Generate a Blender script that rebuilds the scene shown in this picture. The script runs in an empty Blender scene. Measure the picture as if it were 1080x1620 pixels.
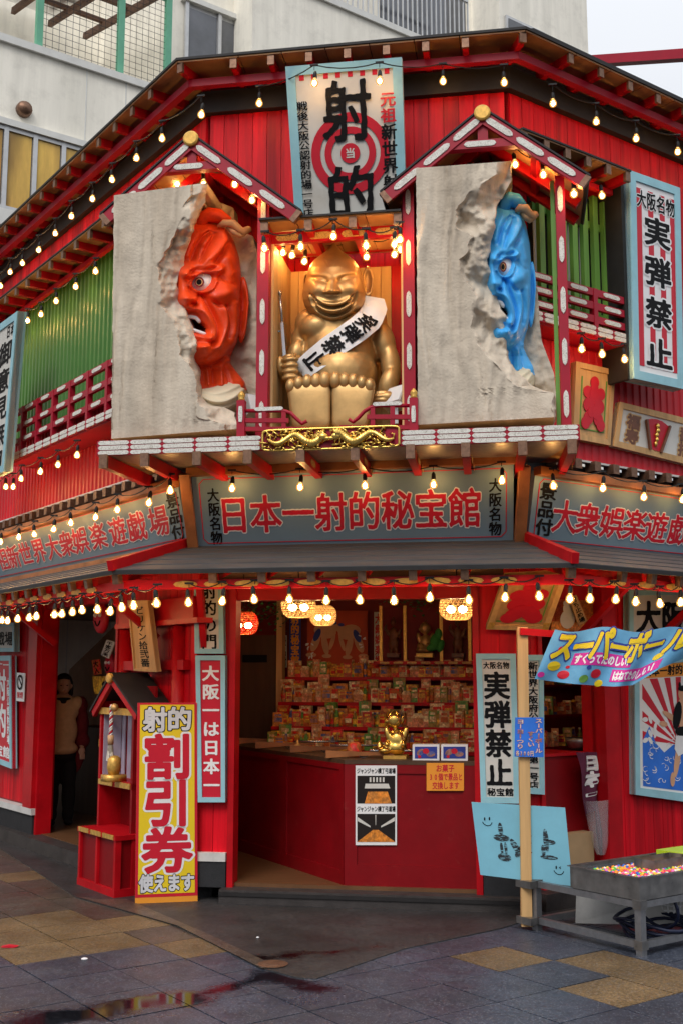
import bpy, bmesh, math, random
import numpy as np
from mathutils import noise as mnoise, Vector
random.seed(7); rng = np.random.default_rng(7)
SC = bpy.context.scene
COL = SC.collection
R = math.radians
# ------------------------------------------------------------------ camera
FPX = 1771.0; PITCH = R(8.35); EYE = 1.6
cd = bpy.data.cameras.new('camera'); cam = bpy.data.objects.new('camera', cd); COL.objects.link(cam)
cam.location = (0, 0, EYE); cam.rotation_euler = (R(90) + PITCH, 0, 0)
cd.sensor_fit = 'VERTICAL'; cd.sensor_height = 36; cd.lens = FPX * 36 / 1620
cd.clip_end = 500; cd.clip_start = .05
SC.camera = cam
# ------------------------------------------------------------------ world: overcast evening sky
W = bpy.data.worlds.new('World'); SC.world = W; W.use_nodes = True
nt = W.node_tree; nt.nodes.clear()
sky = nt.nodes.new('ShaderNodeTexSky'); sky.sky_type = 'NISHITA'; sky.sun_disc = False
sky.sun_elevation = R(46); sky.sun_rotation = R(200); sky.dust_density = 3
bw = nt.nodes.new('ShaderNodeRGBToBW')
tint = nt.nodes.new('ShaderNodeMix'); tint.data_type = 'RGBA'; tint.blend_type = 'MULTIPLY'; tint.inputs[0].default_value = 1
tint.inputs[7].default_value = (.96, 1.0, 1.07, 1)
grey = nt.nodes.new('ShaderNodeMix'); grey.data_type = 'RGBA'; grey.inputs[0].default_value = .9
tc = nt.nodes.new('ShaderNodeTexCoord'); no = nt.nodes.new('ShaderNodeTexNoise'); no.inputs['Scale'].default_value = 2.2
no.inputs['Detail'].default_value = 4
mr = nt.nodes.new('ShaderNodeMapRange'); mr.inputs[3].default_value = .88; mr.inputs[4].default_value = 1.1
cl = nt.nodes.new('ShaderNodeMix'); cl.data_type = 'RGBA'; cl.blend_type = 'MULTIPLY'; cl.inputs[0].default_value = 1
flat = nt.nodes.new('ShaderNodeMix'); flat.data_type = 'RGBA'; flat.inputs[0].default_value = .85
flat.inputs[7].default_value = (7.2, 7.45, 7.9, 1)
bg = nt.nodes.new('ShaderNodeBackground'); bg.inputs[1].default_value = .105
wo = nt.nodes.new('ShaderNodeOutputWorld'); L_ = nt.links.new
L_(sky.outputs[0], bw.inputs[0]); L_(bw.outputs[0], tint.inputs[6])
L_(sky.outputs[0], grey.inputs[6]); L_(tint.outputs[2], grey.inputs[7])
L_(grey.outputs[2], flat.inputs[6])
L_(tc.outputs['Generated'], no.inputs[0]); L_(no.outputs[0], mr.inputs[0])
L_(flat.outputs[2], cl.inputs[6]); L_(mr.outputs[0], cl.inputs[7])
sz = nt.nodes.new('ShaderNodeSeparateXYZ'); L_(tc.outputs['Generated'], sz.inputs[0])
gr = nt.nodes.new('ShaderNodeMapRange'); gr.inputs[1].default_value = 0; gr.inputs[2].default_value = 1; gr.inputs[3].default_value = .55; gr.inputs[4].default_value = 2.1   # overcast skies brighten towards the zenith
L_(sz.outputs[2], gr.inputs[0]); zg = nt.nodes.new('ShaderNodeMix'); zg.data_type = 'RGBA'; zg.blend_type = 'MULTIPLY'; zg.inputs[0].default_value = 1
L_(cl.outputs[2], zg.inputs[6]); L_(gr.outputs[0], zg.inputs[7]); L_(zg.outputs[2], bg.inputs[0]); L_(bg.outputs[0], wo.inputs[0])
sd = bpy.data.lights.new('sun', 'SUN'); sd.energy = 1.5; sd.angle = R(25); sd.color = (1, .97, .93)
sun = bpy.data.objects.new('sun', sd); COL.objects.link(sun)
sun.rotation_euler = (R(44), 0, R(-20))
SC.view_settings.view_transform = 'Standard'; SC.view_settings.look = 'None'
SC.view_settings.exposure = 0.0; SC.view_settings.gamma = 1
SC.render.engine = 'CYCLES'
cy = SC.cycles
cy.use_denoising = True; cy.max_bounces = 6; cy.diffuse_bounces = 3; cy.glossy_bounces = 3
cy.transmission_bounces = 4; cy.transparent_max_bounces = 12; cy.caustics_reflective = False; cy.caustics_refractive = False
cy.sample_clamp_indirect = 4; cy.use_light_tree = True

# ------------------------------------------------------------------ measured frames of the corner building
def ray(px, py):
    x = (px - 540) / FPX; y = (810 - py) / FPX
    return np.array([x, math.cos(PITCH) - y * math.sin(PITCH), math.sin(PITCH) + y * math.cos(PITCH)])
O_ = np.array([0, 0, EYE])
def ground(px, py, z=0.0):
    r = ray(px, py); return O_ + r * ((z - EYE) / r[2])
class Frame:
    """vertical reference plane: u to the right, z up, o outwards"""
    def __init__(s, c, az):
        s.c = np.array([c[0], c[1], 0.0]); a = R(az)
        s.u = np.array([math.sin(a), math.cos(a), 0]); s.n = np.array([math.sin(a + math.pi / 2), math.cos(a + math.pi / 2), 0])
        s.az = az
    def P(s, u, z, o=0.0):
        return s.c + s.u * u + s.n * o + np.array([0, 0, 1.0]) * z
    def at(s, px, py, o=0.0):
        r = ray(px, py); t = ((s.c - O_) @ s.n + o) / (r @ s.n)
        p = O_ + r * t
        return float((p - s.c) @ s.u), float(p[2])
    def uo(s, p):
        d = np.asarray(p, float) - s.c; return float(d @ s.u), float(d @ s.n)
CL = (-1.0672, 8.4155); CR = (1.2663, 8.0376)
F = Frame(CL, 99.2); LW = Frame(CL, 180 - 35.8); RW = Frame(CR, 54.2)
WF = Frame((0, 0), 90)          # plain world frame facing the street

# ------------------------------------------------------------------ object helpers
BASE = {}
def tag(o, label=None, cat=None, group=None, kind=None, category=None):
    cat = cat or category
    if label: o['label'] = label
    if cat: o['category'] = cat
    if group: o['group'] = group
    if kind: o['kind'] = kind
    return o
def thing(name, label, cat, loc=(0, 0, 0), group=None):
    o = bpy.data.objects.new(name, None); COL.objects.link(o); o.empty_display_size = .1
    o.location = tuple(loc); BASE[o.name] = np.array(loc, float)
    return tag(o, label, cat, group)
def link_mesh(name, v, faces, mats, mi=None, parent=None, smooth=False, **kw):
    v = np.asarray(v, float).reshape(-1, 3)
    lo, hi = v.min(0), v.max(0); org = np.array([(lo[0] + hi[0]) / 2, (lo[1] + hi[1]) / 2, lo[2]])
    me = bpy.data.meshes.new(name)
    if isinstance(faces, np.ndarray):
        k = faces.shape[1]; nf = len(faces)
        me.vertices.add(len(v)); me.vertices.foreach_set('co', (v - org).astype(np.float32).ravel())
        me.loops.add(nf * k); me.loops.foreach_set('vertex_index', faces.astype(np.int32).ravel())
        me.polygons.add(nf); me.polygons.foreach_set('loop_start', np.arange(0, nf * k, k, dtype=np.int32))
        me.update(calc_edges=True)
    else:
        me.from_pydata((v - org).tolist(), [], faces); me.update()
    if not isinstance(mats, (list, tuple)): mats = [mats]
    for m in mats: me.materials.append(m)
    if mi is not None: me.polygons.foreach_set('material_index', np.asarray(mi, np.int32))
    if smooth: me.polygons.foreach_set('use_smooth', np.ones(len(me.polygons), bool))
    o = bpy.data.objects.new(name, me); COL.objects.link(o)
    BASE[o.name] = org
    if parent is not None:
        o.parent = parent; o.location = tuple(org - BASE[parent.name])
    else: o.location = tuple(org)
    tag(o, **kw)
    return o
def dup_tree(o, delta, parent=None, **kw):
    """copy a thing and its parts; shares mesh data"""
    c = o.copy(); COL.objects.link(c)
    if parent is None:
        BASE[c.name] = BASE[o.name] + np.array(delta); c.location = tuple(BASE[c.name])
    else:
        c.parent = parent; BASE[c.name] = BASE[o.name] + np.array(delta)
    for ch in o.children: dup_tree(ch, delta, c)
    tag(c, **kw)
    return c
class MB:
    def __init__(s): s.v = []; s.f = []; s.m = []
    def add(s, v, f, m=0):
        b = len(s.v); s.v.extend([tuple(map(float, p)) for p in v])
        s.f.extend([tuple(int(i) + b for i in q) for q in f]); s.m.extend([m] * len(f)); return s
    def box(s, fr, u0, u1, z0, z1, o0, o1, m=0):
        p = [fr.P(u, z, o) for z in (z0, z1) for o in (o1, o0) for u in (u0, u1)]
        return s.add(p, [(0, 1, 5, 4), (1, 3, 7, 5), (3, 2, 6, 7), (2, 0, 4, 6), (4, 5, 7, 6), (0, 2, 3, 1)], m)
    def poly(s, fr, pts, o0, o1, m=0, msides=None):
        n = len(pts)
        v = [fr.P(a, b, o1) for a, b in pts] + [fr.P(a, b, o0) for a, b in pts]
        area = sum(pts[i][0] * pts[(i + 1) % n][1] - pts[(i + 1) % n][0] * pts[i][1] for i in range(n))
        r = list(range(n)) if area > 0 else list(range(n))[::-1]
        s.add(v, [tuple(r)] + [tuple(n + i for i in r[::-1])], m)
        b = len(s.v) - 2 * n
        for k in range(n):
            i, j = r[k], r[(k + 1) % n]
            s.f.append((b + i, b + n + i, b + n + j, b + j)); s.m.append(m if msides is None else msides)
        return s
    def beam(s, p0, p1, w, h, up=(0, 0, 1), m=0, taper=1.0):
        p0, p1 = np.array(p0, float), np.array(p1, float); d = p1 - p0; d /= np.linalg.norm(d)
        up = np.array(up, float); sd_ = np.cross(d, up); sd_ /= np.linalg.norm(sd_); up = np.cross(sd_, d)
        q = []
        for p, k in ((p0, 1), (p1, taper)):
            for a, b in ((-1, -1), (1, -1), (1, 1), (-1, 1)): q.append(p + sd_ * a * w / 2 * k + up * b * h / 2 * k)
        return s.add(q, [(0, 1, 2, 3), (7, 6, 5, 4), (0, 4, 5, 1), (1, 5, 6, 2), (2, 6, 7, 3), (3, 7, 4, 0)], m)
    def tube(s, pts, r, n=6, m=0, cap=True):
        pts = [np.array(p, float) for p in pts]; k = len(pts)
        rr = r if hasattr(r, '__len__') else [r] * k
        ref = np.array([0.13, .21, .97]); b = len(s.v); vv = []
        for i, p in enumerate(pts):
            d = pts[min(i + 1, k - 1)] - pts[max(i - 1, 0)]; L = np.linalg.norm(d); d = d / (L if L > 0 else 1)
            a = np.cross(d, ref)
            if np.linalg.norm(a) < .05: a = np.cross(d, np.array([1, 0, 0.]))
            a /= np.linalg.norm(a); c = np.cross(d, a)
            for j in range(n):
                t = 2 * math.pi * j / n; vv.append(p + (a * math.cos(t) + c * math.sin(t)) * rr[i])
        ff = [(i * n + j, i * n + (j + 1) % n, (i + 1) * n + (j + 1) % n, (i + 1) * n + j) for i in range(k - 1) for j in range(n)]
        if cap: ff += [tuple(range(n))[::-1], tuple((k - 1) * n + j for j in range(n))]
        return s.add(vv, ff, m)
    def lathe(s, c, prof, n=16, m=0, axis=None, sx=1, sy=1):
        """profile of (radius, height) around an axis through c"""
        c = np.array(c, float); ax = np.array(axis if axis is not None else (0, 0, 1.), float); ax /= np.linalg.norm(ax)
        a = np.cross(ax, (0, 1, 0) if abs(ax[1]) < .9 else (1, 0, 0)); a /= np.linalg.norm(a); b_ = np.cross(ax, a)
        vv = []
        for r_, h_ in prof:
            for j in range(n):
                t = 2 * math.pi * j / n; vv.append(c + ax * h_ + a * r_ * math.cos(t) * sx + b_ * r_ * math.sin(t) * sy)
        k = len(prof)
        ff = [(i * n + j, i * n + (j + 1) % n, (i + 1) * n + (j + 1) % n, (i + 1) * n + j) for i in range(k - 1) for j in range(n)]
        if prof[0][0] > 1e-5: ff.append(tuple(range(n))[::-1])
        if prof[-1][0] > 1e-5: ff.append(tuple((k - 1) * n + j for j in range(n)))
        return s.add(vv, ff, m)
    def ball(s, c, r, n=10, m=0):
        rx, ry, rz = r if hasattr(r, '__len__') else (r, r, r)
        k = max(4, n // 2 + 1); c = np.array(c, float); vv = [c + (0, 0, -rz)]
        for i in range(1, k):
            t = math.pi * i / k
            for j in range(n):
                q = 2 * math.pi * j / n; vv.append(c + (rx * math.sin(t) * math.cos(q), ry * math.sin(t) * math.sin(q), -rz * math.cos(t)))
        vv.append(c + (0, 0, rz)); ff = []
        for j in range(n): ff.append((0, 1 + (j + 1) % n, 1 + j))
        for i in range(k - 2):
            for j in range(n):
                a = 1 + i * n; ff.append((a + j, a + (j + 1) % n, a + n + (j + 1) % n, a + n + j))
        a = 1 + (k - 2) * n
        for j in range(n): ff.append((a + j, a + (j + 1) % n, len(vv) - 1))
        return s.add(vv, ff, m)
    def build(s, name, mats, parent=None, smooth=False, **kw):
        return link_mesh(name, s.v, s.f, mats, s.m if isinstance(mats, (list, tuple)) and len(mats) > 1 else None, parent, smooth, **kw)
def grid_faces(nr, nc, keep=None):
    i, j = np.meshgrid(np.arange(nr - 1), np.arange(nc - 1), indexing='ij')
    a = i * nc + j; f = np.stack([a, a + 1, a + nc + 1, a + nc], -1).reshape(-1, 4)
    return f if keep is None else f[keep.reshape(-1)]

# ------------------------------------------------------------------ materials
def pm(name, col, rough=.5, metal=0., var=.15, scale=6., stretch=(1, 1, 1), bump=0., bscale=None, rand=0., spec=.3, coat=0.,
       col2=None, thr=(.45, .7), emit=None, est=0., rvar=0., sub=0., dirt=0., wear=0.):
    m = bpy.data.materials.new(name); m.use_nodes = True; t = m.node_tree; N = t.nodes; K = t.links.new
    b = N['Principled BSDF']
    b.inputs['Roughness'].default_value = rough; b.inputs['Metallic'].default_value = metal
    b.inputs['Specular IOR Level'].default_value = spec; b.inputs['Coat Weight'].default_value = coat
    b.inputs['Coat Roughness'].default_value = .12
    geo = N.new('ShaderNodeNewGeometry'); mp = N.new('ShaderNodeMapping'); mp.inputs['Scale'].default_value = tuple(scale * s for s in stretch)
    K(geo.outputs['Position'], mp.inputs[0])
    ns = N.new('ShaderNodeTexNoise'); ns.inputs['Scale'].default_value = 1; ns.inputs['Detail'].default_value = 5; ns.inputs['Roughness'].default_value = .6
    K(mp.outputs[0], ns.inputs[0])
    mrg = N.new('ShaderNodeMapRange'); mrg.inputs[1].default_value = .3; mrg.inputs[2].default_value = .7
    mrg.inputs[3].default_value = 1 - var; mrg.inputs[4].default_value = 1 + var; K(ns.outputs[0], mrg.inputs[0])
    last = mrg.outputs[0]
    if rand:
        oi = N.new('ShaderNodeObjectInfo'); m2 = N.new('ShaderNodeMapRange'); m2.inputs[3].default_value = 1 - rand; m2.inputs[4].default_value = 1 + rand
        K(oi.outputs['Random'], m2.inputs[0]); mu = N.new('ShaderNodeMath'); mu.operation = 'MULTIPLY'; K(last, mu.inputs[0]); K(m2.outputs[0], mu.inputs[1]); last = mu.outputs[0]
    base = N.new('ShaderNodeMix'); base.data_type = 'RGBA'; base.inputs[6].default_value = (*col, 1); base.inputs[7].default_value = (*(col2 or col), 1)
    base.inputs[0].default_value = 0
    if col2:
        n2 = N.new('ShaderNodeTexNoise'); n2.inputs['Scale'].default_value = .37; n2.inputs['Detail'].default_value = 6; K(mp.outputs[0], n2.inputs[0])
        m3 = N.new('ShaderNodeMapRange'); m3.inputs[1].default_value = thr[0]; m3.inputs[2].default_value = thr[1]; K(n2.outputs[0], m3.inputs[0]); K(m3.outputs[0], base.inputs[0])
    mx = N.new('ShaderNodeMix'); mx.data_type = 'RGBA'; mx.blend_type = 'MULTIPLY'; mx.inputs[0].default_value = 1
    K(base.outputs[2], mx.inputs[6]); K(last, mx.inputs[7]); out = mx.outputs[2]
    if dirt:
        n4 = N.new('ShaderNodeTexNoise'); n4.inputs['Scale'].default_value = 3.1; n4.inputs['Detail'].default_value = 8; n4.inputs['Roughness'].default_value = .7
        K(geo.outputs['Position'], n4.inputs[0]); m4 = N.new('ShaderNodeMapRange'); m4.inputs[1].default_value = .5; m4.inputs[2].default_value = .72
        m4.inputs[3].default_value = 0; m4.inputs[4].default_value = dirt; K(n4.outputs[0], m4.inputs[0])
        md = N.new('ShaderNodeMix'); md.data_type = 'RGBA'; md.inputs[7].default_value = (.09, .075, .055, 1); K(m4.outputs[0], md.inputs[0]); K(out, md.inputs[6]); out = md.outputs[2]
    if wear:     # rubbed and chipped paint
        n5 = N.new('ShaderNodeTexNoise'); n5.inputs['Scale'].default_value = 9; n5.inputs['Detail'].default_value = 9; n5.inputs['Roughness'].default_value = .72
        K(geo.outputs['Position'], n5.inputs[0]); m6 = N.new('ShaderNodeMapRange'); m6.inputs[1].default_value = .60; m6.inputs[2].default_value = .72; m6.inputs[4].default_value = wear; K(n5.outputs[0], m6.inputs[0])
        mw = N.new('ShaderNodeMix'); mw.data_type = 'RGBA'; mw.inputs[7].default_value = (.30, .055, .045, 1); K(m6.outputs[0], mw.inputs[0]); K(out, mw.inputs[6]); out = mw.outputs[2]
    K(out, b.inputs['Base Color'])
    if rvar:
        m5 = N.new('ShaderNodeMapRange'); m5.inputs[1].default_value = .3; m5.inputs[2].default_value = .7; m5.inputs[3].default_value = rough - rvar; m5.inputs[4].default_value = rough + rvar
        K(ns.outputs[0], m5.inputs[0]); K(m5.outputs[0], b.inputs['Roughness'])
    if bump:
        bp = N.new('ShaderNodeBump'); bp.inputs['Strength'].default_value = bump; bp.inputs['Distance'].default_value = .01
        if bscale:
            n3 = N.new('ShaderNodeTexNoise'); n3.inputs['Scale'].default_value = bscale; n3.inputs['Detail'].default_value = 5; K(geo.outputs['Position'], n3.inputs[0]); K(n3.outputs[0], bp.inputs['Height'])
        else: K(ns.outputs[0], bp.inputs['Height'])
        K(bp.outputs[0], b.inputs['Normal'])
    if emit: b.inputs['Emission Color'].default_value = (*emit, 1); b.inputs['Emission Strength'].default_value = est
    if sub: b.inputs['Subsurface Weight'].default_value = sub; b.inputs['Subsurface Radius'].default_value = (.1, .05, .03)
    return m
VERT = (14, 14, .9)
M = dict(
    red=pm('red_stained_wood', (.56, .004, .012), .5, spec=.16, wear=.25, var=.38, scale=1, stretch=VERT, bump=.25, rand=.16, col2=(.27, .006, .010), thr=(.5, .74)),
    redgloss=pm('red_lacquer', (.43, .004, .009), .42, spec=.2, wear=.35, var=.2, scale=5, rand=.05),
    redmetal=pm('red_sheet_metal', (.52, .008, .018), .42, spec=.3, var=.12, scale=3, dirt=.12),
    redpanel=pm('shade_toned_red_panel', (.21, .003, .006), .45, spec=.2, wear=.35, var=.15, scale=4, bump=.1, dirt=.06),  # base darkened to paint in the dimness of the lower storey
    crimson=pm('crimson_fascia', (.36, .004, .022), .45, spec=.3, wear=.3, var=.1, scale=6, dirt=.08),
    green=pm('green_corrugated_sheet', (.075, .21, .045), .38, var=.12, scale=2, dirt=.16),
    greenwood=pm('green_painted_slat', (.13, .29, .05), .5, var=.15, scale=1, stretch=VERT, rand=.12),
    blue=pm('pale_blue_frame_paint', (.30, .55, .62), .5, var=.1, scale=5, dirt=.16),
    board=pm('aged_white_board', (.62, .60, .55), .6, var=.06, scale=4, col2=(.42, .34, .24), thr=(.55, .85), dirt=.12),
    white=pm('white_print', (.78, .77, .76), .45, var=.03),
    black=pm('black_ink', (.006, .006, .007), .6, spec=.12, var=.1),
    dark=pm('painted_dark', (.012, .008, .007), .8, var=.2),
    blackwood=pm('black_beam', (.018, .016, .016), .6, var=.25, scale=1, stretch=(9, 9, 9)),
    inkred=pm('red_ink', (.55, .012, .03), .45, var=.05),
    greyblue=pm('grey_blue_sign_face', (.17, .26, .33), .5, var=.06, scale=3),
    ply=pm('roof_plywood', (.42, .21, .085), .55, var=.3, scale=1, stretch=(3, 3, 3), col2=(.25, .10, .04), thr=(.4, .8), rand=.1, bump=.1),
    brownwood=pm('brown_stained_post', (.30, .11, .035), .45, var=.35, scale=1, stretch=(5, 5, 5), rand=.12, bump=.15),  # brown stain with grain varying at random
    rawwood=pm('raw_pine', (.55, .33, .14), .55, var=.2, scale=1, stretch=(20, 20, 1.3), bump=.15, rand=.1),
    cream=pm('cream_plaque', (.70, .66, .56), .5, var=.1, scale=30, col2=(.30, .26, .20), thr=(.56, .62)),
    goldplate=pm('gold_plaque', (.62, .36, .08), .38, metal=.4, var=.25, scale=40),
    gold=pm('gold_paint', (.54, .33, .13), .44, metal=.62, var=.16, scale=7, rvar=.10, bump=.08, bscale=22, dirt=.12),
    brightgold=pm('gilt_relief', (.78, .50, .12), .25, metal=.95, var=.15, scale=20),
    copper=pm('copper_end_cap', (.20, .11, .07), .45, metal=.6, var=.3, scale=40),
    stone=pm('cast_stone', (.62, .525, .41), .85, var=.16, scale=1, stretch=(9, 9, 1.1), bump=.5, bscale=60, col2=(.50, .41, .31), thr=(.45, .7), dirt=.12),
    redskin=pm('red_mask_paint', (.86, .070, .010), .46, var=.14, scale=9, rvar=.08, bump=.12, bscale=14, dirt=.06, coat=.08, col2=(.74, .05, .008), thr=(.4, .8)),
    blueskin=pm('blue_mask_paint', (.07, .45, .90), .46, var=.12, scale=9, rvar=.08, bump=.12, bscale=14, dirt=.06, coat=.08, col2=(.05, .37, .82), thr=(.4, .8)),
    tan=pm('tan_ribbon', (.55, .33, .17), .5, var=.1),
    cloth=pm('cream_cloth', (.72, .62, .44), .6, var=.06),
    eye=pm('eye_white', (.82, .80, .78), .12, var=.02, coat=.5),
    iris=pm('eye_iris', (.22, .02, .02), .2, var=.1), irisring=pm('eye_gold_ring', (.75, .42, .16), .2),
    mouth=pm('mouth_inside', (.10, .004, .004), .6),
    concrete=pm('black_base_block', (.022, .022, .024), .7, var=.2, scale=12, bump=.2, bscale=80),
    whitetrim=pm('white_trim', (.60, .58, .55), .6, var=.1, dirt=.3),
    kerb=pm('dark_step_stone', (.045, .038, .036), .5, var=.3, scale=10, bump=.3, bscale=120, dirt=.2),
    shingle=pm('grey_roof_sheet', (.070, .068, .068), .5, var=.25, scale=1, stretch=(3, 3, 60), dirt=.2),
    steel=pm('stainless_steel', (.26, .25, .24), .38, metal=.9, var=.2, scale=12, rvar=.12),
    tube=pm('aluminium_frame', (.27, .27, .28), .42, metal=.85, var=.15, scale=20),
    cable=pm('black_cable', (.01, .01, .01), .55),
    wall=pm('beige_render', (.90, .85, .74), .75, var=.10, scale=1, stretch=(5, 5, .5), bump=.2, bscale=25, dirt=.16, col2=(.76, .72, .62), thr=(.5, .85)),
    walltrim=pm('pale_ledge', (.70, .69, .65), .6, var=.06, dirt=.15),
    alu=pm('window_aluminium', (.55, .55, .55), .4, metal=.5, var=.1),
    netgreen=pm('green_net_rail', (.14, .40, .26), .5, var=.1),
    rust=pm('rusty_beam', (.10, .05, .03), .7, var=.3, scale=8),
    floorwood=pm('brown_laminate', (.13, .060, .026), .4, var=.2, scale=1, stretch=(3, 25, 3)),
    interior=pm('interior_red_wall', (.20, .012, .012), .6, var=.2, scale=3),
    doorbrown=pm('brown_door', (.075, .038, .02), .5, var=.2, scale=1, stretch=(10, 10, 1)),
    card=pm('cardboard', (.38, .25, .13), .75, var=.1),
    paleblue=pm('worn_pale_blue_panel', (.20, .47, .58), .5, var=.07, scale=3, dirt=.10),
    yellow=pm('yellow_print', (.78, .56, .02), .4, var=.03), orange=pm('orange_print', (.80, .30, .03), .5, var=.03),
    plum=pm('plum_cloth', (.11, .02, .05), .8, var=.2, scale=12),
    cobalt=pm('cobalt_print', (.03, .16, .62), .45), skyblue=pm('banner_blue', (.13, .36, .58), .7, var=.12, scale=9),
    magenta=pm('magenta_print', (.62, .03, .30), .6), navy=pm('navy_print', (.03, .05, .28), .6),
    leaf=pm('dark_leaf', (.03, .09, .025), .5, var=.3, scale=30),
    skin=pm('skin', (.62, .38, .27), .5, var=.05, sub=.1), hair=pm('black_hair', (.012, .009, .008), .45, var=.2, scale=60),
    beige=pm('beige_smock', (.68, .46, .26), .8, var=.1, scale=20), blackcloth=pm('black_cloth', (.012, .012, .014), .85, var=.2),
    winered=pm('wine_red_coat', (.16, .012, .02), .8, var=.2, scale=20), navycloth=pm('navy_cloth', (.03, .03, .08), .8),
    wicker=pm('woven_rattan', (.55, .35, .15), .6, var=.3, scale=90, emit=(1, .48, .14), est=.25),
)
M['woodart'] = pm('carved_dark_wood', (.16, .06, .03), .4, var=.3, scale=20)
def glassmat(name, tint=(1, 1, 1), rough=.05, mixf=.75, glow=0):
    m = bpy.data.materials.new(name); m.use_nodes = True; t = m.node_tree; N = t.nodes; N.clear(); K = t.links.new
    o = N.new('ShaderNodeOutputMaterial'); mx = N.new('ShaderNodeMixShader'); g = N.new('ShaderNodeBsdfGlossy'); tr = N.new('ShaderNodeBsdfTransparent')
    g.inputs['Roughness'].default_value = rough; tr.inputs[0].default_value = (*tint, 1)
    lw = N.new('ShaderNodeLayerWeight'); lw.inputs[0].default_value = mixf; K(lw.outputs['Fresnel'], mx.inputs[0]); K(tr.outputs[0], mx.inputs[1]); K(g.outputs[0], mx.inputs[2]); 
    if glow:
        e = N.new('ShaderNodeEmission'); e.inputs[0].default_value = (1, .50, .12, 1); e.inputs[1].default_value = glow; ad = N.new('ShaderNodeAddShader'); K(mx.outputs[0], ad.inputs[0]); K(e.outputs[0], ad.inputs[1]); K(ad.outputs[0], o.inputs[0])
    else: K(mx.outputs[0], o.inputs[0])
    return m
M['bulbglass'] = glassmat('clear_bulb_glass', (1.0, .84, .58), .05, .42, glow=.3)
M['plastic'] = pm('clear_plastic_film', (.75, .76, .78), .25, spec=.6, var=.1)
M['plastic'].node_tree.nodes['Principled BSDF'].inputs['Alpha'].default_value = .26
M['pane'] = pm('grey_window_pane', (.10, .105, .12), .12, var=.35, scale=1.3, spec=.9, rvar=.05)
M['goldreflect'] = pm('curtained_pane_gold_reflection', (.80, .50, .10), .25, var=.3, scale=1, stretch=(4, 4, .8), spec=.4, col2=(.45, .25, .06), thr=(.4, .6))  # gold light reflected in the curtained panes is painted into this colour
def emat(name, col, st):
    m = bpy.data.materials.new(name); m.use_nodes = True; t = m.node_tree; N = t.nodes; N.clear()
    o = N.new('ShaderNodeOutputMaterial'); e = N.new('ShaderNodeEmission'); e.inputs[0].default_value = (*col, 1); e.inputs[1].default_value = st
    t.links.new(e.outputs[0], o.inputs[0]); return m
M['filament'] = emat('glowing_filament', (1.0, .62, .27), 150)
M['glow'] = emat('warm_lamp_glow', (1.0, .62, .28), 85)

# ------------------------------------------------------------------ lettering: glyph outlines thickened into brush or gothic strokes
_seg = {}
def glyph_segments(ch):
    if ch in _seg: return _seg[ch]
    c = bpy.data.curves.new('glyph', 'FONT'); c.body = ch; c.size = 1; c.resolution_u = 3
    o = bpy.data.objects.new('glyph', c); COL.objects.link(o)
    dg = bpy.context.evaluated_depsgraph_get(); dg.update()
    me = bpy.data.meshes.new_from_object(o.evaluated_get(dg))
    co = np.array([v.co[:2] for v in me.vertices]) if len(me.vertices) else np.zeros((0, 2))
    cnt = {}
    for p in me.polygons:
        for k in p.edge_keys: cnt[k] = cnt.get(k, 0) + 1
    seg = np.array([[co[a], co[b]] for (a, b), n in cnt.items() if n == 1]) if len(co) else np.zeros((0, 2, 2))
    w = c.splines and 1
    bpy.data.objects.remove(o); bpy.data.curves.remove(c); bpy.data.meshes.remove(me)
    if ord(ch) < 0x2000 and len(seg):      # centre latin glyphs in the em square
        mid = (seg[..., 0].min() + seg[..., 0].max()) / 2; seg = seg.copy(); seg[..., 0] += .5 - mid
    _seg[ch] = seg; return seg
_fld = {}
def glyph_field(ch, n, ay, wob):
    k = (ch, n, ay, wob)
    if k in _fld: return _fld[k]
    seg = glyph_segments(ch); m = .2
    xs = np.linspace(-m, 1 + m, n); ys = np.linspace(-.12 - m, .88 + m, n)
    X, Y = np.meshgrid(xs, ys)
    if not len(seg): _fld[k] = None; return None
    A = seg[:, 0]; B = seg[:, 1]
    px, py = X.ravel()[:, None], Y.ravel()[:, None] * ay
    ax_, ay_ = A[:, 0], A[:, 1] * ay; bx, by = B[:, 0], B[:, 1] * ay
    dx, dy = bx - ax_, by - ay_; L2 = dx * dx + dy * dy + 1e-12
    t = np.clip(((px - ax_) * dx + (py - ay_) * dy) / L2, 0, 1)
    d = np.sqrt(np.min((px - ax_ - t * dx) ** 2 + (py - ay_ - t * dy) ** 2, 1))
    c = ((ay_ > py) != (by > py)) & (px < dx * (py - ay_) / np.where(dy == 0, 1e-9, dy) + ax_)
    ins = (c.sum(1) % 2) == 1
    fld = np.where(ins, -d, d).reshape(n, n)
    if wob:
        s = (hash_ch(ch) % 97) * .7
        fld = fld + wob * (np.sin(X * 17 + s) * np.cos(Y * 13 + s * 2) + .5 * np.sin(X * 41 + Y * 29 + s))
    _fld[k] = (xs, ys, fld); return _fld[k]
def hash_ch(ch): return (ord(ch[0]) * 2654435761) & 0xffff
_msh = {}
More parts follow.
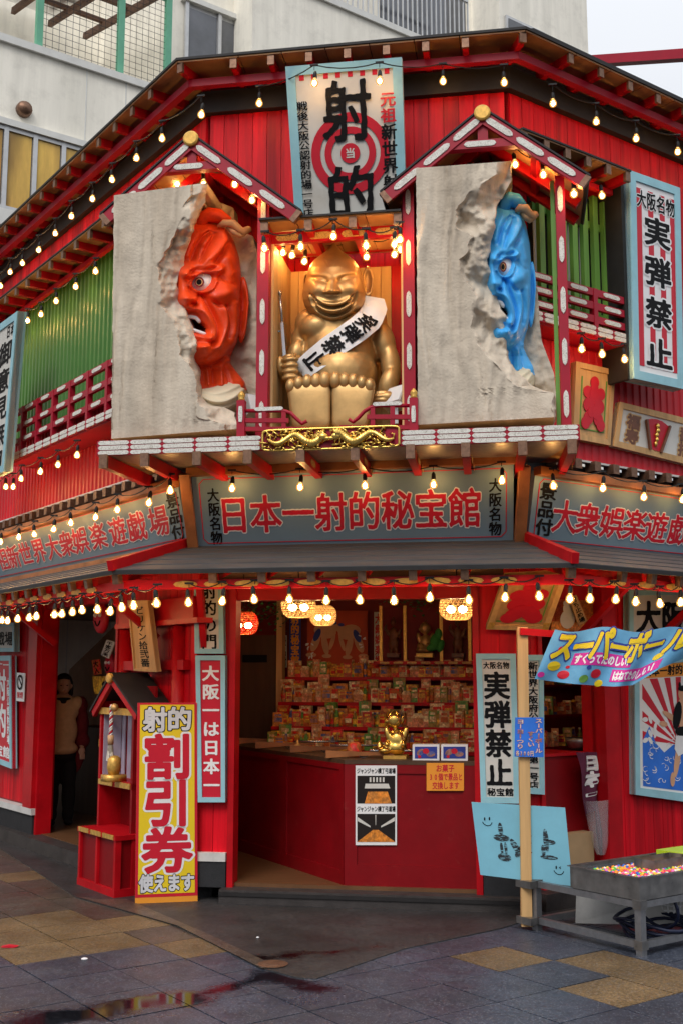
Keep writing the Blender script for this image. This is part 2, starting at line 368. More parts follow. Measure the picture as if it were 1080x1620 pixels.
def glyph_mesh(ch, n, bold, ay=1.0, wob=0.0):
    """marching squares over the glyph's distance field; full cells merged along rows"""
    key = (ch, n, round(bold, 4), ay, wob)
    if key in _msh: return _msh[key]
    r = glyph_field(ch, n, ay, wob)
    if r is None: _msh[key] = (np.zeros((0, 2)), []); return _msh[key]
    xs, ys, fld = r; f = fld - bold
    V = []; idx = {}; Fc = []
    def vid(p):
        k = (round(p[0], 5), round(p[1], 5))
        if k not in idx: idx[k] = len(V); V.append(p)
        return idx[k]
    ins = f < 0
    for i in range(n - 1):
        run = None
        for j in range(n - 1):
            c = (ins[i, j], ins[i, j + 1], ins[i + 1, j + 1], ins[i + 1, j])
            if all(c):
                if run is None: run = j
                continue
            if run is not None:
                Fc.append((vid((xs[run], ys[i])), vid((xs[j], ys[i])), vid((xs[j], ys[i + 1])), vid((xs[run], ys[i + 1])))); run = None
            if not any(c): continue
            pts = [(xs[j], ys[i], f[i, j]), (xs[j + 1], ys[i], f[i, j + 1]), (xs[j + 1], ys[i + 1], f[i + 1, j + 1]), (xs[j], ys[i + 1], f[i + 1, j])]
            if c == (True, False, True, False) or c == (False, True, False, True):
                loops = []
                for q in range(4):
                    if c[q]:
                        a, b, e = pts[q], pts[(q + 1) % 4], pts[(q - 1) % 4]
                        tb = a[2] / (a[2] - b[2]); te = a[2] / (a[2] - e[2])
                        loops.append([(a[0], a[1]), (a[0] + (b[0] - a[0]) * tb, a[1] + (b[1] - a[1]) * tb), (a[0] + (e[0] - a[0]) * te, a[1] + (e[1] - a[1]) * te)])
            else:
                lp = []
                for q in range(4):
                    a, b = pts[q], pts[(q + 1) % 4]
                    if c[q]: lp.append((a[0], a[1]))
                    if c[q] != c[(q + 1) % 4]:
                        t = a[2] / (a[2] - b[2]); lp.append((a[0] + (b[0] - a[0]) * t, a[1] + (b[1] - a[1]) * t))
                loops = [lp]
            for lp in loops:
                ids = []
                for p in lp:
                    k = vid(p)
                    if k not in ids: ids.append(k)
                if len(ids) >= 3: Fc.append(tuple(ids))
        if run is not None:
            Fc.append((vid((xs[run], ys[i])), vid((xs[n - 1], ys[i])), vid((xs[n - 1], ys[i + 1])), vid((xs[run], ys[i + 1]))))
    _msh[key] = (np.array(V) if V else np.zeros((0, 2)), Fc)
    return _msh[key]

class Quad:
    """a flat sign face: s to the right 0..1, t down 0..1, h out of the face"""
    def __init__(q, tl, tr, br, bl):
        q.p = [np.array(x, float) for x in (tl, tr, br, bl)]
        n = np.cross(q.p[1] - q.p[0], q.p[3] - q.p[0]); q.n = -n / np.linalg.norm(n)
        q.w = np.linalg.norm(q.p[1] - q.p[0]); q.h = np.linalg.norm(q.p[3] - q.p[0])
    def __call__(q, s, t, h=0.0):
        return (q.p[0] * (1 - s) * (1 - t) + q.p[1] * s * (1 - t) + q.p[2] * s * t + q.p[3] * (1 - s) * t) + q.n * h
    def sub(q, s0, t0, s1, t1, h=0.0):
        return Quad(q(s0, t0, h), q(s1, t0, h), q(s1, t1, h), q(s0, t1, h))
def fquad(fr, px, o=0.0):
    """sign face on a wall frame from its four measured corners (tl, tr, br, bl)"""
    return Quad(*[fr.P(*fr.at(x, y, o), o) for x, y in px])
def slab(mb, q, d=.02, m=0, s0=0, t0=0, s1=1, t1=1, h=0.0):
    v = [q(s, t, hh) for hh in (h, h - d) for s, t in ((s0, t0), (s1, t0), (s1, t1), (s0, t1))]
    return mb.add(v, [(3, 2, 1, 0), (4, 5, 6, 7), (0, 1, 5, 4), (1, 2, 6, 5), (2, 3, 7, 6), (3, 0, 4, 7)], m)
def prism(mb, q, pts, d=.004, h=0.0, m=0):
    """outline in (s,t) raised from the face"""
    a = sum(pts[i][0] * pts[(i + 1) % len(pts)][1] - pts[(i + 1) % len(pts)][0] * pts[i][1] for i in range(len(pts)))
    if a > 0: pts = pts[::-1]
    n = len(pts); v = [q(s, t, h + d) for s, t in pts] + [q(s, t, h) for s, t in pts]
    return mb.add(v, [tuple(range(n))] + [(i, n + i, n + (i + 1) % n, (i + 1) % n) for i in range(n)], m)
def glyphs(mb, q, chars, bold=.02, h=.004, m=0, n=40, ay=1.25, wob=.006, fit=None):
    """chars: list of (character, s0, t0, s1, t1[, rotation in degrees]) cells on the face q"""
    for c in chars:
        ch, s0, t0, s1, t1 = c[:5]; rot = R(c[5]) if len(c) > 5 else 0
        V, Fc = glyph_mesh(ch, n, bold, ay, wob)
        if not len(V): continue
        x = V[:, 0] - .5; y = V[:, 1] - .38
        if rot: x, y = x * math.cos(rot) - y * math.sin(rot), x * math.sin(rot) + y * math.cos(rot)
        sc_, sm, tm = (s1 - s0), (s0 + s1) / 2, (t0 + t1) / 2
        if hasattr(q, 'p'):
            S = sm + x * sc_; T = tm - y * (t1 - t0)
            P = (q.p[0][None] * ((1 - S) * (1 - T))[:, None] + q.p[1][None] * (S * (1 - T))[:, None] + q.p[2][None] * (S * T)[:, None] + q.p[3][None] * ((1 - S) * T)[:, None]) + q.n * h
        else:
            P = np.array([q(sm + a * sc_, tm - b * (t1 - t0), h) for a, b in zip(x, y)])
        mb.add(P, Fc, m)
def col_cells(txt, s0, s1, t0, t1, ov=1.0, rot=0):
    k = len(txt); st = (t1 - t0) / k; out = []
    for i, ch in enumerate(txt):
        c = t0 + st * (i + .5); r_ = rot
        if ch in 'ー': r_ = rot - 90
        out.append((ch, s0, c - st / 2 * ov, s1, c + st / 2 * ov, r_))
    return out
def row_cells(txt, s0, s1, t0, t1, ov=1.0):
    k = len(txt); st = (s1 - s0) / k
    return [(ch, s0 + st * (i + .5) - st / 2 * ov, t0, s0 + st * (i + .5) + st / 2 * ov, t1) for i, ch in enumerate(txt)]
def lettering(parent, q, cells, mat, bold=.02, h=.003, outline=None, obold=.06, n=40, ay=1.25, wob=.006):
    if outline is not None:
        mb = MB(); glyphs(mb, q, cells, obold, h, 0, n, 1.0, wob); mb.build('lettering_outline', M[outline], parent); h += .0015
    mb = MB(); glyphs(mb, q, cells, bold, h, 0, n, ay, wob); return mb.build('lettering', M[mat], parent)
def frame_parts(parent, q, bs, bt, mat, d=.04, h=.012, piece='frame_rail'):
    """four mitred frame members round the face, each its own part; bs, bt = member width as a share of w, h"""
    for a, b in (((0, 0), (1, 0)), ((1, 0), (1, 1)), ((1, 1), (0, 1)), ((0, 1), (0, 0))):
        def inn(p): return (bs if p[0] == 0 else 1 - bs, bt if p[1] == 0 else 1 - bt)
        ia, ib = inn(a), inn(b); mb = MB()
        v = [q(*p, hh) for hh in (h, -d) for p in (a, b, ib, ia)]
        mb.add(v, [(3, 2, 1, 0), (4, 5, 6, 7), (0, 1, 5, 4), (1, 2, 6, 5), (2, 3, 7, 6), (3, 0, 4, 7)]); mb.build(piece, mat, parent)
def sign(name, label, cat, q, face='board', frame='blue', bw=.05, d=.05, group=None, h=.012):
    """framed sign; bw frame width in metres"""
    base = (q.p[2] + q.p[3]) / 2
    t = thing(name, label, cat, base, group)
    mb = MB(); slab(mb, q, d * .7); mb.build('face_board', M[face], t)
    if frame: frame_parts(t, q, bw / q.w, bw / q.h, M[frame], d, h)
    return t
# ================================================================== GROUND
def wetmat(name, col, col2, scale, spk=.0, dry=.55, patch=None, rand=.12):
    """damp paving: base colour with grit, roughness falls where water stands"""
    m = bpy.data.materials.new(name); m.use_nodes = True; t = m.node_tree; N = t.nodes; K = t.links.new; b = N['Principled BSDF']
    g = N.new('ShaderNodeNewGeometry')
    def nz(s, det=5, ro=.6):
        n = N.new('ShaderNodeTexNoise'); n.inputs['Scale'].default_value = s; n.inputs['Detail'].default_value = det; n.inputs['Roughness'].default_value = ro
        K(g.outputs['Position'], n.inputs[0]); return n.outputs[0]
    def rng_(x, a, b_, c, d):
        n = N.new('ShaderNodeMapRange'); n.inputs[1].default_value = a; n.inputs[2].default_value = b_; n.inputs[3].default_value = c; n.inputs[4].default_value = d; K(x, n.inputs[0]); return n.outputs[0]
    def mth(op, a, b_):
        n = N.new('ShaderNodeMath'); n.operation = op
        for i, q in enumerate((a, b_)):
            if hasattr(q, 'links'): K(q, n.inputs[i])
            else: n.inputs[i].default_value = q
        return n.outputs[0]
    mx = N.new('ShaderNodeMix'); mx.data_type = 'RGBA'; mx.inputs[6].default_value = (*col, 1); mx.inputs[7].default_value = (*col2, 1)
    K(rng_(nz(scale), .35, .68, 0, 1), mx.inputs[0])
    grit = rng_(nz(55, 4, .85), .34, .66, .30, 1.8)
    blot = rng_(nz(2.1, 6, .7), .3, .7, .7, 1.3)
    oi = N.new('ShaderNodeObjectInfo'); rr = rng_(oi.outputs['Random'], 0, 1, 1 - rand, 1 + rand)
    k = mth('MULTIPLY', mth('MULTIPLY', grit, blot), rr)
    m2 = N.new('ShaderNodeMix'); m2.data_type = 'RGBA'; m2.blend_type = 'MULTIPLY'; m2.inputs[0].default_value = 1; K(mx.outputs[2], m2.inputs[6]); K(k, m2.inputs[7])
    out = m2.outputs[2]
    if spk:
        vo = N.new('ShaderNodeTexVoronoi'); vo.inputs['Scale'].default_value = 62; K(g.outputs['Position'], vo.inputs[0])
        sp = rng_(vo.outputs['Distance'], .16, .30, spk, 0); m4 = N.new('ShaderNodeMix'); m4.data_type = 'RGBA'; m4.inputs[7].default_value = (.34, .35, .38, 1); K(sp, m4.inputs[0]); K(out, m4.inputs[6]); out = m4.outputs[2]
    # standing water: capsule shaped hollows with ragged rims
    if patch:
        sx = N.new('ShaderNodeSeparateXYZ'); K(g.outputs['Position'], sx.inputs[0]); wet = None
        for (x0, y0, x1, y1, r_) in patch:
            dx, dy = x1 - x0, y1 - y0; L2 = dx * dx + dy * dy
            ax = mth('SUBTRACT', sx.outputs[0], x0); ay = mth('SUBTRACT', sx.outputs[1], y0)
            tt = mth('DIVIDE', mth('ADD', mth('MULTIPLY', ax, dx), mth('MULTIPLY', ay, dy)), L2)
            tt = mth('MINIMUM', mth('MAXIMUM', tt, 0), 1)
            ex = mth('SUBTRACT', ax, mth('MULTIPLY', tt, dx)); ey = mth('SUBTRACT', ay, mth('MULTIPLY', tt, dy))
            dd = mth('SQRT', mth('ADD', mth('MULTIPLY', ex, ex), mth('MULTIPLY', ey, ey)), 0)
            q = mth('SUBTRACT', dd, r_); wet = q if wet is None else mth('MINIMUM', wet, q)
        wet = mth('ADD', wet, rng_(nz(5, 4), .3, .7, -.07, .07))
        wm = rng_(wet, -.05, .06, 1, 0)
        m3 = N.new('ShaderNodeMix'); m3.data_type = 'RGBA'; m3.blend_type = 'MULTIPLY'; m3.inputs[7].default_value = (.22, .20, .19, 1); K(wm, m3.inputs[0]); K(out, m3.inputs[6]); out = m3.outputs[2]
        ro = rng_(nz(3.3), .3, .7, dry - .12, dry + .14); mr_ = N.new('ShaderNodeMix'); mr_.data_type = 'FLOAT'; K(wm, mr_.inputs[0]); K(ro, mr_.inputs[2]); mr_.inputs[3].default_value = .07
        K(mr_.outputs[0], b.inputs['Roughness'])
        st = rng_(wm, 0, 1, .35, .0)
    else:
        K(rng_(nz(3.3), .3, .7, dry - .12, dry + .14), b.inputs['Roughness']); st = None
    K(out, b.inputs['Base Color'])
    bp = N.new('ShaderNodeBump'); bp.inputs['Strength'].default_value = .35; bp.inputs['Distance'].default_value = .004; K(nz(160, 3), bp.inputs['Height'])
    if st is not None: K(st, bp.inputs['Strength'])
    K(bp.outputs[0], b.inputs['Normal']); return m
def g2(px, py): return tuple(ground(px, py)[:2])
pA, pB, pC = g2(40, 1618), g2(300, 1578), g2(470, 1535)
PUD = [(*pA, *pB, .12), (*pB, *pC, .05), (*g2(430, 1540), *g2(500, 1562), .07)]
M['tilegrey'] = wetmat('granite_paver_blue_grey', (.030, .036, .052), (.048, .055, .076), 2.5, .42, .36, PUD)
M['tilegold'] = wetmat('granite_paver_ochre', (.11, .070, .030), (.15, .095, .042), 3, .35, .5, PUD)
M['tilebrown'] = wetmat('granite_paver_brown', (.046, .038, .031), (.072, .054, .038), 2.5, .3, .36, PUD)
M['asphalt'] = wetmat('damp_asphalt', (.021, .020, .0205), (.034, .032, .032), 1.2, 0, .48,
                      [(*g2(380, 1520), *g2(600, 1500), .02), (*g2(330, 1415), *g2(372, 1415), .035)])
M['mortar'] = pm('dark_mortar', (.02, .02, .022), .8)
g_ = MB(); g_.add([(-90, -70, -.03), (110, -70, -.03), (110, 130, -.03), (-90, 130, -.03)], [(0, 1, 2, 3)])
g_.build('ground', M['mortar'], kind='structure')
TS = .42; T0 = np.array([.866, 6.432]); tu = RW.u[:2]; tv = -LW.u[:2]
pav = MB(); pav.add([(-30, -10, -.012), (30, -10, -.012), (30, 30, -.012), (-30, 30, -.012)], [(0, 1, 2, 3)])
pavement = pav.build('pavement', M['mortar'], kind='structure')
def idx(px, py):
    p = ground(px, py)[:2] - T0; return math.floor(p @ tu / TS), math.floor(p @ tv / TS)
golds = {idx(*p) for p in [(790, 1515), (985, 1575), (973, 1521), (92, 1489), (200, 1494), (289, 1504), (239, 1458), (133, 1460), (5, 1480), (92, 1444), (33, 1453), (1070, 1540)]}
browns = set()
far = MB()
def wproj(p):
    d = np.array([p[0], p[1], 0]) - O_; fw = d[1] * math.cos(PITCH) + d[2] * math.sin(PITCH); up = -d[1] * math.sin(PITCH) + d[2] * math.cos(PITCH)
    return (540 + FPX * d[0] / fw, 810 - FPX * up / fw) if fw > .3 else (9e9, 9e9)
for i in range(-26, 22):
    for j in range(-22, 34):
        c = T0 + tu * (i + .5) * TS + tv * (j + .5) * TS
        if (c - np.array(CL)) @ LW.n[:2] < -1.5 and (c - np.array(CL)) @ F.n[:2] < -1.5: continue
        X, Y = wproj(c)
        P = [T0 + tu * (i + a) * TS + tv * (j + b) * TS for a, b in ((.009, .009), (.991, .009), (.991, .991), (.009, .991))]
        z1 = .0 + random.uniform(-.0015, .0015)
        v = [(p[0], p[1], z1) for p in P] + [(p[0], p[1], -.012) for p in P]
        fc = [(0, 1, 2, 3), (0, 4, 5, 1), (1, 5, 6, 2), (2, 6, 7, 3), (3, 7, 4, 0)]
        vis = -60 < X < 1140 and 1300 < Y < 1700
        if vis:
            key = 'tilegold' if (i, j) in golds else ('tilebrown' if (Y < 1478 and X < 330 and c[0] < -.7) else 'tilegrey')
            if key == 'tilebrown' and random.random() < .2: key = 'tilegold'
            link_mesh('paving_tile', v, fc, M[key], parent=pavement)
        elif abs(c[0]) < 9 and -3 < c[1] < 17: far.add(v, fc)
far.build('outlying_paving', M['tilegrey'], pavement, kind='stuff')
# asphalt apron laid over the paving in front of the shop
ap = [g2(*p) for p in [(-60, 1325), (0, 1342), (120, 1420), (280, 1465), (415, 1533), (470, 1548), (500, 1550), (640, 1502), (790, 1470), (850, 1452), (1000, 1432), (1200, 1400)]]
ap += [(6, 11.5), (0, 8.2), (-6, 17)]
a_ = MB(); n = len(ap); a_.add([(*p, .006) for p in ap] + [(*p, -.012) for p in ap], [tuple(range(n))] + [(i, n + i, n + (i + 1) % n, (i + 1) % n) for i in range(n)])
a_.build('asphalt_apron', M['asphalt'], kind='structure')
strip = [g2(*p) for p in [(120, 1420), (160, 1425), (200, 1424), (325, 1478), (440, 1532), (415, 1535), (280, 1466)]]
s_ = MB(); s_.add([(*p, .010) for p in strip], [tuple(range(len(strip)))]); s_.build('kerb_strip', M['tilebrown'], kind='structure')
lid = MB(); lc = np.array([*g2(432, 1528), .011]); lid.lathe(lc, [(.0, .004), (.075, .004), (.085, 0)], 20); lid.lathe(lc, [(.0, .006), (.05, .006), (.052, .004)], 20)
lid.build('drain_cover', M['copper'], label='small round rusty drain cover at the tip of the brown kerb strip', category='drain cover')
for (x, y, r_, nm, cat) in [(408, 1483, .010, 'small white pebble lying on the dark asphalt apron', 'pebble'), (472, 1428, .010, 'white scrap lying beside the shop step', 'litter')]:
    MB().ball(ground(x, y, .012), (r_, r_ * .8, r_ * .5), 8).build('litter_scrap', M['white'], label=nm, category=cat, smooth=True)
mb = MB(); q0 = ground(16, 1496, .008); mb.poly(Frame(q0[:2], 90), [(-.05, .004), (-.01, .012), (.05, .006), (.03, 0), (-.03, 0)], -.02, .02); mb.build('candy_wrapper', M['inkred'], label='crumpled red wrapper lying on the paving', category='litter')
mb = MB(); q0 = ground(134, 1518, .004); mb.lathe(q0, [(.0, .0), (.018, .0), (.02, .006), (.008, .01), (0, .01)], 9); mb.build('bottle_cap', M['white'], label='pale bottle cap lying on the grey paving', category='litter')

# ================================================================== THE SHOP
shop = thing('shooting_gallery', 'two storey red timber shooting gallery building on a chamfered street corner', 'building', (0, 9.2, 0))
def backing(name, fr, u0, u1, z0, z1, o0=-.12, o1=-.02, mat='redpanel', parent=shop):
    return MB().box(fr, u0, u1, z0, z1, o0, o1).build(name, M[mat], parent)
def planks(parent, fr, u0, u1, z0, z1, w, mat='red', o=.0, d=.02, name='plank', gap=.004):
    n = max(1, round((u1 - u0) / w)); st = (u1 - u0) / n
    for k in range(n):
        a, b = u0 + k * st + gap / 2, u0 + (k + 1) * st - gap / 2
        za = z0(a) if callable(z0) else z0; zb = z1(a) if callable(z1) else z1; oo = o + random.uniform(-.0015, .0015)
        MB().box(fr, a, b, za, zb, oo - d, oo).build(name, M[mat], parent)
FW = 2.3639
U = lambda fr, px, o=0, y=1070: fr.at(px, y, o)[0]
Z = lambda fr, px, py, o=0: fr.at(px, py, o)[1]
ZE = 6.30                                   # main eaves
wF = backing('front_wall', F, .02, FW - .02, 2.50, 6.28); planks(wF, F, .02, FW - .02, 3.2, 6.12, .118)
wL = backing('side_wall', LW, -9, -.02, 3.25, 6.28); planks(wL, LW, -6.5, -.03, 4.95, 6.12, .13)
wR = backing('side_wall', RW, .02, 6, 3.25, 6.28); planks(wR, RW, .03, 3.2, 4.1, 6.12, .125)
# lower part of upper storey: folded red sheet, left and right
def corrugated(name, fr, u0, u1, z0, z1, o, pitch, dep, mat, parent):
    us, os_ = [], []; u = u0
    prof = [(0, 0), (.38, 0), (.5, 1), (.88, 1), (1, 0)]
    v, f = [], []; pts = []
    while u < u1:
        for a, b in prof[:-1]: pts.append((u + a * pitch, o + b * dep))
        u += pitch
    for a, b in pts: v += [fr.P(a, z0, b), fr.P(a, z1, b)]
    f = [(2 * i, 2 * i + 2, 2 * i + 3, 2 * i + 1) for i in range(len(pts) - 1)]
    return link_mesh(name, v, f, mat, parent=parent)
corrugated('folded_sheet', LW, -6.5, -.0, 3.25, 4.25, .02, .085, .012, M['redmetal'], wL)
corrugated('folded_sheet', RW, .0, 3.4, 3.23, 4.12, .02, .085, .010, M['redmetal'], wR)
MB().box(LW, -6.5, .0, 3.235, 3.25, 0, .06).build('drip_edge', M['whitetrim'], shop); MB().box(RW, 0, 4, 3.215, 3.23, 0, .06).build('drip_edge', M['whitetrim'], shop)
# black fascia beam under the eaves
def mitre_strip(fr, u0, u1, z0, z1, o0, o1, kl=0, kr=0):
    """bar along a wall whose ends follow the 45 degree mitre at the corners"""
    t = math.tan(R(22.5)); mb = MB(); v = []
    for z in (z0, z1):
        for o in (o0, o1):
            v += [fr.P(u0 - (t * o if kl else 0), z, o), fr.P(u1 + (t * o if kr else 0), z, o)]
    return mb.add(v, [(0, 1, 3, 2), (4, 6, 7, 5), (0, 4, 5, 1), (2, 3, 7, 6), (0, 2, 6, 4), (1, 5, 7, 3)])
SPAN = {'F': (F, 0, FW, 1, 1), 'L': (LW, -7.5, 0, 0, 1), 'R': (RW, 0, 5.5, 1, 0)}
for k, (fr, a, b, kl, kr) in SPAN.items():
    mitre_strip(fr, a, b, 6.04, 6.22, .0, .06, kl, kr).build('eaves_beam', M['blackwood'], shop)
    mitre_strip(fr, a, b, 6.175, 6.235, .17, .23, kl, kr).build('purlin', M['crimson'], shop)
# main roof: plywood sheets, red rafters with dark end caps
for k, (fr, a, b, kl, kr) in SPAN.items():
    rf = mitre_strip(fr, a, b, 6.325, 6.345, -.1, .37, kl, kr).build('roof', M['blackwood'], shop)
    n = {'F': 7, 'L': 22, 'R': 14}[k]; st = (b - a) / n
    t = math.tan(R(22.5))
    for i in range(n):
        aa, bb = a + i * st + .004, a + (i + 1) * st - .004
        v = []
        for z in (6.31, 6.323):
            for o in (-.05, .36):
                ea = -t * o if (kl and i == 0) else 0; eb = t * o if (kr and i == n - 1) else 0
                v += [fr.P(aa + ea, z, o), fr.P(bb + eb, z, o)]
        link_mesh('soffit_panel', v, [(0, 1, 3, 2), (4, 6, 7, 5), (0, 4, 5, 1), (2, 3, 7, 6), (0, 2, 6, 4), (1, 5, 7, 3)], M['ply'], parent=rf)
    m = {'F': 8, 'L': 22, 'R': 16}[k]
    for i in range(m + 1):
        u = a + (b - a) * i / m
        if k != 'F' and i in (0 if k == 'R' else m,): continue
        ext = (-t * .3 if i == 0 else t * .3 if i == m else 0) if k == 'F' else 0
        r_ = MB().beam(fr.P(u, 6.272, 0), fr.P(u + ext, 6.272, .335), .045, .072).build('rafter', M['redgloss'], rf)
        MB().beam(fr.P(u + ext * .97, 6.272, .33), fr.P(u + ext * 1.05, 6.272, .352), .052, .08).build('rafter_cap', M['copper'], rf)
# ------------------------------------------------ lower storey walls
ZH = 2.30
uD0, uD1 = U(F, 372, 0, 1200), U(F, 750, 0, 1200)
base_z = .34
pl = backing('corner_pier', F, .0, uD0 - .02, base_z, ZH, -.2, -.02, 'redgloss'); planks(pl, F, .0, uD0 - .02, base_z, ZH, .12)
MB().box(F, uD0 - .045, uD0, .1, ZH, -.12, .025).build('door_jamb', M['redgloss'], shop)
MB().box(F, uD1, uD1 + .045, .1, ZH, -.12, .025).build('door_jamb', M['redgloss'], shop)
pr_ = backing('corner_pier', F, uD1 + .045, FW, base_z, ZH, -.2, -.02, 'redgloss'); planks(pr_, F, uD1 + .045, FW, base_z, ZH, .12)
for a, b, lo in ((-.01, uD0 - .05, .1), (uD1 + .05, FW + .02, .1)):
    MB().box(F, a, b, .1, base_z - .06, -.22, .04).build('base_block', M['concrete'], shop)
    MB().box(F, a, b, base_z - .06, base_z, -.22, .05).build('base_trim', M['whitetrim'], shop)
MB().box(F, uD0, uD1, 2.16, ZH, -.12, .0).build('door_header', M['redgloss'], shop)
for k in range(3):
    z0 = 2.2 + k * .035
# step
mitre_strip(F, .22, FW + .05, -.02, .10, -.6, .12, 0, 1).build('step', M['kerb'], shop)
mitre_strip(F, .22, FW + .05, .06, .085, .12, .132, 0, 1).build('step_edge', M['blackwood'], shop)
# left wall (receding to the left street)
uLd0, uLd1 = U(LW, 63, 0, 1200), U(LW, 186, 0, 1200)
print('left door', uLd0, uLd1, 'front door', uD0, uD1)
wll = backing('side_wall_lower', LW, uLd1, .0, .25, 2.5, -.15, -.02, 'redgloss'); planks(wll, LW, uLd1, -.01, .3, 2.5, .11)
wl2 = backing('side_wall_lower', LW, -7, uLd0, .25, 2.5, -.15, -.02, 'redgloss'); planks(wl2, LW, -5.2, uLd0 - .12, .38, 2.5, .11)
MB().box(LW, uLd0 - .22, uLd0 - .0, .36, 2.3, -.05, .07).build('door_post', M['redgloss'], shop)
MB().box(LW, -7, uLd0 + .0, -.02, .30, -.12, .05).build('base_block', M['concrete'], shop); MB().box(LW, -7, uLd0 + .02, .30, .36, -.12, .07).build('base_trim', M['whitetrim'], shop)
MB().box(LW, uLd1, .0, -.02, .25, -.15, .02).build('base_block', M['concrete'], shop)
MB().box(LW, uLd0, uLd1, 2.24, 2.5, -.12, .01).build('door_header', M['redgloss'], shop)
MB().box(LW, -7, -.5, -.02, .12, -.1, .14).build('step', M['kerb'], shop)
for uu in (uLd0, uLd1 - .04): MB().box(LW, uu, uu + .04, .12, 2.3, -.12, .03).build('door_jamb', M['redgloss'], shop)
# right wall
uR0, uR1 = U(RW, 858, 0, 1200), U(RW, 946, 0, 1200)
print('right opening', uR0, uR1)
wr1 = backing('side_wall_lower', RW, .0, uR0, .3, 2.5, -.15, -.02, 'redgloss'); planks(wr1, RW, .01, uR0, .3, 2.5, .1)
wr2 = backing('side_wall_lower', RW, uR1, 5, .12, 2.5, -.15, -.02, 'redgloss'); planks(wr2, RW, uR1 + .16, 3.6, .12, 2.5, .11)
MB().box(RW, uR1, uR1 + .15, .1, 2.4, -.05, .08).build('door_post', M['redgloss'], shop)
MB().box(RW, uR0, uR1, 2.0, 2.5, -.12, -.005).build('door_header', M['redgloss'], shop)
MB().box(RW, 0.06, 5, -.02, .12, -.3, .14).build('step', M['kerb'], shop)
MB().box(RW, uR0 - .04, uR0, .1, 2.2, -.15, .02).build('door_jamb', M['redgloss'], shop)

# ------------------------------------------------ canopy between the storeys
zc0, zc1, oc0, oc1 = 2.315, 2.565, .86, .10
t225 = math.tan(R(22.5))
for k, (fr, a, b, kl, kr) in SPAN.items():
    def cp(u, o, dz, kl_=0, kr_=0):
        z = zc0 + (zc1 - zc0) * (oc0 - o) / (oc0 - oc1) + dz
        return fr.P(u - (t225 * o if kl_ else 0) + (t225 * o if kr_ else 0), z, o)
    v = [cp(a, oc1, 0, kl), cp(b, oc1, 0, 0, kr), cp(a, oc0, 0, kl), cp(b, oc0, 0, 0, kr), cp(a, oc1, -.02, kl), cp(b, oc1, -.02, 0, kr), cp(a, oc0, -.02, kl), cp(b, oc0, -.02, 0, kr)]
    can = link_mesh('canopy', v, [(0, 1, 3, 2), (4, 6, 7, 5), (0, 4, 5, 1), (2, 3, 7, 6), (0, 2, 6, 4), (1, 5, 7, 3)], M['shingle'], parent=shop)
    for i in range(5):      # lapped courses
        o0 = oc1 + (oc0 - oc1) * i / 5; o1 = oc1 + (oc0 - oc1) * (i + 1) / 5
        v = [cp(a, o0, .002, kl), cp(b, o0, .002, 0, kr), cp(a, o1 + .01, .009, kl), cp(b, o1 + .01, .009, 0, kr), cp(a, o0, .0, kl), cp(b, o0, .0, 0, kr), cp(a, o1 + .01, .0, kl), cp(b, o1 + .01, .0, 0, kr)]
        link_mesh('roof_course', v, [(0, 1, 3, 2), (4, 6, 7, 5), (0, 4, 5, 1), (2, 3, 7, 6), (0, 2, 6, 4), (1, 5, 7, 3)], M['shingle'], parent=can)
    mitre_strip(fr, a, b, zc0 - .028, zc0 - .0, oc0 - .01, oc0 + .012, kl, kr).build('eaves_edge', M['blackwood'], can)
    mitre_strip(fr, a, b, 2.19, 2.255, oc0 - .14, oc0 - .10, kl, kr).build('eaves_bar', M['redgloss'], can)
    sp = {'F': .30, 'L': .29, 'R': .29}[k]; n = int((b - a) / sp); st = (b - a) / n
    for i in range(n + (k == 'F')):
        u = a + st * (i if k == 'F' else i + .5)
        ex = (-t225 if i == 0 else t225 if i == n else 0) if k == 'F' else 0
        MB().beam(fr.P(u, 2.45, .0), fr.P(u + ex * .82, 2.262, .82), .045, .055).build('rafter', M['redgloss'], can)
        MB().beam(fr.P(u + ex * .80, 2.263, .80), fr.P(u + ex * .84, 2.254, .842), .053, .066).build('rafter_cap', M['copper'], can)
    sp = .30; n = {'F': 11, 'L': 15, 'R': 9}[k]
    for i in range(n):
        u = (a if k != 'L' else -4.4) + .02 + ((FW if k == 'F' else 4.3 if k == 'L' else 2.7) / n) * (i + .5); w = .085
        pts = [(u - w, 2.222), (u - w + .015, 2.208), (u - .02, 2.200), (u + .02, 2.200), (u + w - .015, 2.208), (u + w, 2.222), (u + w - .015, 2.236), (u + .02, 2.244), (u - .02, 2.244), (u - w + .015, 2.236)]
        MB().poly(fr, pts, oc0 - .10, oc0 - .092).build('gold_plaque', M['goldplate'], can)
# red hip boards
for fr, s_, px in ((LW, 0, 1), (RW, 0, -1)):
    sgn = 1 if fr is LW else -1
    p0 = fr.P(sgn * t225 * oc1, zc1 + .03, oc1); p1 = fr.P(sgn * t225 * (oc0 + .03), zc0 + .03, oc0 + .03)
    MB().beam(p0, p1, .05, .07).build('hip_board', M['redgloss'], shop)
# wooden braces under the canopy
for fr, u in ((LW, -.62), (LW, -2.75), (RW, .60), (RW, 1.52), (F, .06)):
    MB().beam(fr.P(u, 1.90 if fr is not F else 1.80, .03), fr.P(u, 2.27, .52 if fr is not F else .2), .045, .05).build('brace', M['redgloss'], shop)
# joist ends above the side signs
for fr, a, b, n in ((LW, -5.2, -.1, 26), (RW, .25, 3.0, 13)):
    for i in range(n):
        u = a + (b - a) * (i + .5) / n
        MB().box(fr, u - .035, u + .035, 3.15, 3.225, 0, .10).build('joist_end', M['copper'], shop)
    MB().box(fr, a - (1 if fr is LW else .2), b, 2.5, 3.2, -.1, -.02).build('joist_beam', M['blackwood'], shop)
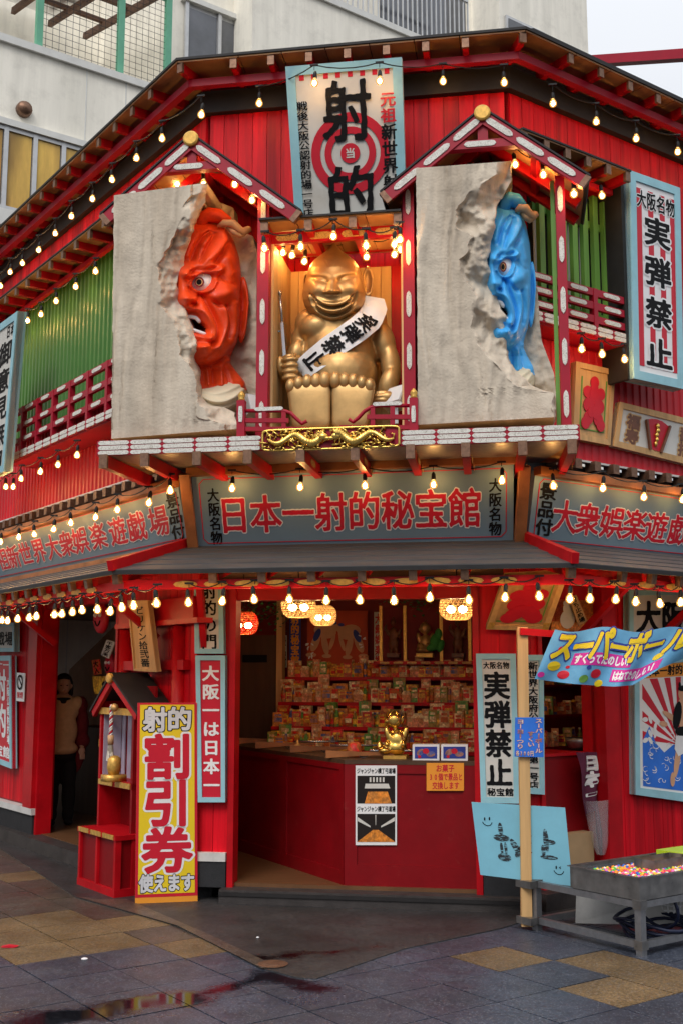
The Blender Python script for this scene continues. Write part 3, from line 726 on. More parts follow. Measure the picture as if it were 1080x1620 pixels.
# ================================================================== PLATFORM for the figures
OP = .92
uP0, zt0 = F.at(154, 700, OP); uP1, zt1 = F.at(916, 669, OP)
zpt = (zt0 + zt1) / 2; zpb = (F.at(155, 722, OP)[1] + F.at(915, 692, OP)[1]) / 2 - .005
print('platform', uP0, uP1, zt0, zt1, zpb)
plat = shop
deck = MB().box(F, uP0 + .03, uP1 - .03, zpb + .03, zpt - .012, .0, OP - .03).build('balcony_deck', M['rawwood'], shop)
fas = MB().box(F, uP0, uP1, zpb, zpt, OP - .03, OP).build('balcony_fascia', M['crimson'], shop)
for uu in (uP0, uP1 - .03): MB().box(F, uu, uu + .03, zpb, zpt, .05, OP - .03).build('balcony_fascia', M['crimson'], shop)
# underside lining slopes back to the wall
zbk = Z(F, 560, 752, .12)
und = MB(); und.add([F.P(uP0 + .01, zpb + .002, OP - .01), F.P(uP1 - .01, zpb + .002, OP - .01), F.P(uP1 - .25, zpb + .02, .05), F.P(uP0 + .3, zpb + .02, .05)], [(0, 1, 2, 3)])
M['lining'] = pm('grey_metal_lining', (.36, .32, .29), .35, metal=.5, var=.2, scale=1, stretch=(30, 30, 2))
und.build('underside_lining', M['lining'], shop)
def plaque(mb, fr, uc, zc, w, h, o, d=.008, m=0, bulge=True, ends=.16):
    e = min(h * .7, w * ends)
    pts = [(uc - w / 2, zc), (uc - w / 2 + e * .4, zc - h * .36), (uc - w / 2 + e, zc - h / 2), (uc + w / 2 - e, zc - h / 2), (uc + w / 2 - e * .4, zc - h * .36), (uc + w / 2, zc),
           (uc + w / 2 - e * .4, zc + h * .36), (uc + w / 2 - e, zc + h / 2), (uc - w / 2 + e, zc + h / 2), (uc - w / 2 + e * .4, zc + h * .36)]
    return mb.poly(fr, pts, o, o + d, m)
# engraved ivory plaque material: scrolls engraved as colour on a flat print
def engraved(name, col, ink, sc):
    m = bpy.data.materials.new(name); m.use_nodes = True; t = m.node_tree; N = t.nodes; K = t.links.new; b = N['Principled BSDF']; b.inputs['Roughness'].default_value = .5
    g = N.new('ShaderNodeNewGeometry'); w = N.new('ShaderNodeTexNoise'); w.inputs['Scale'].default_value = sc; w.inputs['Detail'].default_value = 2; w.inputs['Distortion'].default_value = 2.5
    K(g.outputs['Position'], w.inputs[0]); mr_ = N.new('ShaderNodeMapRange'); mr_.inputs[1].default_value = .56; mr_.inputs[2].default_value = .61; K(w.outputs[0], mr_.inputs[0])
    mx = N.new('ShaderNodeMix'); mx.data_type = 'RGBA'; mx.inputs[6].default_value = (*col, 1); mx.inputs[7].default_value = (*ink, 1); K(mr_.outputs[0], mx.inputs[0]); K(mx.outputs[2], b.inputs['Base Color'])
    bp = N.new('ShaderNodeBump'); bp.inputs['Strength'].default_value = .6; bp.inputs['Distance'].default_value = .004; bp.invert = True; K(mr_.outputs[0], bp.inputs['Height']); K(bp.outputs[0], b.inputs['Normal']); return m
M['ivory'] = engraved('engraved_ivory_plaque', (.76, .72, .64), (.46, .40, .32), 75)
M['ochreplq'] = engraved('engraved_gold_plaque', (.62, .40, .12), (.22, .10, .03), 70)
npq = 13; ph = (zpt - zpb) / 3.25
for r_ in range(3):
    zc = zpb + (zpt - zpb) * (.16 + r_ * .34)
    for sa, sb in ((uP0 + .005, F.at(414, 690, OP)[0]), (F.at(634, 690, OP)[0], uP1 - .005)):
        st = (sb - sa) / 5
        for i in range(5): plaque(MB(), F, sa + st * (i + .5), zc, st * .97, ph * .92, OP, .005, ends=.12).build('ivory_plaque', M['ivory'], shop)
jx = [166, 231, 313, 393, 476, 562, 649, 736, 826, 904]
for i, x in enumerate(jx):
    u = F.at(x, 712, OP)[0]; ub = u + (U(F, 560, .1) - u) * .03
    zz = zpb - .045
    MB().beam(F.P(ub, zz - .002, .06), F.P(u, zz, OP - .0), .05, .085).build('joist', M['redgloss'], shop)
    MB().beam(F.P(u, zz, OP - .003), F.P(u, zz, OP + .028), .058, .094).build('joist_cap', M['copper'], shop)
    for o in (.3, .62):
        for sg in (-1, 1):
            w = .09; oc = o
            v = [F.P(u + sg * .0265, zz + dz, oc + do) for do, dz in ((-w, 0), (-w * .7, -.022), (w * .7, -.022), (w, 0), (w * .7, .022), (-w * .7, .022))]
            v2 = [F.P(u + sg * .029, zz + dz, oc + do) for do, dz in ((-w, 0), (-w * .7, -.022), (w * .7, -.022), (w, 0), (w * .7, .022), (-w * .7, .022))]
            MB().add(v2 + v, [(0, 1, 2, 3, 4, 5)] + [(k, 6 + k, 6 + (k + 1) % 6, (k + 1) % 6) for k in range(6)]).build('joist_plaque', M['ochreplq'], shop)
# ================================================================== GABLE CANOPIES
def gable(peak, le, re, o1, tiey, posts, label):
    """peak, le, re: pixels of the ridge and the two eaves of the front face on the plane o1"""
    pu, pz = F.at(*peak, o1); lu, lz = F.at(*le, o1); ru, rz = F.at(*re, o1)
    zl = (lz + rz) / 2
    print('gable', pu, pz, lu, lz, ru, rz)
    t = thing('gable_canopy', label, 'gable canopy', F.P(pu, zl, o1 / 2))
    for (eu, ez, sg) in ((lu, lz, -1), (ru, rz, 1)):
        d = np.array([eu - pu, ez - pz]); L = np.hypot(*d); d /= L; nrm = np.array([-d[1], d[0]]); nrm = nrm if nrm[1] > 0 else -nrm
        def q(s, h): a = np.array([pu, pz]) + d * s - nrm * h; return (float(a[0]), float(a[1]))
        w = .085
        MB().poly(F, [q(0, 0), q(L, 0), q(L, w), q(w * .4, w)], o1 - .03, o1).build('bargeboard', M['crimson'], t)
        MB().poly(F, [q(L - .005, -.004), q(L + .035, -.004), q(L + .035, w + .004), q(L - .005, w + .004)], o1 - .04, o1 + .006).build('end_cap', M['copper'], t)
        # roof sheet, black on top, plywood below
        MB().poly(F, [q(-.02, -.016), q(L + .02, -.016), q(L + .02, -.004), q(-.0, -.004)], .0, o1 + .01).build('roof_sheet', M['blackwood'], t)
        for k in range(4):
            a, b = L * k / 4 + .003, L * (k + 1) / 4 - .003
            MB().poly(F, [q(a, .0), q(b, .0), q(b, .012), q(a, .012)], .0, o1 - .032).build('soffit_board', M['ply'], t)
        for o in (.12, .42):
            MB().poly(F, [q(.02, .014), q(L - .01, .014), q(L - .01, .08), q(.06, .08)], o, o + .045).build('rafter', M['redgloss'], t)
        MB().poly(F, [q(L * .52, .012), q(L * .52 + .05, .012), q(L * .52 + .05, .06), q(L * .52, .06)], .02, o1 - .035).build('purlin', M['redgloss'], t)
        for k in range(3):
            c = L * (.2 + .3 * k); hw = .115; h0, h1 = w * .24, w * .76
            pts = [q(c - hw, w / 2), q(c - hw + .012, h1 - .008), q(c - hw + .035, h1), q(c + hw - .035, h1), q(c + hw - .012, h1 - .008), q(c + hw, w / 2), q(c + hw - .012, h0 + .008), q(c + hw - .035, h0), q(c - hw + .035, h0), q(c - hw + .012, h0 + .008)]
            MB().poly(F, pts, o1, o1 + .007).build('ivory_plaque', M['ivory'], t)
    # tie beam, king post, gold boss
    tz = Z(F, peak[0], tiey, o1); fr_ = (pz - tz) / (pz - zl)
    ul, ur = pu + (lu - pu) * fr_, pu + (ru - pu) * fr_
    MB().box(F, ul + .03, ur - .03, tz - .03, tz + .03, o1 - .07, o1 - .01).build('tie_beam', M['crimson'], t)
    plaque(MB(), F, pu - .02, tz, .22, .04, o1 - .01, .006).build('ivory_plaque', M['ivory'], t)
    MB().box(F, pu - .035, pu + .035, tz + .03, pz - .06, o1 - .06, o1 - .02).build('king_post', M['crimson'], t)
    b = MB(); b.lathe(F.P(pu, pz - .03, o1 - .01), [(.0, .035), (.045, .035), (.056, .028), (.058, 0)], 20, axis=F.n); b.build('gold_boss', M['goldplate'], t, smooth=False)
    MB().box(F, pu - .03, pu + .03, pz - .12, pz - .05, .05, o1 - .03).build('ridge_beam', M['crimson'], t)
    return t
OG = .84
gable((303, 214), (163, 338), (471, 332), OG, 262, None, 'red gabled timber canopy with ivory plaques above the red face sculpture')
gable((762, 173), (606, 302), (927, 277), OG, 226, None, 'red gabled timber canopy with ivory plaques above the blue face sculpture')
def post(px_l, px_r, ytop, label, name='timber_post', o=.72, mat='crimson', plq=True, zb=None):
    yb = 640
    ul = (F.at(px_l[0], ytop, o)[0] + F.at(px_l[1], yb, o)[0]) / 2; ur = (F.at(px_r[0], ytop, o)[0] + F.at(px_r[1], yb, o)[0]) / 2
    zt = Z(F, px_l[0], ytop, o); zb = zpt if zb is None else zb
    t = thing(name, label, 'post', F.P((ul + ur) / 2, zb, o))
    MB().box(F, ul, ur, zb, zt, o - (ur - ul), o).build('shaft', M[mat], t)
    if plq:
        n = 5
        for k in range(n):
            zc = zb + (zt - zb) * (k + .52) / n; hw, hh = .017, .095; uc = (ul + ur) / 2
            pts = [(uc, zc - hh), (uc + hw * .75, zc - hh + .018), (uc + hw, zc - hh + .04), (uc + hw, zc + hh - .04), (uc + hw * .75, zc + hh - .018), (uc, zc + hh), (uc - hw * .75, zc + hh - .018), (uc - hw, zc + hh - .04), (uc - hw, zc - hh + .04), (uc - hw * .75, zc - hh + .018)]
            MB().poly(F, pts, o, o + .007).build('ivory_plaque', M['ivory'], t)
    return t
post((408, 405), (426, 424), 298, 'crimson post with ivory plaques beside the red face sculpture')
post((637, 637), (655, 655), 282, 'crimson post with ivory plaques between the gold statue and the blue face sculpture')
post((876, 888), (891, 903), 278, 'crimson post with ivory plaques at the outer edge of the blue face sculpture')
post((186, 186), (200, 200), 320, 'crimson post hidden mostly behind the red face sculpture', o=.30)
post((868, 880), (874, 887), 286, 'thin green timber post beside the blue face sculpture', o=.66, mat='greenwood', plq=False)
# niche of the gold statue: small lean-to roof
uN0, uN1 = U(F, 424, .72, 500), U(F, 637, .72, 500)
zN = (Z(F, 415, 349, .80) + Z(F, 637, 335, .80)) / 2
nr = thing('niche_canopy', 'small plywood lean-to roof over the gold statue with red plaqued beam', 'canopy', F.P((uN0 + uN1) / 2, zN, .4))
MB().poly(F, [(uN0 - .05, zN), (uN1 + .0, zN), (uN1, zN + .014), (uN0 - .05, zN + .014)], .1, .82).build('roof_sheet', M['blackwood'], nr)
for k in range(4):
    a = uN0 - .04 + (uN1 - uN0 + .04) * k / 4; b = uN0 - .04 + (uN1 - uN0 + .04) * (k + 1) / 4
    MB().box(F, a + .003, b - .003, zN - .012, zN - .001, .1, .80).build('soffit_board', M['ply'], nr)
for k in range(4):
    u = uN0 - .015 + (uN1 - uN0 - .01) * k / 3
    MB().box(F, u - .022, u + .022, zN - .085, zN - .013, .1, .765).build('joist', M['redgloss'], nr)
    MB().box(F, u - .027, u + .027, zN - .09, zN - .004, .765, .80).build('joist_cap', M['copper'], nr)
for o, dz in ((.60, zN - Z(F, 527, 372, .60)), (.12, zN - Z(F, 527, 392, .12))):
    MB().box(F, uN0, uN1, zN - dz - .055, zN - dz + .03, o, o + .04).build('beam', M['redgloss'], nr)
    for k in range(4): plaque(MB(), F, uN0 + (uN1 - uN0) * (k + .5) / 4, zN - dz - .012, .17, .05, o + .04, .005).build('gold_plaque', M['ochreplq'], nr)
# niche side and back boarding
M['pineboard'] = pm('glow_tinted_pine_board', (.68, .44, .19), .5, var=.12, scale=1, stretch=VERT, rand=.08)  # orange pushed into the pine tone to paint in the bulb glow
nb = thing('niche_lining', 'pale and red vertical boards lining the niche behind the gold statue', 'boarding', F.P((uN0 + uN1) / 2, zpt, .05))
xs = [(436, 'pineboard'), (450, 'redgloss'), (475, 'pineboard'), (492, 'redgloss'), (520, 'pineboard'), (548, 'pineboard'), (575, 'pineboard'), (605, 'pineboard'), (618, 'redgloss'), (632, 'pineboard')]
for k in range(12):
    a = uN0 + (uN1 - uN0) * k / 12; b = uN0 + (uN1 - uN0) * (k + 1) / 12
    MB().box(F, a + .002, b - .002, zpt, zN - .1, .02, .04).build('board', M['redgloss' if k in (3, 10) else 'pineboard'], nb)
for uu, s_ in ((uN0 - .0, 1), (uN1 - .02, -1)):
    for k in range(4):
        MB().box(F, uu, uu + .02, zpt, zN - .1, .04 + k * .15 + .002, .04 + (k + 1) * .15 - .002).build('board', M['pineboard'], nb)
# ================================================================== RAILINGS
def railing(fr, u0, u1, zb, zt, o, bays, label, plq='ivory', back=True):
    t = thing('balcony_railing', label, 'railing', fr.P((u0 + u1) / 2, zb, o - .1))
    rows = 4; H_ = zt - zb
    for k in range(rows):
        z = zb + H_ * (k + .5) / rows + (.0 if k else -.0)
        z = [zb + .045, zb + H_ * .36, zb + H_ * .64, zt - .03][k]
        hh = .04 if k == 0 else .028
        MB().box(fr, u0, u1, z - hh, z + hh, o - .035, o).build('rail', M['crimson'], t)
        if k == 0: MB().box(fr, u0, u1, z - hh - .012, z - hh, o - .5, o - .02).build('balcony_board', M['crimson'], t)
    st = (u1 - u0) / bays
    for i in range(bays + 1):
        u = u0 + st * i
        MB().box(fr, u - .022, u + .022, zb, zt + .0, o - .045, o + .004).build('baluster', M['crimson'], t)
    for i in range(bays):
        uc = u0 + st * (i + .5)
        for z in (zb + H_ * .36, zb + H_ * .64, zt - .03):
            plaque(MB(), fr, uc + random.uniform(-.01, .01), z, st * .5, .034, o, .006).build('ivory_plaque', M['ivory'], t)
        for z in (zb + .026, zb + .064):
            for s_ in (-.25, .25): plaque(MB(), fr, uc + st * s_, z, st * .46, .032, o, .006).build('ivory_plaque', M['ivory'], t)
    return t
oL = .34
zrb = Z(LW, 176, 662, oL); zrt = Z(LW, 176, 567, oL); uA = LW.at(12, 690, oL)[0]
print('left rail', zrb, zrt, uA, LW.at(10, 734, oL), LW.at(14, 655, oL))
railing(LW, uA, -.25, zrb, zrt, oL, 8, 'long crimson balcony railing with plaques in front of the green corrugated sheet')
oR = .26
zr0 = (Z(RW, 898, 526, oR) + Z(RW, 994, 541, oR)) / 2; zr1 = (Z(RW, 898, 444, oR) + Z(RW, 990, 471, oR)) / 2
uR_0, uR_1 = RW.at(893, 500, oR)[0], RW.at(994, 500, oR)[0]
print('right rail', zr0, zr1, uR_0, uR_1)
railing(RW, uR_0 - .42, uR_1, zr0, zr1, oR, 3, 'short crimson balcony railing with plaques below the green slatted screen')
# green corrugated wall, left
gw = thing('corrugated_screen', 'green corrugated metal screen behind the long balcony railing', 'metal screen', LW.P(-3, 3.9, .05))
corrugated('corrugated_sheet', LW, LW.at(18, 600, .10)[0], -.1, 4.0, Z(LW, 170, 388, .10) + .03, .10, .092, .028, M['green'], gw)
# lean-to roofs over the upper openings
def leanto(fr, u0, u1, z, o1, n, label, endcap=True):
    t = thing('lean_to_roof', label, 'small roof', fr.P((u0 + u1) / 2, z, o1 / 2))
    MB().poly(fr, [(u0, z), (u1, z), (u1, z + .014), (u0, z + .014)], .0, o1).build('roof_sheet', M['blackwood'], t)
    k = max(3, n // 2)
    for i in range(k): MB().box(fr, u0 + (u1 - u0) * i / k + .003, u0 + (u1 - u0) * (i + 1) / k - .003, z - .012, z - .001, .0, o1 - .008).build('soffit_board', M['ply'], t)
    for i in range(n):
        u = u0 + .03 + (u1 - u0 - .06) * i / (n - 1)
        MB().box(fr, u - .022, u + .022, z - .08, z - .013, .0, o1 - .035).build('rafter', M['redgloss'], t)
        MB().box(fr, u - .027, u + .027, z - .085, z - .006, o1 - .035, o1 - .008).build('rafter_cap', M['copper'], t)
    MB().box(fr, u0, u1, z - .125, z - .082, o1 * .42, o1 * .42 + .04).build('purlin', M['redgloss'], t)
    return t
zl_ = (Z(LW, 155, 347, .42) + Z(LW, 20, 459, .42)) / 2
print('lower roof left', Z(LW, 155, 347, .42), Z(LW, 20, 459, .42), zl_)
leanto(LW, -6.2, -.12, zl_, .42, 21, 'long lean-to roof with red rafters over the green corrugated screen')
zr_ = (Z(RW, 885, 228, .40) + Z(RW, 997, 270, .40)) / 2
print('lower roof right', Z(RW, 885, 228, .40), Z(RW, 997, 270, .40))
leanto(RW, U(RW, 880, .4, 228) - .35, U(RW, 998, .4, 270), zr_, .40, 6, 'short lean-to roof with red rafters over the green slatted screen')
# green slatted screen on the right wall, a dark sheet behind painted as the shaded opening
gs = thing('slatted_screen', 'upright green timber slats over a window opening painted dark above the short railing', 'screen', RW.P(.5, zr0, .08))
us0, us1 = RW.at(846, 400, .08)[0], RW.at(980, 400, .08)[0]
MB().box(RW, us0, us1, zr0, zr_ - .1, .002, .010).build('opening', M['dark'], gs)  # dark sheet on the wall stands in for the opening's shadowed depth
for i in range(8):
    u = us0 + (us1 - us0) * (i + .5) / 8
    MB().box(RW, u - .028, u + .028, zr0 + .0, zr_ - .13 + random.uniform(-.02, .02), .06, .10).build('slat', M['greenwood'], gs)
for z in (zr_ - .35, zr0 + .25): MB().box(RW, us0, us1, z - .03, z + .03, .03, .06).build('cross_rail', M['greenwood'], gs)
for i in range(5): MB().box(RW, us0 + .05 + i * .17, us0 + .12 + i * .17, zr0, zr_ - .15, .011, .016).build('curtain', M['white'], gs)
# ================================================================== SIGNS, upper storey
OT, OB = .46, .16
q = Quad(F.P(*F.at(452, 106, OT), OT), F.P(*F.at(635, 91, OT), OT), F.P(*F.at(643, 345, OB), OB), F.P(*F.at(468, 360, OB), OB))
s1 = sign('hanging_signboard', 'tall white signboard with a red and white target and big black brush characters', 'signboard', q, bw=.07)
for i, t0 in enumerate(np.linspace(.115, .85, 8)):
    if i % 1 == 0 and i < 8:
        mb = MB(); prism(mb, q, [(t0 - .022 + .02, .055), (t0 + .04, .055), (t0 + .04, .092), (t0 - .002, .092)], .002, .001); mb.build('red_square', M['inkred'], s1)
# target rings
cs, ct = .525, .565; asp = q.w / q.h
def disc(q, cs, ct, r0, r1, mat, name, parent, h=.009, n=40):
    A = [(cs + r1 * math.cos(a), ct + r1 * asp * math.sin(a)) for a in np.linspace(0, 2 * math.pi, n, endpoint=False)]
    mb = MB()
    if r0 > 0:
        B = [(cs + r0 * math.cos(a), ct + r0 * asp * math.sin(a)) for a in np.linspace(0, 2 * math.pi, n, endpoint=False)]
        v = [q(s, t, h) for s, t in A + B]; mb.add(v, [(i, (i + 1) % n, n + (i + 1) % n, n + i) for i in range(n)])
    else: mb.add([q(s, t, h) for s, t in A], [tuple(range(n))])
    return mb.build(name, M[mat], parent)
disc(q, cs, ct, .265, .345, 'inkred', 'target_ring', s1); disc(q, cs, ct, .165, .225, 'inkred', 'target_ring', s1); disc(q, cs, ct, 0, .085, 'inkred', 'target_centre', s1)
lettering(s1, q, [('当', cs - .045, ct - .045 * asp, cs + .045, ct + .045 * asp)], 'board', .03, .012, n=30)
lettering(s1, q, [('射', .29, .10, .74, .50), ('的', .29, .635, .74, 1.0)], 'black', .021, .013, n=84, wob=.011, ay=1.3)
lettering(s1, q, col_cells('戦後大阪公認射的場一号店', .075, .175, .22, .95, 1.0), 'black', .022, .012, n=34)
lettering(s1, q, col_cells('元祖', .80, .94, .20, .40, .95), 'inkred', .028, .012, n=40)
lettering(s1, q, col_cells('新世界射', .80, .94, .40, .82, .98), 'black', .028, .012, n=40)
# right tall sign
q = fquad(RW, [(994, 270), (1073, 298), (1079, 616), (1000, 599)], .30)
s2 = sign('hanging_signboard', 'tall red and white striped signboard with black characters in a pale blue frame', 'signboard', q, face='white', bw=.07, d=.10)
for a in (.13, .36, .59, .80):
    mb = MB(); prism(mb, q, [(a, .07), (a + .10, .07), (a + .10, .93), (a, .93)], .002, .001); mb.build('red_stripe', M['inkred'], s2)
lettering(s2, q, row_cells('大阪名物', .13, .90, .075, .165), 'black', .026, .004, 'white', .07, n=34)
lettering(s2, q, [('実', .26, .19, .80, .34), ('弾', .26, .385, .80, .535), ('禁', .26, .585, .80, .735), ('止', .26, .78, .80, .93)], 'black', .034, .004, 'white', .085, n=60)
MB().box(RW, RW.at(993, 430, .3)[0] - .015, RW.at(993, 430, .3)[0] + .02, q.p[3][2], q.p[0][2], .02, .27).build('side_board', M['blackwood'], s2)
# left leaning sign
q = Quad(LW.P(LW.at(30, 492, .62)[0] - .75, Z(LW, 30, 492, .62) + .0, .62), LW.P(*LW.at(30, 492, .62), .62), LW.P(*LW.at(8, 746, .50), .50), LW.P(LW.at(8, 746, .50)[0] - .75, Z(LW, 8, 746, .50), .50))
s3 = sign('hanging_signboard', 'white signboard with black characters hung on the long crimson railing', 'signboard', q, bw=.07, d=.08)
lettering(s3, q, col_cells('御意見無用', .40, .88, .13, 1.0, .9), 'black', .028, .003, n=50)
lettering(s3, q, col_cells('日本一', .12, .32, .12, .6, .9), 'black', .026, .003, n=40)
lettering(s3, q, row_cells('日本', .62, .90, .05, .13, .9), 'black', .026, .003, n=30)
# small framed pictures on the right
q = fquad(RW, [(909, 572), (971, 586), (963, 705), (904, 694)], .07)
s4 = sign('framed_plaque', 'upright pine frame with a big red full house emblem on buff ground', 'plaque', q, face='rawwood', frame='rawwood', bw=.045, d=.05)
for (a, b, c, d_) in ((.17, .17, .2, .83), (.80, .17, .83, .83), (.17, .84, .83, .855)):
    mb = MB(); prism(mb, q, [(a, b), (c, b), (c, d_), (a, d_)], .003, .001); mb.build('green_line', M['greenwood'], s4)
def oiri(parent, q, cs=.5, h=.004, mat='inkred', sw=1.0):
    mb = MB()
    def blob(pts, hh): prism(mb, q, pts, .004, hh)
    def circ(s, t, r, hh, n=18): blob([(s + r * sw * math.cos(a), t + r * (q.w / q.h) * math.sin(a)) for a in np.linspace(0, 2 * math.pi, n, endpoint=False)], hh)
    k = 0
    for s, t, r in ((cs, .22, .11), (cs, .30, .10), (cs - .17, .36, .11), (cs + .17, .36, .11), (cs, .36, .12), (cs, .46, .13), (cs - .14, .53, .13), (cs + .14, .53, .13), (cs, .62, .12), (cs - .13, .70, .12), (cs + .13, .70, .12), (cs - .20, .77, .11), (cs + .20, .77, .11), (cs - .06, .62, .1), (cs + .06, .63, .1)):
        circ(s, t, r, h + k * .0006); k += 1
    mb.build('emblem', M[mat], parent)
oiri(s4, q)
q = fquad(RW, [(978, 636), (1102, 667), (1096, 738), (968, 706)], .07)
s5 = sign('framed_plaque', 'wide pine frame with a red fan and gilt shell between carved characters', 'plaque', q, face='board', frame='rawwood', bw=.05, d=.05)
for k, s_ in ((0, .12), (1, .78)):
    lettering(s5, q, col_cells('福寿' if k == 0 else '壽招', s_, s_ + .16, .2, .86, 1.0), 'woodart', .05, .004, 'rawwood', .12, n=34)
mb = MB(); prism(mb, q, [(.42, .85), (.34, .25), (.40, .20), (.47, .18), (.54, .20), (.62, .27), (.56, .88), (.49, .90)], .01, .002); mb.build('red_fan', M['inkred'], s5)
for a, b in (((.335, .25), (.42, .88)), ((.63, .27), (.55, .90))): MB().beam(q(*a, .02), q(*b, .02), .02, .02).build('fan_stick', M['woodart'], s5)
mb = MB()
for k in range(5): mb.ball(q(.475 + .008 * (k % 2), .34 + .1 * k, .02), (.022 - .002 * abs(k - 1), .015, .024), 8)
mb.build('gilt_shell', M['brightgold'], s5, smooth=True)
# ================================================================== SIGNS over the canopy
def leanq(fr, tl, tr, br, bl, ot, ob): return Quad(fr.P(*fr.at(*tl, ot), ot), fr.P(*fr.at(*tr, ot), ot), fr.P(*fr.at(*br, ob), ob), fr.P(*fr.at(*bl, ob), ob))
def redline(parent, q, m_s, m_t, w=.006):
    ws, wt = w / q.w, w / q.h; cs_, ct_ = .035 / q.w, .035 / q.h
    pts = [(m_s + cs_, m_t), (1 - m_s - cs_, m_t), (1 - m_s, m_t + ct_), (1 - m_s, 1 - m_t - ct_), (1 - m_s - cs_, 1 - m_t), (m_s + cs_, 1 - m_t), (m_s, 1 - m_t - ct_), (m_s, m_t + ct_)]
    mb = MB()
    for i in range(8): mb.beam(q(*pts[i], .003), q(*pts[(i + 1) % 8], .003), .004, w, up=q.p[0] - q.p[3])
    mb.build('border_line', M['inkred'], parent)
q = leanq(F, (303, 748), (812, 728), (811, 860), (314, 871), .30, .12)
s6 = sign('shop_fascia_sign', 'long grey blue sign over the canopy with large red white edged characters', 'shop sign', q, face='greyblue', frame=None)
redline(s6, q, .022, .09)
lettering(s6, q, row_cells('日本一射的秘宝館', .075, .905, .30, .80, 1.02), 'inkred', .021, .004, 'white', .048, n=64)
for a, b in ((.045, .085), (.925, .965)): lettering(s6, q, col_cells('大阪名物', a, b, .20, .93 if a < .5 else .90, 1.0), 'black', .025, .004, n=34)
MB().beam(q(-.01, 1.03, .02), q(1.01, 1.03, .02), .07, .05).build('bottom_rail', M['brownwood'], s6)
MB().beam(q(-.01, -.01, .02), q(1.01, -.01, .02), .07, .06).build('top_rail', M['brownwood'], s6)
def postq(p0, p1, label, w=.075):
    t = thing('sign_post', label, 'post', p0); MB().beam(p0, p1, w, w, up=(0, 1, 0)).build('shaft', M['brownwood'], t)
postq(F.P(*F.at(307, 872, .14), .14) + (0, 0, .0), F.P(*F.at(292, 750, .34), .34), 'brown stained leaning post between the front sign and the side sign with amusement hall characters')
postq(F.P(*F.at(821, 862, .14), .14), F.P(*F.at(829, 737, .34), .34), 'brown stained leaning post between the front sign and the short side sign with prize characters')
# left fascia sign
zb_, zt_ = LW.at(292, 860, .12)[1], LW.at(278, 764, .30)[1]
uR_t, uR_b = LW.at(281, 764, .30)[0], LW.at(298, 860, .12)[0]
q = Quad(LW.P(-4.9, zt_, .30), LW.P(uR_t, zt_, .30), LW.P(uR_b, zb_, .12), LW.P(-4.9, zb_, .12))
print('left sign z', zb_, zt_, uR_t, uR_b, 'w', q.w)
s7 = sign('shop_fascia_sign', 'grey blue sign running down the side street with red amusement hall characters', 'shop sign', q, face='greyblue', frame=None)
redline(s7, q, .010, .09)
def sq(px, py):      # pixel to s on the left sign
    u = LW.at(px, py, .2)[0]; return (u + 4.9) / (4.9 + (uR_t + uR_b) / 2)
cx = [(253, 825), (218, 837), (188, 845), (157, 853), (129, 861), (107, 866), (85, 873), (63, 875), (42, 882), (23, 888), (6, 892)]
txt = '場戯遊楽娯衆大界世新祖'
cells = []
for (x, y), ch in zip(cx, txt):
    s_ = sq(x, y); cells.append((ch, s_ - .034, .27, s_ + .034, .80))
lettering(s7, q, cells, 'inkred', .021, .004, 'white', .048, n=60)
s_ = sq(280, 810); lettering(s7, q, col_cells('景品付', s_ - .022, s_ + .022, .12, .92, 1.0), 'black', .025, .004, n=34)
MB().beam(q(0, 1.04, .02), q(1.0, 1.04, .02), .07, .05).build('bottom_rail', M['brownwood'], s7); MB().beam(q(0, -.01, .02), q(1.0, -.01, .02), .07, .06).build('top_rail', M['brownwood'], s7)
# right fascia sign
zb_, zt_ = RW.at(836, 862, .12)[1], RW.at(846, 745, .30)[1]
u0t, u0b = RW.at(846, 745, .30)[0], RW.at(833, 862, .12)[0]
q = Quad(RW.P(u0t, zt_, .30), RW.P(2.9, zt_, .30), RW.P(2.9, zb_, .12), RW.P(u0b, zb_, .12))
print('right sign', zb_, zt_, u0t, u0b)
s8 = sign('shop_fascia_sign', 'grey blue sign beyond the brown post with red characters starting beside a black prize column', 'shop sign', q, face='greyblue', frame=None)
redline(s8, q, .018, .09)
def sr(px, py): u = RW.at(px, py, .2)[0]; return (u - (u0t + u0b) / 2) / (2.9 - (u0t + u0b) / 2)
cells = []
for x, ch in ((892, '大'), (928, '衆'), (966, '娯'), (1002, '楽'), (1036, '遊'), (1072, '戯'), (1105, '場')):
    s_ = sr(x, 820); cells.append((ch, s_ - .046, .32, s_ + .046, .80))
lettering(s8, q, cells, 'inkred', .021, .004, 'white', .048, n=60)
s_ = sr(861, 810); lettering(s8, q, col_cells('景品付', s_ - .030, s_ + .030, .12, .86, 1.0), 'black', .03, .004, n=34)
MB().beam(q(0, 1.04, .02), q(1.0, 1.04, .02), .07, .05).build('bottom_rail', M['brownwood'], s8); MB().beam(q(0, -.01, .02), q(1.0, -.01, .02), .07, .06).build('top_rail', M['brownwood'], s8)
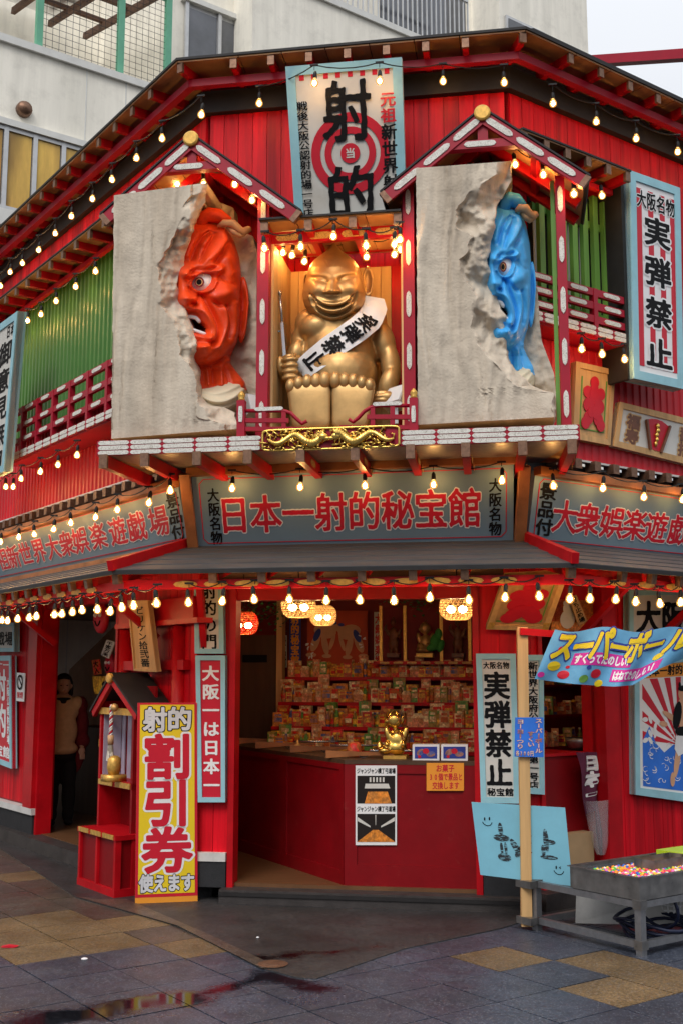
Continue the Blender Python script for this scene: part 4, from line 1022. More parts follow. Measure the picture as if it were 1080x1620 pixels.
# ================================================================== SIGNS, lower storey
q = fquad(F, [(308, 920), (353, 920), (355, 1034), (309, 1034)], .06)
s9 = sign('wall_sign', 'short white sign with black brush characters above the red seven character sign', 'sign', q, bw=.035)
lettering(s9, q, col_cells('射的の門', .22, .78, .02, .95, .95), 'black', .026, .003, n=44)
q = fquad(F, [(310, 1037), (357, 1037), (357, 1269), (314, 1269)], .06)
s10 = sign('wall_sign', 'tall red sign with white characters in a pale blue frame beside the yellow board', 'sign', q, face='inkred', bw=.035)
lettering(s10, q, col_cells('大阪一は日本一', .2, .8, .06, .95, .86), 'white', .032, .003, n=44)
q = fquad(F, [(752, 1034), (815, 1034), (821, 1271), (760, 1270)], .06)
s11 = sign('wall_sign', 'tall white sign with four big black characters on the pier beside the counter', 'sign', q, bw=.04)
lettering(s11, q, row_cells('大阪名物', .17, .83, .055, .105), 'black', .03, .003, n=34)
lettering(s11, q, [(ch, .16, a, .84, a + .19) for ch, a in zip('実弾禁止', (.12, .315, .51, .705))], 'black', .036, .003, n=64, wob=.008)
lettering(s11, q, row_cells('秘宝館', .17, .86, .90, .955), 'black', .03, .003, n=34)
q = fquad(RW, [(826, 1036), (857, 1036), (859, 1257), (828, 1255)], .04)
s12 = sign('wall_sign', 'narrow white sign with a long column of black characters behind the bare wooden pole', 'sign', q, bw=.04)
lettering(s12, q, col_cells('新世界大阪府公認射的場第一号店', .25, .75, .05, .97, 1.0), 'black', .03, .003, n=32)
q = fquad(LW, [(-22, 1038), (19, 1037), (20, 1216), (-22, 1200)], .08)
s13 = sign('wall_sign', 'red sign with white characters in a pale blue frame on the side street wall', 'sign', q, face='inkred', bw=.05)
lettering(s13, q, [('射', .38, .12, .80, .42), ('的', .38, .44, .80, .76)], 'white', .035, .003, n=50); lettering(s13, q, row_cells('宝館', .42, .92, .82, .93), 'white', .032, .003, n=34); lettering(s13, q, row_cells('ナー', .42, .92, .05, .12), 'white', .032, .003, n=34)
lettering(s13, q, col_cells('大阪公認射的場', .82, .93, .2, .8), 'white', .03, .003, n=30)
q = fquad(LW, [(-22, 985), (24, 985), (24, 1031), (-22, 1031)], .08)
s14 = sign('wall_sign', 'small aged square sign above the red side street sign', 'sign', q, bw=.04); lettering(s14, q, row_cells('遊戯場', .1, .95, .3, .8), 'black', .026, .003, n=34)
q = fquad(LW, [(27, 1064), (40, 1065), (38, 1110), (26, 1109)], .075)
s15 = sign('no_smoking_sign', 'small white no smoking notice on the red door post', 'sign', q, face='white', frame=None, d=.01)
disc(q, .5, .33, .26, .36, 'black', 'ring', s15); mb = MB(); prism(mb, q, [(.30, .22), (.38, .19), (.72, .44), (.64, .47)], .002, .001); mb.build('slash', M['black'], s15)
lettering(s15, q, row_cells('禁煙', .1, .9, .66, .9), 'inkred', .03, .002, n=26)
q = fquad(RW, [(993, 932), (1130, 930), (1130, 1016), (993, 1016)], .07)
s16 = sign('wall_sign', 'aged buff sign with black characters above the striding wrestler poster', 'sign', q, bw=.05)
q_ = q; lettering(s16, q, [('大', .08, .22, .36, .86), ('阪', .36, .22, .64, .86), ('名', .62, .22, .92, .86)], 'black', .036, .003, n=56)
# slanted 大入 board under the canopy right of the counter
q = Quad(F.P(*F.at(797, 912, .42), .42), F.P(*F.at(898, 906, .42), .42), F.P(*F.at(866, 996, .10), .10), F.P(*F.at(768, 994, .10), .10))
s17 = sign('framed_plaque', 'pine framed board with a big red full house emblem leaning out under the canopy', 'plaque', q, face='rawwood', frame='rawwood', bw=.04, d=.04)
for (a, b, c, d_) in ((.83, .10, .85, .84), (.12, .84, .85, .86)):
    mb = MB(); prism(mb, q, [(a, b), (c, b), (c, d_), (a, d_)], .003, .001); mb.build('green_line', M['greenwood'], s17)
oiri(s17, q, sw=1.25)
for a, b in ((.01, .01), (.89, .01), (.01, .86), (.89, .86)):
    mb = MB(); prism(mb, q, [(a, b), (a + .1, b), (a + .1, b + .12), (a, b + .12)], .003, .013); mb.build('corner_mount', M['goldplate'], s17)
# ================================================================== STONE SLABS AND FACES
def interp(pts, y):
    p = sorted((b, a) for a, b in pts); return np.interp(y, [k[0] for k in p], [k[1] for k in p])
def fbm(P, sc, oct_=4, seed=0):
    out = np.zeros(len(P)); 
    for i, p in enumerate(P): out[i] = mnoise.fractal(Vector((p[0] * sc + seed, p[1] * sc, seed * 1.7)), 1.0, 2.0, oct_)
    return out
def cell(P, sc, seed=0):
    out = np.zeros(len(P))
    for i, p in enumerate(P): out[i] = mnoise.cell_vector(Vector((0, 0, 0)))[0] if False else mnoise.voronoi(Vector((p[0] * sc + seed, p[1] * sc * .6, seed)))[0][0]
    return out
OBL = .86
def stone(name, label, X0, Xtop, ytop_l, ytop_r, ybot_l, ybot_r, Fl, I, B, cx, seed):
    """slab whose broken edge falls back to a rear slab; Fl = rim of the flat front, I = inner foot of the break, B = outer edge of what shows"""
    nr, nf, nb, ng = 190, 46, 44, 30
    cols = nf + nb + ng
    P2 = np.zeros((nr, cols, 2)); dep = np.zeros((nr, cols))
    yy = np.linspace(0, 1, nr)
    for r_ in range(nr):
        yl = ytop_l + (ybot_l - ytop_l) * yy[r_]
        x0 = X0(yl) + 1.1 * mnoise.fractal(Vector((yl * .05, seed + 3, 5)), 1, 2, 3); f = float(interp(Fl, yl)) + 7 * mnoise.fractal(Vector((yl * .045, seed, 0)), 1, 2, 4); i_ = float(interp(I, yl)) + 3.5 * mnoise.fractal(Vector((yl * .06, seed + 9, 0)), 1, 2, 4); b = max(float(interp(B, yl)), i_ + 1)
        i_ = max(i_, f + 1.5); b = max(b, i_ + .5)
        xs = np.concatenate([np.linspace(x0, f, nf, endpoint=False), np.linspace(f, i_, nb, endpoint=False), np.linspace(i_, b, ng)])
        d = np.concatenate([np.zeros(nf), np.linspace(0, 1, nb, endpoint=False), 1 + np.clip(np.arange(ng) / 3.0, 0, 1)])
        y = yl + (xs - x0) * ((ytop_r - ytop_l) * (1 - yy[r_]) + (ybot_r - ybot_l) * yy[r_]) / (cx - x0)
        P2[r_, :, 0] = xs; P2[r_, :, 1] = y; dep[r_] = d
    flat = P2.reshape(-1, 2)
    n1 = fbm(flat, .03, 3, seed).reshape(nr, cols); vc = cell(flat, .022, seed).reshape(nr, cols); vf = cell(flat, .085, seed + 3).reshape(nr, cols)
    grain = np.sin(P2[..., 0] * .24 + 9 * fbm(flat * np.array([.6, .10]), .035, 3, seed + 5).reshape(nr, cols))
    rel = np.clip(dep * 1.0, 0, 1)
    cliff = np.clip(dep - 1, 0, 1); br = np.clip(np.minimum(dep * 8, 1), 0, 1)
    depth = .11 * rel ** 1.2 + .46 * cliff + br * (.07 * (n1) + .15 * (vc - .35) + .012 * (vf - .3)) * (1 - .45 * (dep > 1)) + (1 - br) * (.0075 * grain + .006 * n1)
    depth = np.maximum(depth, 0 - .01)
    V = np.zeros((nr, cols, 3))
    for r_ in range(nr):
        for c in range(cols):
            u, z = F.at(P2[r_, c, 0], P2[r_, c, 1], OBL - float(depth[r_, c]))
            V[r_, c] = F.P(u, z, OBL - float(depth[r_, c]))
    v = V.reshape(-1, 3); f = grid_faces(nr, cols)
    # close the slab: rear rim and the four sides
    rim = [r_ * cols for r_ in range(nr)] + [(nr - 1) * cols + c for c in range(1, cols)] + [r_ * cols + cols - 1 for r_ in range(nr - 2, -1, -1)] + [c for c in range(cols - 2, 0, -1)]
    OB_ = OBL - .74
    back = []
    for k in rim:
        p = v[k]; uu, oo = F.uo(p); back.append(F.P(uu, p[2], min(OB_, oo - .08)))
    base = len(v); v = np.vstack([v, np.array(back)]); m = len(rim)
    f = [tuple(q[::-1]) for q in f.tolist()] + [(rim[i], rim[(i + 1) % m], base + (i + 1) % m, base + i) for i in range(m)] + [tuple(base + i for i in range(m))]
    o = link_mesh(name, v, f, M['stone'], parent=None, smooth=True, label=label, category='sculpture slab')
    # crisp slab corners stay crisp
    me = o.data
    bm = bmesh.new(); bm.from_mesh(me)
    for e in bm.edges:
        if len(e.link_faces) == 2 and e.calc_face_angle(0) > R(48): e.smooth = False
    bm.to_mesh(me); bm.free()
    return o
def cr(x, y): return (x / 3.6 + 150, y / 3.6 + 270)
def cb(x, y): return (x / 3.446 + 640, y / 3.446 + 230)
FlR = [cr(*p) for p in [(560, 85), (556, 190), (495, 255), (495, 300), (450, 370), (438, 450), (385, 510), (352, 560), (368, 620), (350, 700), (362, 780), (410, 830), (432, 900), (480, 1000), (482, 1080), (530, 1140), (568, 1200), (580, 1300), (560, 1380), (590, 1450), (735, 1492), (740, 1530)]]
IR = [cr(*p) for p in [(640, 120), (640, 210), (598, 290), (560, 370), (525, 480), (505, 590), (470, 640), (466, 700), (515, 780), (535, 880), (565, 980), (580, 1040), (566, 1110), (585, 1180), (590, 1240), (600, 1330), (650, 1385), (740, 1400), (800, 1440), (820, 1530)]]
BR_ = [cr(*p) for p in [(645, 100), (648, 225), (790, 300), (800, 420), (900, 470), (925, 560), (920, 900), (925, 1150), (925, 1300), (930, 1530)]]
stone('stone_slab', 'grey wood grained stone slab broken open round the red face', lambda y: np.interp(y, [305, 693], [181, 176.5]), 305, 309, 292, 694, 684, FlR, IR, BR_, 305, 1.3)
FlB = [cb(*p) for p in [(490, 80), (492, 190), (382, 240), (335, 300), (272, 370), (285, 470), (375, 520), (340, 590), (285, 640), (325, 760), (378, 830), (362, 900), (372, 1020), (402, 1110), (440, 1170), (510, 1230), (532, 1290), (605, 1345), (806, 1392), (808, 1520)]]
IB = [cb(*p) for p in [(578, 120), (580, 220), (552, 290), (495, 360), (486, 480), (466, 560), (446, 650), (474, 740), (486, 800), (515, 920), (552, 960), (553, 1080), (545, 1130), (565, 1220), (605, 1270), (690, 1350), (740, 1372), (812, 1400), (814, 1520)]]
BB = [cb(*p) for p in [(580, 100), (582, 280), (600, 420), (690, 740), (722, 830), (732, 1000), (745, 1110), (812, 1290), (822, 1400), (822, 1530)]]
stone('stone_slab', 'grey wood grained stone slab broken open round the blue face', lambda y: np.interp(y, [266, 670], [657.5, 660.5]), 800, 266, 255, 672, 664, FlB, IB, BB, 803, 4.1)

def strokes_disp(X, Y, strokes):
    """sum of soft ridges (amp > 0) and grooves along polylines in view coordinates"""
    out = np.zeros_like(X)
    for pts, w, amp in strokes:
        pts = np.array(pts, float)
        if len(pts) == 1: d2 = (X - pts[0, 0]) ** 2 + (Y - pts[0, 1]) ** 2
        else:
            # smooth the polyline
            for _ in range(2):
                q = [pts[0]]
                for a, b in zip(pts[:-1], pts[1:]): q += [a * .75 + b * .25, a * .25 + b * .75]
                q.append(pts[-1]); pts = np.array(q)
            d2 = np.full_like(X, 1e12)
            for a, b in zip(pts[:-1], pts[1:]):
                d = b - a; L2 = d @ d + 1e-9; t = np.clip(((X - a[0]) * d[0] + (Y - a[1]) * d[1]) / L2, 0, 1)
                d2 = np.minimum(d2, (X - a[0] - t * d[0]) ** 2 + (Y - a[1] - t * d[1]) ** 2)
        out += amp * np.exp(-d2 / (w * w))
    return out
UN = 7.85 / FPX / 3.6           # metres for one unit of the traced drawing
FACE = [  # forehead and brow
    ([(512, 575), (548, 548), (600, 540), (655, 495), (700, 445), (735, 395), (720, 345)], 30, 42),
    ([(548, 560), (520, 590), (540, 605), (575, 590)], 15, 30), ([(548, 572)], 12, -26),
    ([(575, 590), (620, 560), (680, 530), (730, 560), (700, 580)], 18, 26),
    ([(560, 500), (590, 420), (630, 370), (665, 350)], 13, -26), ([(605, 520), (640, 450), (680, 385), (690, 360)], 11, -24), ([(700, 520), (740, 470), (762, 420)], 16, -24),
    ([(525, 480), (555, 400), (590, 350)], 18, 20), ([(620, 420), (655, 375)], 14, 14), ([(760, 500), (790, 580)], 26, 16),
    ([(612, 634)], 66, -46), ([(700, 585), (672, 640), (655, 668)], 14, 10),
    ([(540, 650), (575, 598), (620, 577), (668, 576), (708, 560)], 11, 30), ([(548, 662), (580, 690), (625, 695), (664, 672), (690, 630)], 11, 28), ([(720, 600), (760, 640), (800, 650)], 12, -10),
    # nose
    ([(512, 600), (505, 660), (515, 720)], 42, 82), ([(520, 735)], 40, 58), ([(566, 732)], 24, 46), ([(556, 757)], 11, -30), ([(598, 700), (592, 745), (570, 765)], 10, -24),
    # cheek and folds
    ([(680, 705), (740, 690)], 52, 52), ([(620, 712), (668, 790), (715, 880), (706, 950), (665, 992)], 13, -34),
    ([(600, 760), (650, 830), (682, 900), (672, 960), (610, 1000)], 22, 36), ([(735, 780), (755, 860), (730, 950), (690, 1010)], 16, 24), ([(762, 780), (790, 860), (770, 950)], 10, -18), ([(800, 760), (812, 880), (790, 980)], 18, 20),
    ([(640, 720), (700, 770), (760, 770)], 12, -14),
    # lips, mouth opening, chin
    ([(505, 795), (560, 780), (612, 800), (645, 860), (655, 925), (640, 952)], 16, 32), ([(540, 925), (590, 945), (645, 950)], 15, 26), ([(520, 760), (560, 790)], 12, 10),
    ([(560, 1010), (620, 1030)], 55, 62), ([(560, 975), (620, 985), (680, 975)], 12, -22), ([(700, 1030)], 50, 22), ([(640, 1065), (690, 1020)], 14, -14),
    # jaw and neck cords
    ([(560, 1112), (650, 1118), (740, 1075), (800, 1010)], 13, -34), ([(640, 1130), (650, 1215)], 11, 16), ([(680, 1120), (684, 1215)], 9, -18), ([(715, 1110), (722, 1215)], 13, 22), ([(770, 1080), (800, 1140), (848, 1215)], 16, 26), ([(748, 1110), (775, 1215)], 9, -14), ([(830, 1060), (868, 1160)], 12, -14),
]
RK = [(238, 40), (262, 120), (285, 190), (310, 238), (340, 268), (400, 305), (500, 335), (600, 346), (720, 348), (830, 345), (930, 335), (1010, 308), (1060, 285), (1095, 280), (1140, 310), (1200, 362), (1250, 380)]
DK = [(238, 20), (262, 120), (285, 190), (310, 240), (340, 270), (400, 305), (500, 322), (600, 318), (700, 320), (800, 335), (900, 330), (1000, 345), (1060, 325), (1100, 275), (1140, 215), (1200, 215), (1250, 230)]
XC = 492
def face(name, label, mat, mx, my, sx, o_c, extra=None):
    """mx, my: picture position of the eye; sx: how much narrower the head sits"""
    t = thing(name, label, 'face sculpture', F.P(*F.at(mx, my + 50, o_c), o_c))
    na, nr = 210, 260
    A = np.linspace(R(-80), R(125), na); Yr = np.linspace(240, 1250, nr)
    a, Y = np.meshgrid(A, Yr)
    Rr = interp([(r_, y) for y, r_ in RK], Y); Dd = interp([(r_, y) for y, r_ in DK], Y)
    sgn = np.sign(np.sin(a)); X = XC + Rr * sgn * np.abs(np.sin(a)) ** .92
    D = Dd * np.sign(np.cos(a)) * np.abs(np.cos(a)) ** .80
    front = np.clip(np.cos(a) * 1.6 + .12, 0, 1)
    s_ = strokes_disp(X, Y, FACE) * front * 1.15
    # mouth opening: crisp hollow
    mo = ((X - 575) / 62) ** 2 + ((Y - (884 + (X - 575) * .35)) / 36) ** 2
    hol = 1 / (1 + np.exp(np.clip((mo - 1) * 7, -40, 40))); s_ = s_ * (1 - .7 * hol) - 120 * hol * front
    nx, ny = np.sin(a), np.cos(a)
    X2 = X + s_ * nx * .6; D2 = D + s_ * np.where(front > 0, 1, 0) * np.clip(ny, .35, 1)
    P = np.zeros((nr, na, 3))
    k0 = UN
    cx_ = mx; cy_ = my
    for i in range(nr):
        py = cy_ + (Yr[i] - 632) / 3.6
        for j in range(na):
            px = cx_ + (X2[i, j] - 612) / 3.6 * sx
            oo = o_c + D2[i, j] * k0 * .92 - .20
            u, z = F.at(px, py, oo); P[i, j] = F.P(u, z, oo)
    fm = (hol > .5)[:-1, :-1].reshape(-1).astype(int)
    link_mesh('head', P.reshape(-1, 3), grid_faces(nr, na)[:, ::-1].copy(), [M[mat], M['mouth']], fm, t, True)
    def at(X_, Y_, dd): oo = o_c + dd * k0 * .92 - .20; u, z = F.at(cx_ + (X_ - 612) / 3.6 * sx, cy_ + (Y_ - 632) / 3.6, oo); return F.P(u, z, oo)
    def surf(X_, Y_):       # depth of the undisturbed head at a point
        Rr_ = float(interp([(r_, y) for y, r_ in RK], Y_)); D_ = float(interp([(r_, y) for y, r_ in DK], Y_)); q = min(.99, abs(X_ - XC) / Rr_) ** (1 / .92)
        return D_ * math.sqrt(max(0, 1 - q * q)) ** .8
    # eye: ball, iris, pupil
    de = surf(612, 634)
    def disc3(cx2, cy2, rx, ry, d, bulge, mat_, nm, n=28, rings=7):
        v = []; f = []
        for k in range(rings + 1):
            rr = k / rings
            for j in range(n):
                th = 2 * math.pi * j / n; x_, y_ = cx2 + rx * rr * math.cos(th), cy2 + ry * rr * math.sin(th)
                v.append(at(x_, y_, d + bulge * (1 - rr * rr) - (x_ - cx2) * .42))
        for k in range(rings):
            for j in range(n): f.append((k * n + j, k * n + (j + 1) % n, (k + 1) * n + (j + 1) % n, (k + 1) * n + j))
        return link_mesh(nm, v, f, M[mat_], parent=t, smooth=True)
    disc3(614, 632, 72, 58, de - 17, 28, 'eye', 'eyeball')
    v0 = de + 24
    disc3(600, 634, 28, 29, v0 - 3, 2, 'iris', 'iris'); disc3(599, 634, 19, 20, v0 - .5, 1, 'irisring', 'iris_ring'); disc3(598, 634, 15, 16, v0 + 1.2, 1, 'black', 'pupil')
    # teeth
    for pts, nm in (([(512, 838), (545, 832), (580, 838), (606, 866)], 'upper_teeth'), ([(528, 896), (565, 908), (606, 922), (640, 934)], 'lower_teeth')):
        P_ = []
        for k in range(13):
            s_ = k / 12 * (len(pts) - 1); i = min(int(s_), len(pts) - 2); f_ = s_ - i
            x_, y_ = pts[i][0] * (1 - f_) + pts[i + 1][0] * f_, pts[i][1] * (1 - f_) + pts[i + 1][1] * f_
            P_.append(at(x_, y_, surf(x_, y_) + 4))
        b = MB(); b.tube(P_, [.008] + [.0145] * 11 + [.007], 8); b.build(nm, M['eye'], t, smooth=True)
    # ear
    v = []; n = 22; prof = [(1.0, 0), (1.06, 16), (.98, 30), (.80, 34), (.66, 22), (.5, 8), (.2, 2), (.0, 0)]
    for rr, dd in prof:
        for j in range(n):
            th = 2 * math.pi * j / n; ex = 34 if math.sin(th) < 0 else 30
            x_ = 846 + ex * rr * math.cos(th) - 6 * math.sin(th); y_ = 800 + (185 if math.sin(th) < 0 else 170) * rr * math.sin(th) * (1 - .12 * math.cos(th))
            v.append(at(x_, y_, 22 + dd))
    f = [(k * n + j, k * n + (j + 1) % n, (k + 1) * n + (j + 1) % n, (k + 1) * n + j) for k in range(len(prof) - 1) for j in range(n)]
    link_mesh('ear', v, f, M[mat], parent=t, smooth=True)
    # topknot and ribbon
    b = MB(); b.tube([at(x_, y_, d) for x_, y_, d in ((600, 330, 190), (618, 272, 185), (655, 252, 180), (710, 258, 170), (765, 288, 150), (775, 312, 140))], [.03, .050, .058, .054, .036, .015], 12)
    b.build('topknot', M[mat], t, smooth=True)
    b = MB(); b.tube([at(x_, y_, d) for x_, y_, d in ((705, 318, 200), (740, 300, 215), (790, 300, 210), (825, 335, 190), (850, 350, 170), (885, 330, 160), (890, 322, 160))], [.012, .028, .032, .030, .032, .024, .006], 10)
    b.tube([at(x_, y_, d) for x_, y_, d in ((760, 318, 190), (800, 352, 185), (835, 370, 170), (860, 366, 165))], [.02, .026, .022, .008], 8)
    b.build('ribbon', M['tan'], t, smooth=True)
    # cloth collar
    na2, nr2 = 90, 50; A2 = np.linspace(R(-70), R(110), na2); Y2 = np.linspace(1222, 1392, nr2); a, Y = np.meshgrid(A2, Y2); tt = (Y - 1222) / 170
    Rc = 300 + 95 * np.sqrt(np.clip(tt * 2.2, 0, 1)) - 60 * np.clip(tt - .6, 0, 1) * 2; X = 560 + (Rc - 60) * np.sin(a) * (1 - .15 * tt); Dc = (245 + 90 * np.sin(np.clip(tt, 0, 1) * math.pi)) * np.cos(a)
    Ysh = Y + 26 * np.cos(a * 2.2 + .6) * (1 - tt) + 14 * np.sin(a * 3)
    folds = strokes_disp(X, Y, [([(590, 1250), (660, 1300), (760, 1310), (860, 1270)], 12, 22), ([(590, 1300), (660, 1340), (750, 1345)], 13, 24), ([(600, 1275), (680, 1322), (780, 1330), (865, 1300)], 7, -16), ([(590, 1330), (680, 1365), (760, 1370)], 9, -14), ([(620, 1235), (700, 1262), (860, 1245)], 10, 16)])
    P = np.zeros((nr2, na2, 3))
    for i in range(nr2):
        for j in range(na2):
            P[i, j] = at(X[i, j], Ysh[i, j], Dc[i, j] + folds[i, j])
    link_mesh('collar', P.reshape(-1, 3), grid_faces(nr2, na2)[:, ::-1].copy(), M['cloth'], parent=t, smooth=True)
    return t
face('face_sculpture', 'glossy red scowling guardian face with a bulging eye and bared teeth', 'redskin', 319.2, 445.5, 1.0, .48)
face('face_sculpture', 'glossy blue scowling guardian face with a bulging eye and cream collar', 'blueskin', 797.5, 421.5, .66, .48)

# ================================================================== GOLD STATUE
OS_ = .30
def cs_(x, y): return (x / 3.857 + 400, y / 3.857 + 300)
US = 8.1 / FPX / 3.857
def gp(x, y, d, o=OS_): u, z = F.at(*cs_(x, y), o + d * US); return F.P(u, z, o + d * US)
gold = thing('gold_statue', 'big glossy gold seated laughing statue with bare soles forward in the niche', 'statue', gp(500, 1455, 0))
# body: blended ellipsoids through a voxel remesh
def blob_mesh(name, blobs, mat, parent, vox=.012, smooth=6, extra=None):
    bm = bmesh.new()
    for c, r_, rot in blobs:
        ret = bmesh.ops.create_icosphere(bm, subdivisions=3, radius=1)
        for v in ret['verts']:
            p = np.array(v.co) * np.array(r_)
            if rot:
                ca, sa = math.cos(rot), math.sin(rot); p = np.array([p[0] * ca - p[2] * sa, p[1], p[0] * sa + p[2] * ca])
            w = F.u * p[0] - F.n * p[1] + np.array([0, 0, p[2]])
            v.co = Vector(tuple(np.array(c) + w))
    me = bpy.data.meshes.new('tmp'); bm.to_mesh(me); bm.free()
    o = bpy.data.objects.new('tmp', me); COL.objects.link(o)
    m = o.modifiers.new('r', 'REMESH'); m.mode = 'VOXEL'; m.voxel_size = vox
    m2 = o.modifiers.new('s', 'SMOOTH'); m2.iterations = smooth; m2.factor = .6
    dg = bpy.context.evaluated_depsgraph_get(); dg.update(); e = o.evaluated_get(dg); me2 = bpy.data.meshes.new_from_object(e)
    V = np.zeros(len(me2.vertices) * 3); me2.vertices.foreach_get('co', V); V = V.reshape(-1, 3)
    Fc = [tuple(p.vertices) for p in me2.polygons]
    bpy.data.objects.remove(o); bpy.data.meshes.remove(me); bpy.data.meshes.remove(me2)
    if extra is not None: V = extra(V)
    return link_mesh(name, V, Fc, M[mat], parent=parent, smooth=True)
def B_(x, y, d, rx, ry, rd, rot=0): return (gp(x, y, d), (rx * US, rd * US, ry * US), R(rot))
body = [B_(525, 1040, 0, 235, 300, 190), B_(520, 900, 0, 215, 230, 160), B_(545, 1130, 40, 215, 190, 190),
        B_(400, 850, 60, 120, 95, 110), B_(620, 850, 60, 120, 95, 110),
        B_(345, 830, -10, 92, 110, 95), B_(300, 920, 0, 68, 120, 75, -14), B_(268, 1010, 60, 60, 100, 65, -12),
        B_(725, 810, -10, 95, 115, 95), B_(790, 930, -10, 78, 150, 85, 14), B_(838, 1070, 10, 62, 150, 72, 6), B_(825, 1190, 60, 60, 110, 65, -14),
        B_(480, 1300, 60, 270, 190, 160), B_(500, 780, -20, 170, 100, 130)]
blob_mesh('body', body, 'gold', gold, .0105, 5)
# head as a surface with carved laughing features
HK = [(322, 0), (332, 10), (350, 24), (375, 48), (400, 84), (430, 122), (470, 150), (520, 166), (560, 176), (620, 190), (670, 190), (710, 178), (750, 152), (790, 108), (818, 62), (832, 25), (838, 0)]
HD = [(322, 0), (332, 10), (350, 24), (375, 48), (400, 88), (430, 125), (470, 150), (520, 162), (560, 166), (620, 178), (670, 180), (710, 172), (750, 150), (790, 108), (818, 62), (832, 25), (838, 0)]
LAUGH = [([(395, 592)], 50, 52), ([(594, 587)], 50, 52), ([(372, 640)], 30, 18), ([(620, 632)], 30, 18),
         ([(365, 540), (420, 540), (455, 560)], 16, -16), ([(525, 556), (560, 535), (610, 528)], 16, -16), ([(385, 553), (420, 558), (452, 566)], 5, -12), ([(530, 562), (565, 548), (598, 545)], 5, -12),
         ([(370, 512), (430, 508), (465, 522)], 20, 9), ([(515, 520), (560, 503), (612, 498)], 20, 9),
         ([(440, 432), (452, 455), (462, 468)], 3, -4), ([(516, 432), (508, 452), (500, 466)], 3, -4),
         ([(484, 560), (484, 610)], 24, 34), ([(484, 620)], 30, 42), ([(448, 625)], 14, 22), ([(520, 620)], 14, 22), ([(445, 636), (484, 642), (524, 634)], 6, -14),
         ([(372, 648), (400, 690), (440, 715), (490, 722), (545, 712), (585, 685), (606, 640)], 7, -30),
         ([(395, 668), (430, 692), (490, 702), (550, 690), (585, 665)], 15, 22), ([(395, 705), (440, 735), (490, 742), (545, 730), (590, 695)], 14, 26),
         ([(360, 640), (368, 690), (400, 735), (450, 762), (495, 768), (550, 755), (600, 715), (622, 660), (620, 630)], 8, -26), ([(352, 655), (368, 720), (420, 775), (495, 790), (575, 765), (625, 700)], 14, 14), ([(490, 800)], 40, 12)]
na, nr = 170, 190
A = np.linspace(-math.pi, math.pi, na); T_ = np.linspace(0, 1, nr); Yr = 322 + (838 - 322) * (.5 - .5 * np.cos(T_ * math.pi))
a, Y = np.meshgrid(A, Yr); Rr = interp([(r_, y) for y, r_ in HK], Y); Dd = interp([(r_, y) for y, r_ in HD], Y)
X = 495 + Rr * np.sin(a); D = Dd * np.cos(a); s_ = strokes_disp(X, Y, LAUGH) * np.clip(np.cos(a) * 2, 0, 1)
P = np.zeros((nr, na, 3))
for i in range(nr):
    for j in range(na): P[i, j] = gp(X[i, j] + s_[i, j] * math.sin(a[i, j]) * .5, Y[i, j], D[i, j] + 50 + s_[i, j] * max(.4, math.cos(a[i, j])))
link_mesh('head', P.reshape(-1, 3), grid_faces(nr, na)[:, ::-1].copy(), M['gold'], parent=gold, smooth=True)
for cx2, sg, dd in ((700, 1, 20), (330, -1, 0)):
    v = []; n = 20; prof = [(1.0, -20), (1.05, 10), (1.0, 22), (.82, 24), (.66, 12), (.4, 4), (0, 2)]
    for rr, d_ in prof:
        for j in range(n):
            th = 2 * math.pi * j / n; v.append(gp(cx2 + (32 if sg > 0 else 22) * rr * math.cos(th), 562 + (92 if sg > 0 else 62) * rr * math.sin(th) - 0, dd + d_))
    link_mesh('ear', v, [(k * n + j, k * n + (j + 1) % n, (k + 1) * n + (j + 1) % n, (k + 1) * n + j) for k in range(len(prof) - 1) for j in range(n)], M['gold'], parent=gold, smooth=True)
# gripping hand: palm and four folded fingers with a thumb
OH = .30
b = [B_(212, 1090, 130, 66, 78, 52)]
for k in range(4): b.append(B_(228, 1040 + k * 36, 172, 54, 21, 34, 4))
b += [B_(168, 1070, 150, 26, 60, 34), B_(222, 1022, 150, 44, 20, 34, 10), B_(255, 1050, 90, 50, 60, 60)]
blob_mesh('hand', b, 'gold', gold, .006, 2)
b = [B_(820, 1270, 120, 60, 40, 50), B_(780, 1285, 150, 60, 16, 20), B_(775, 1262, 150, 55, 16, 20), B_(785, 1240, 140, 48, 15, 18)]
blob_mesh('hand', b, 'gold', gold, .006, 2)
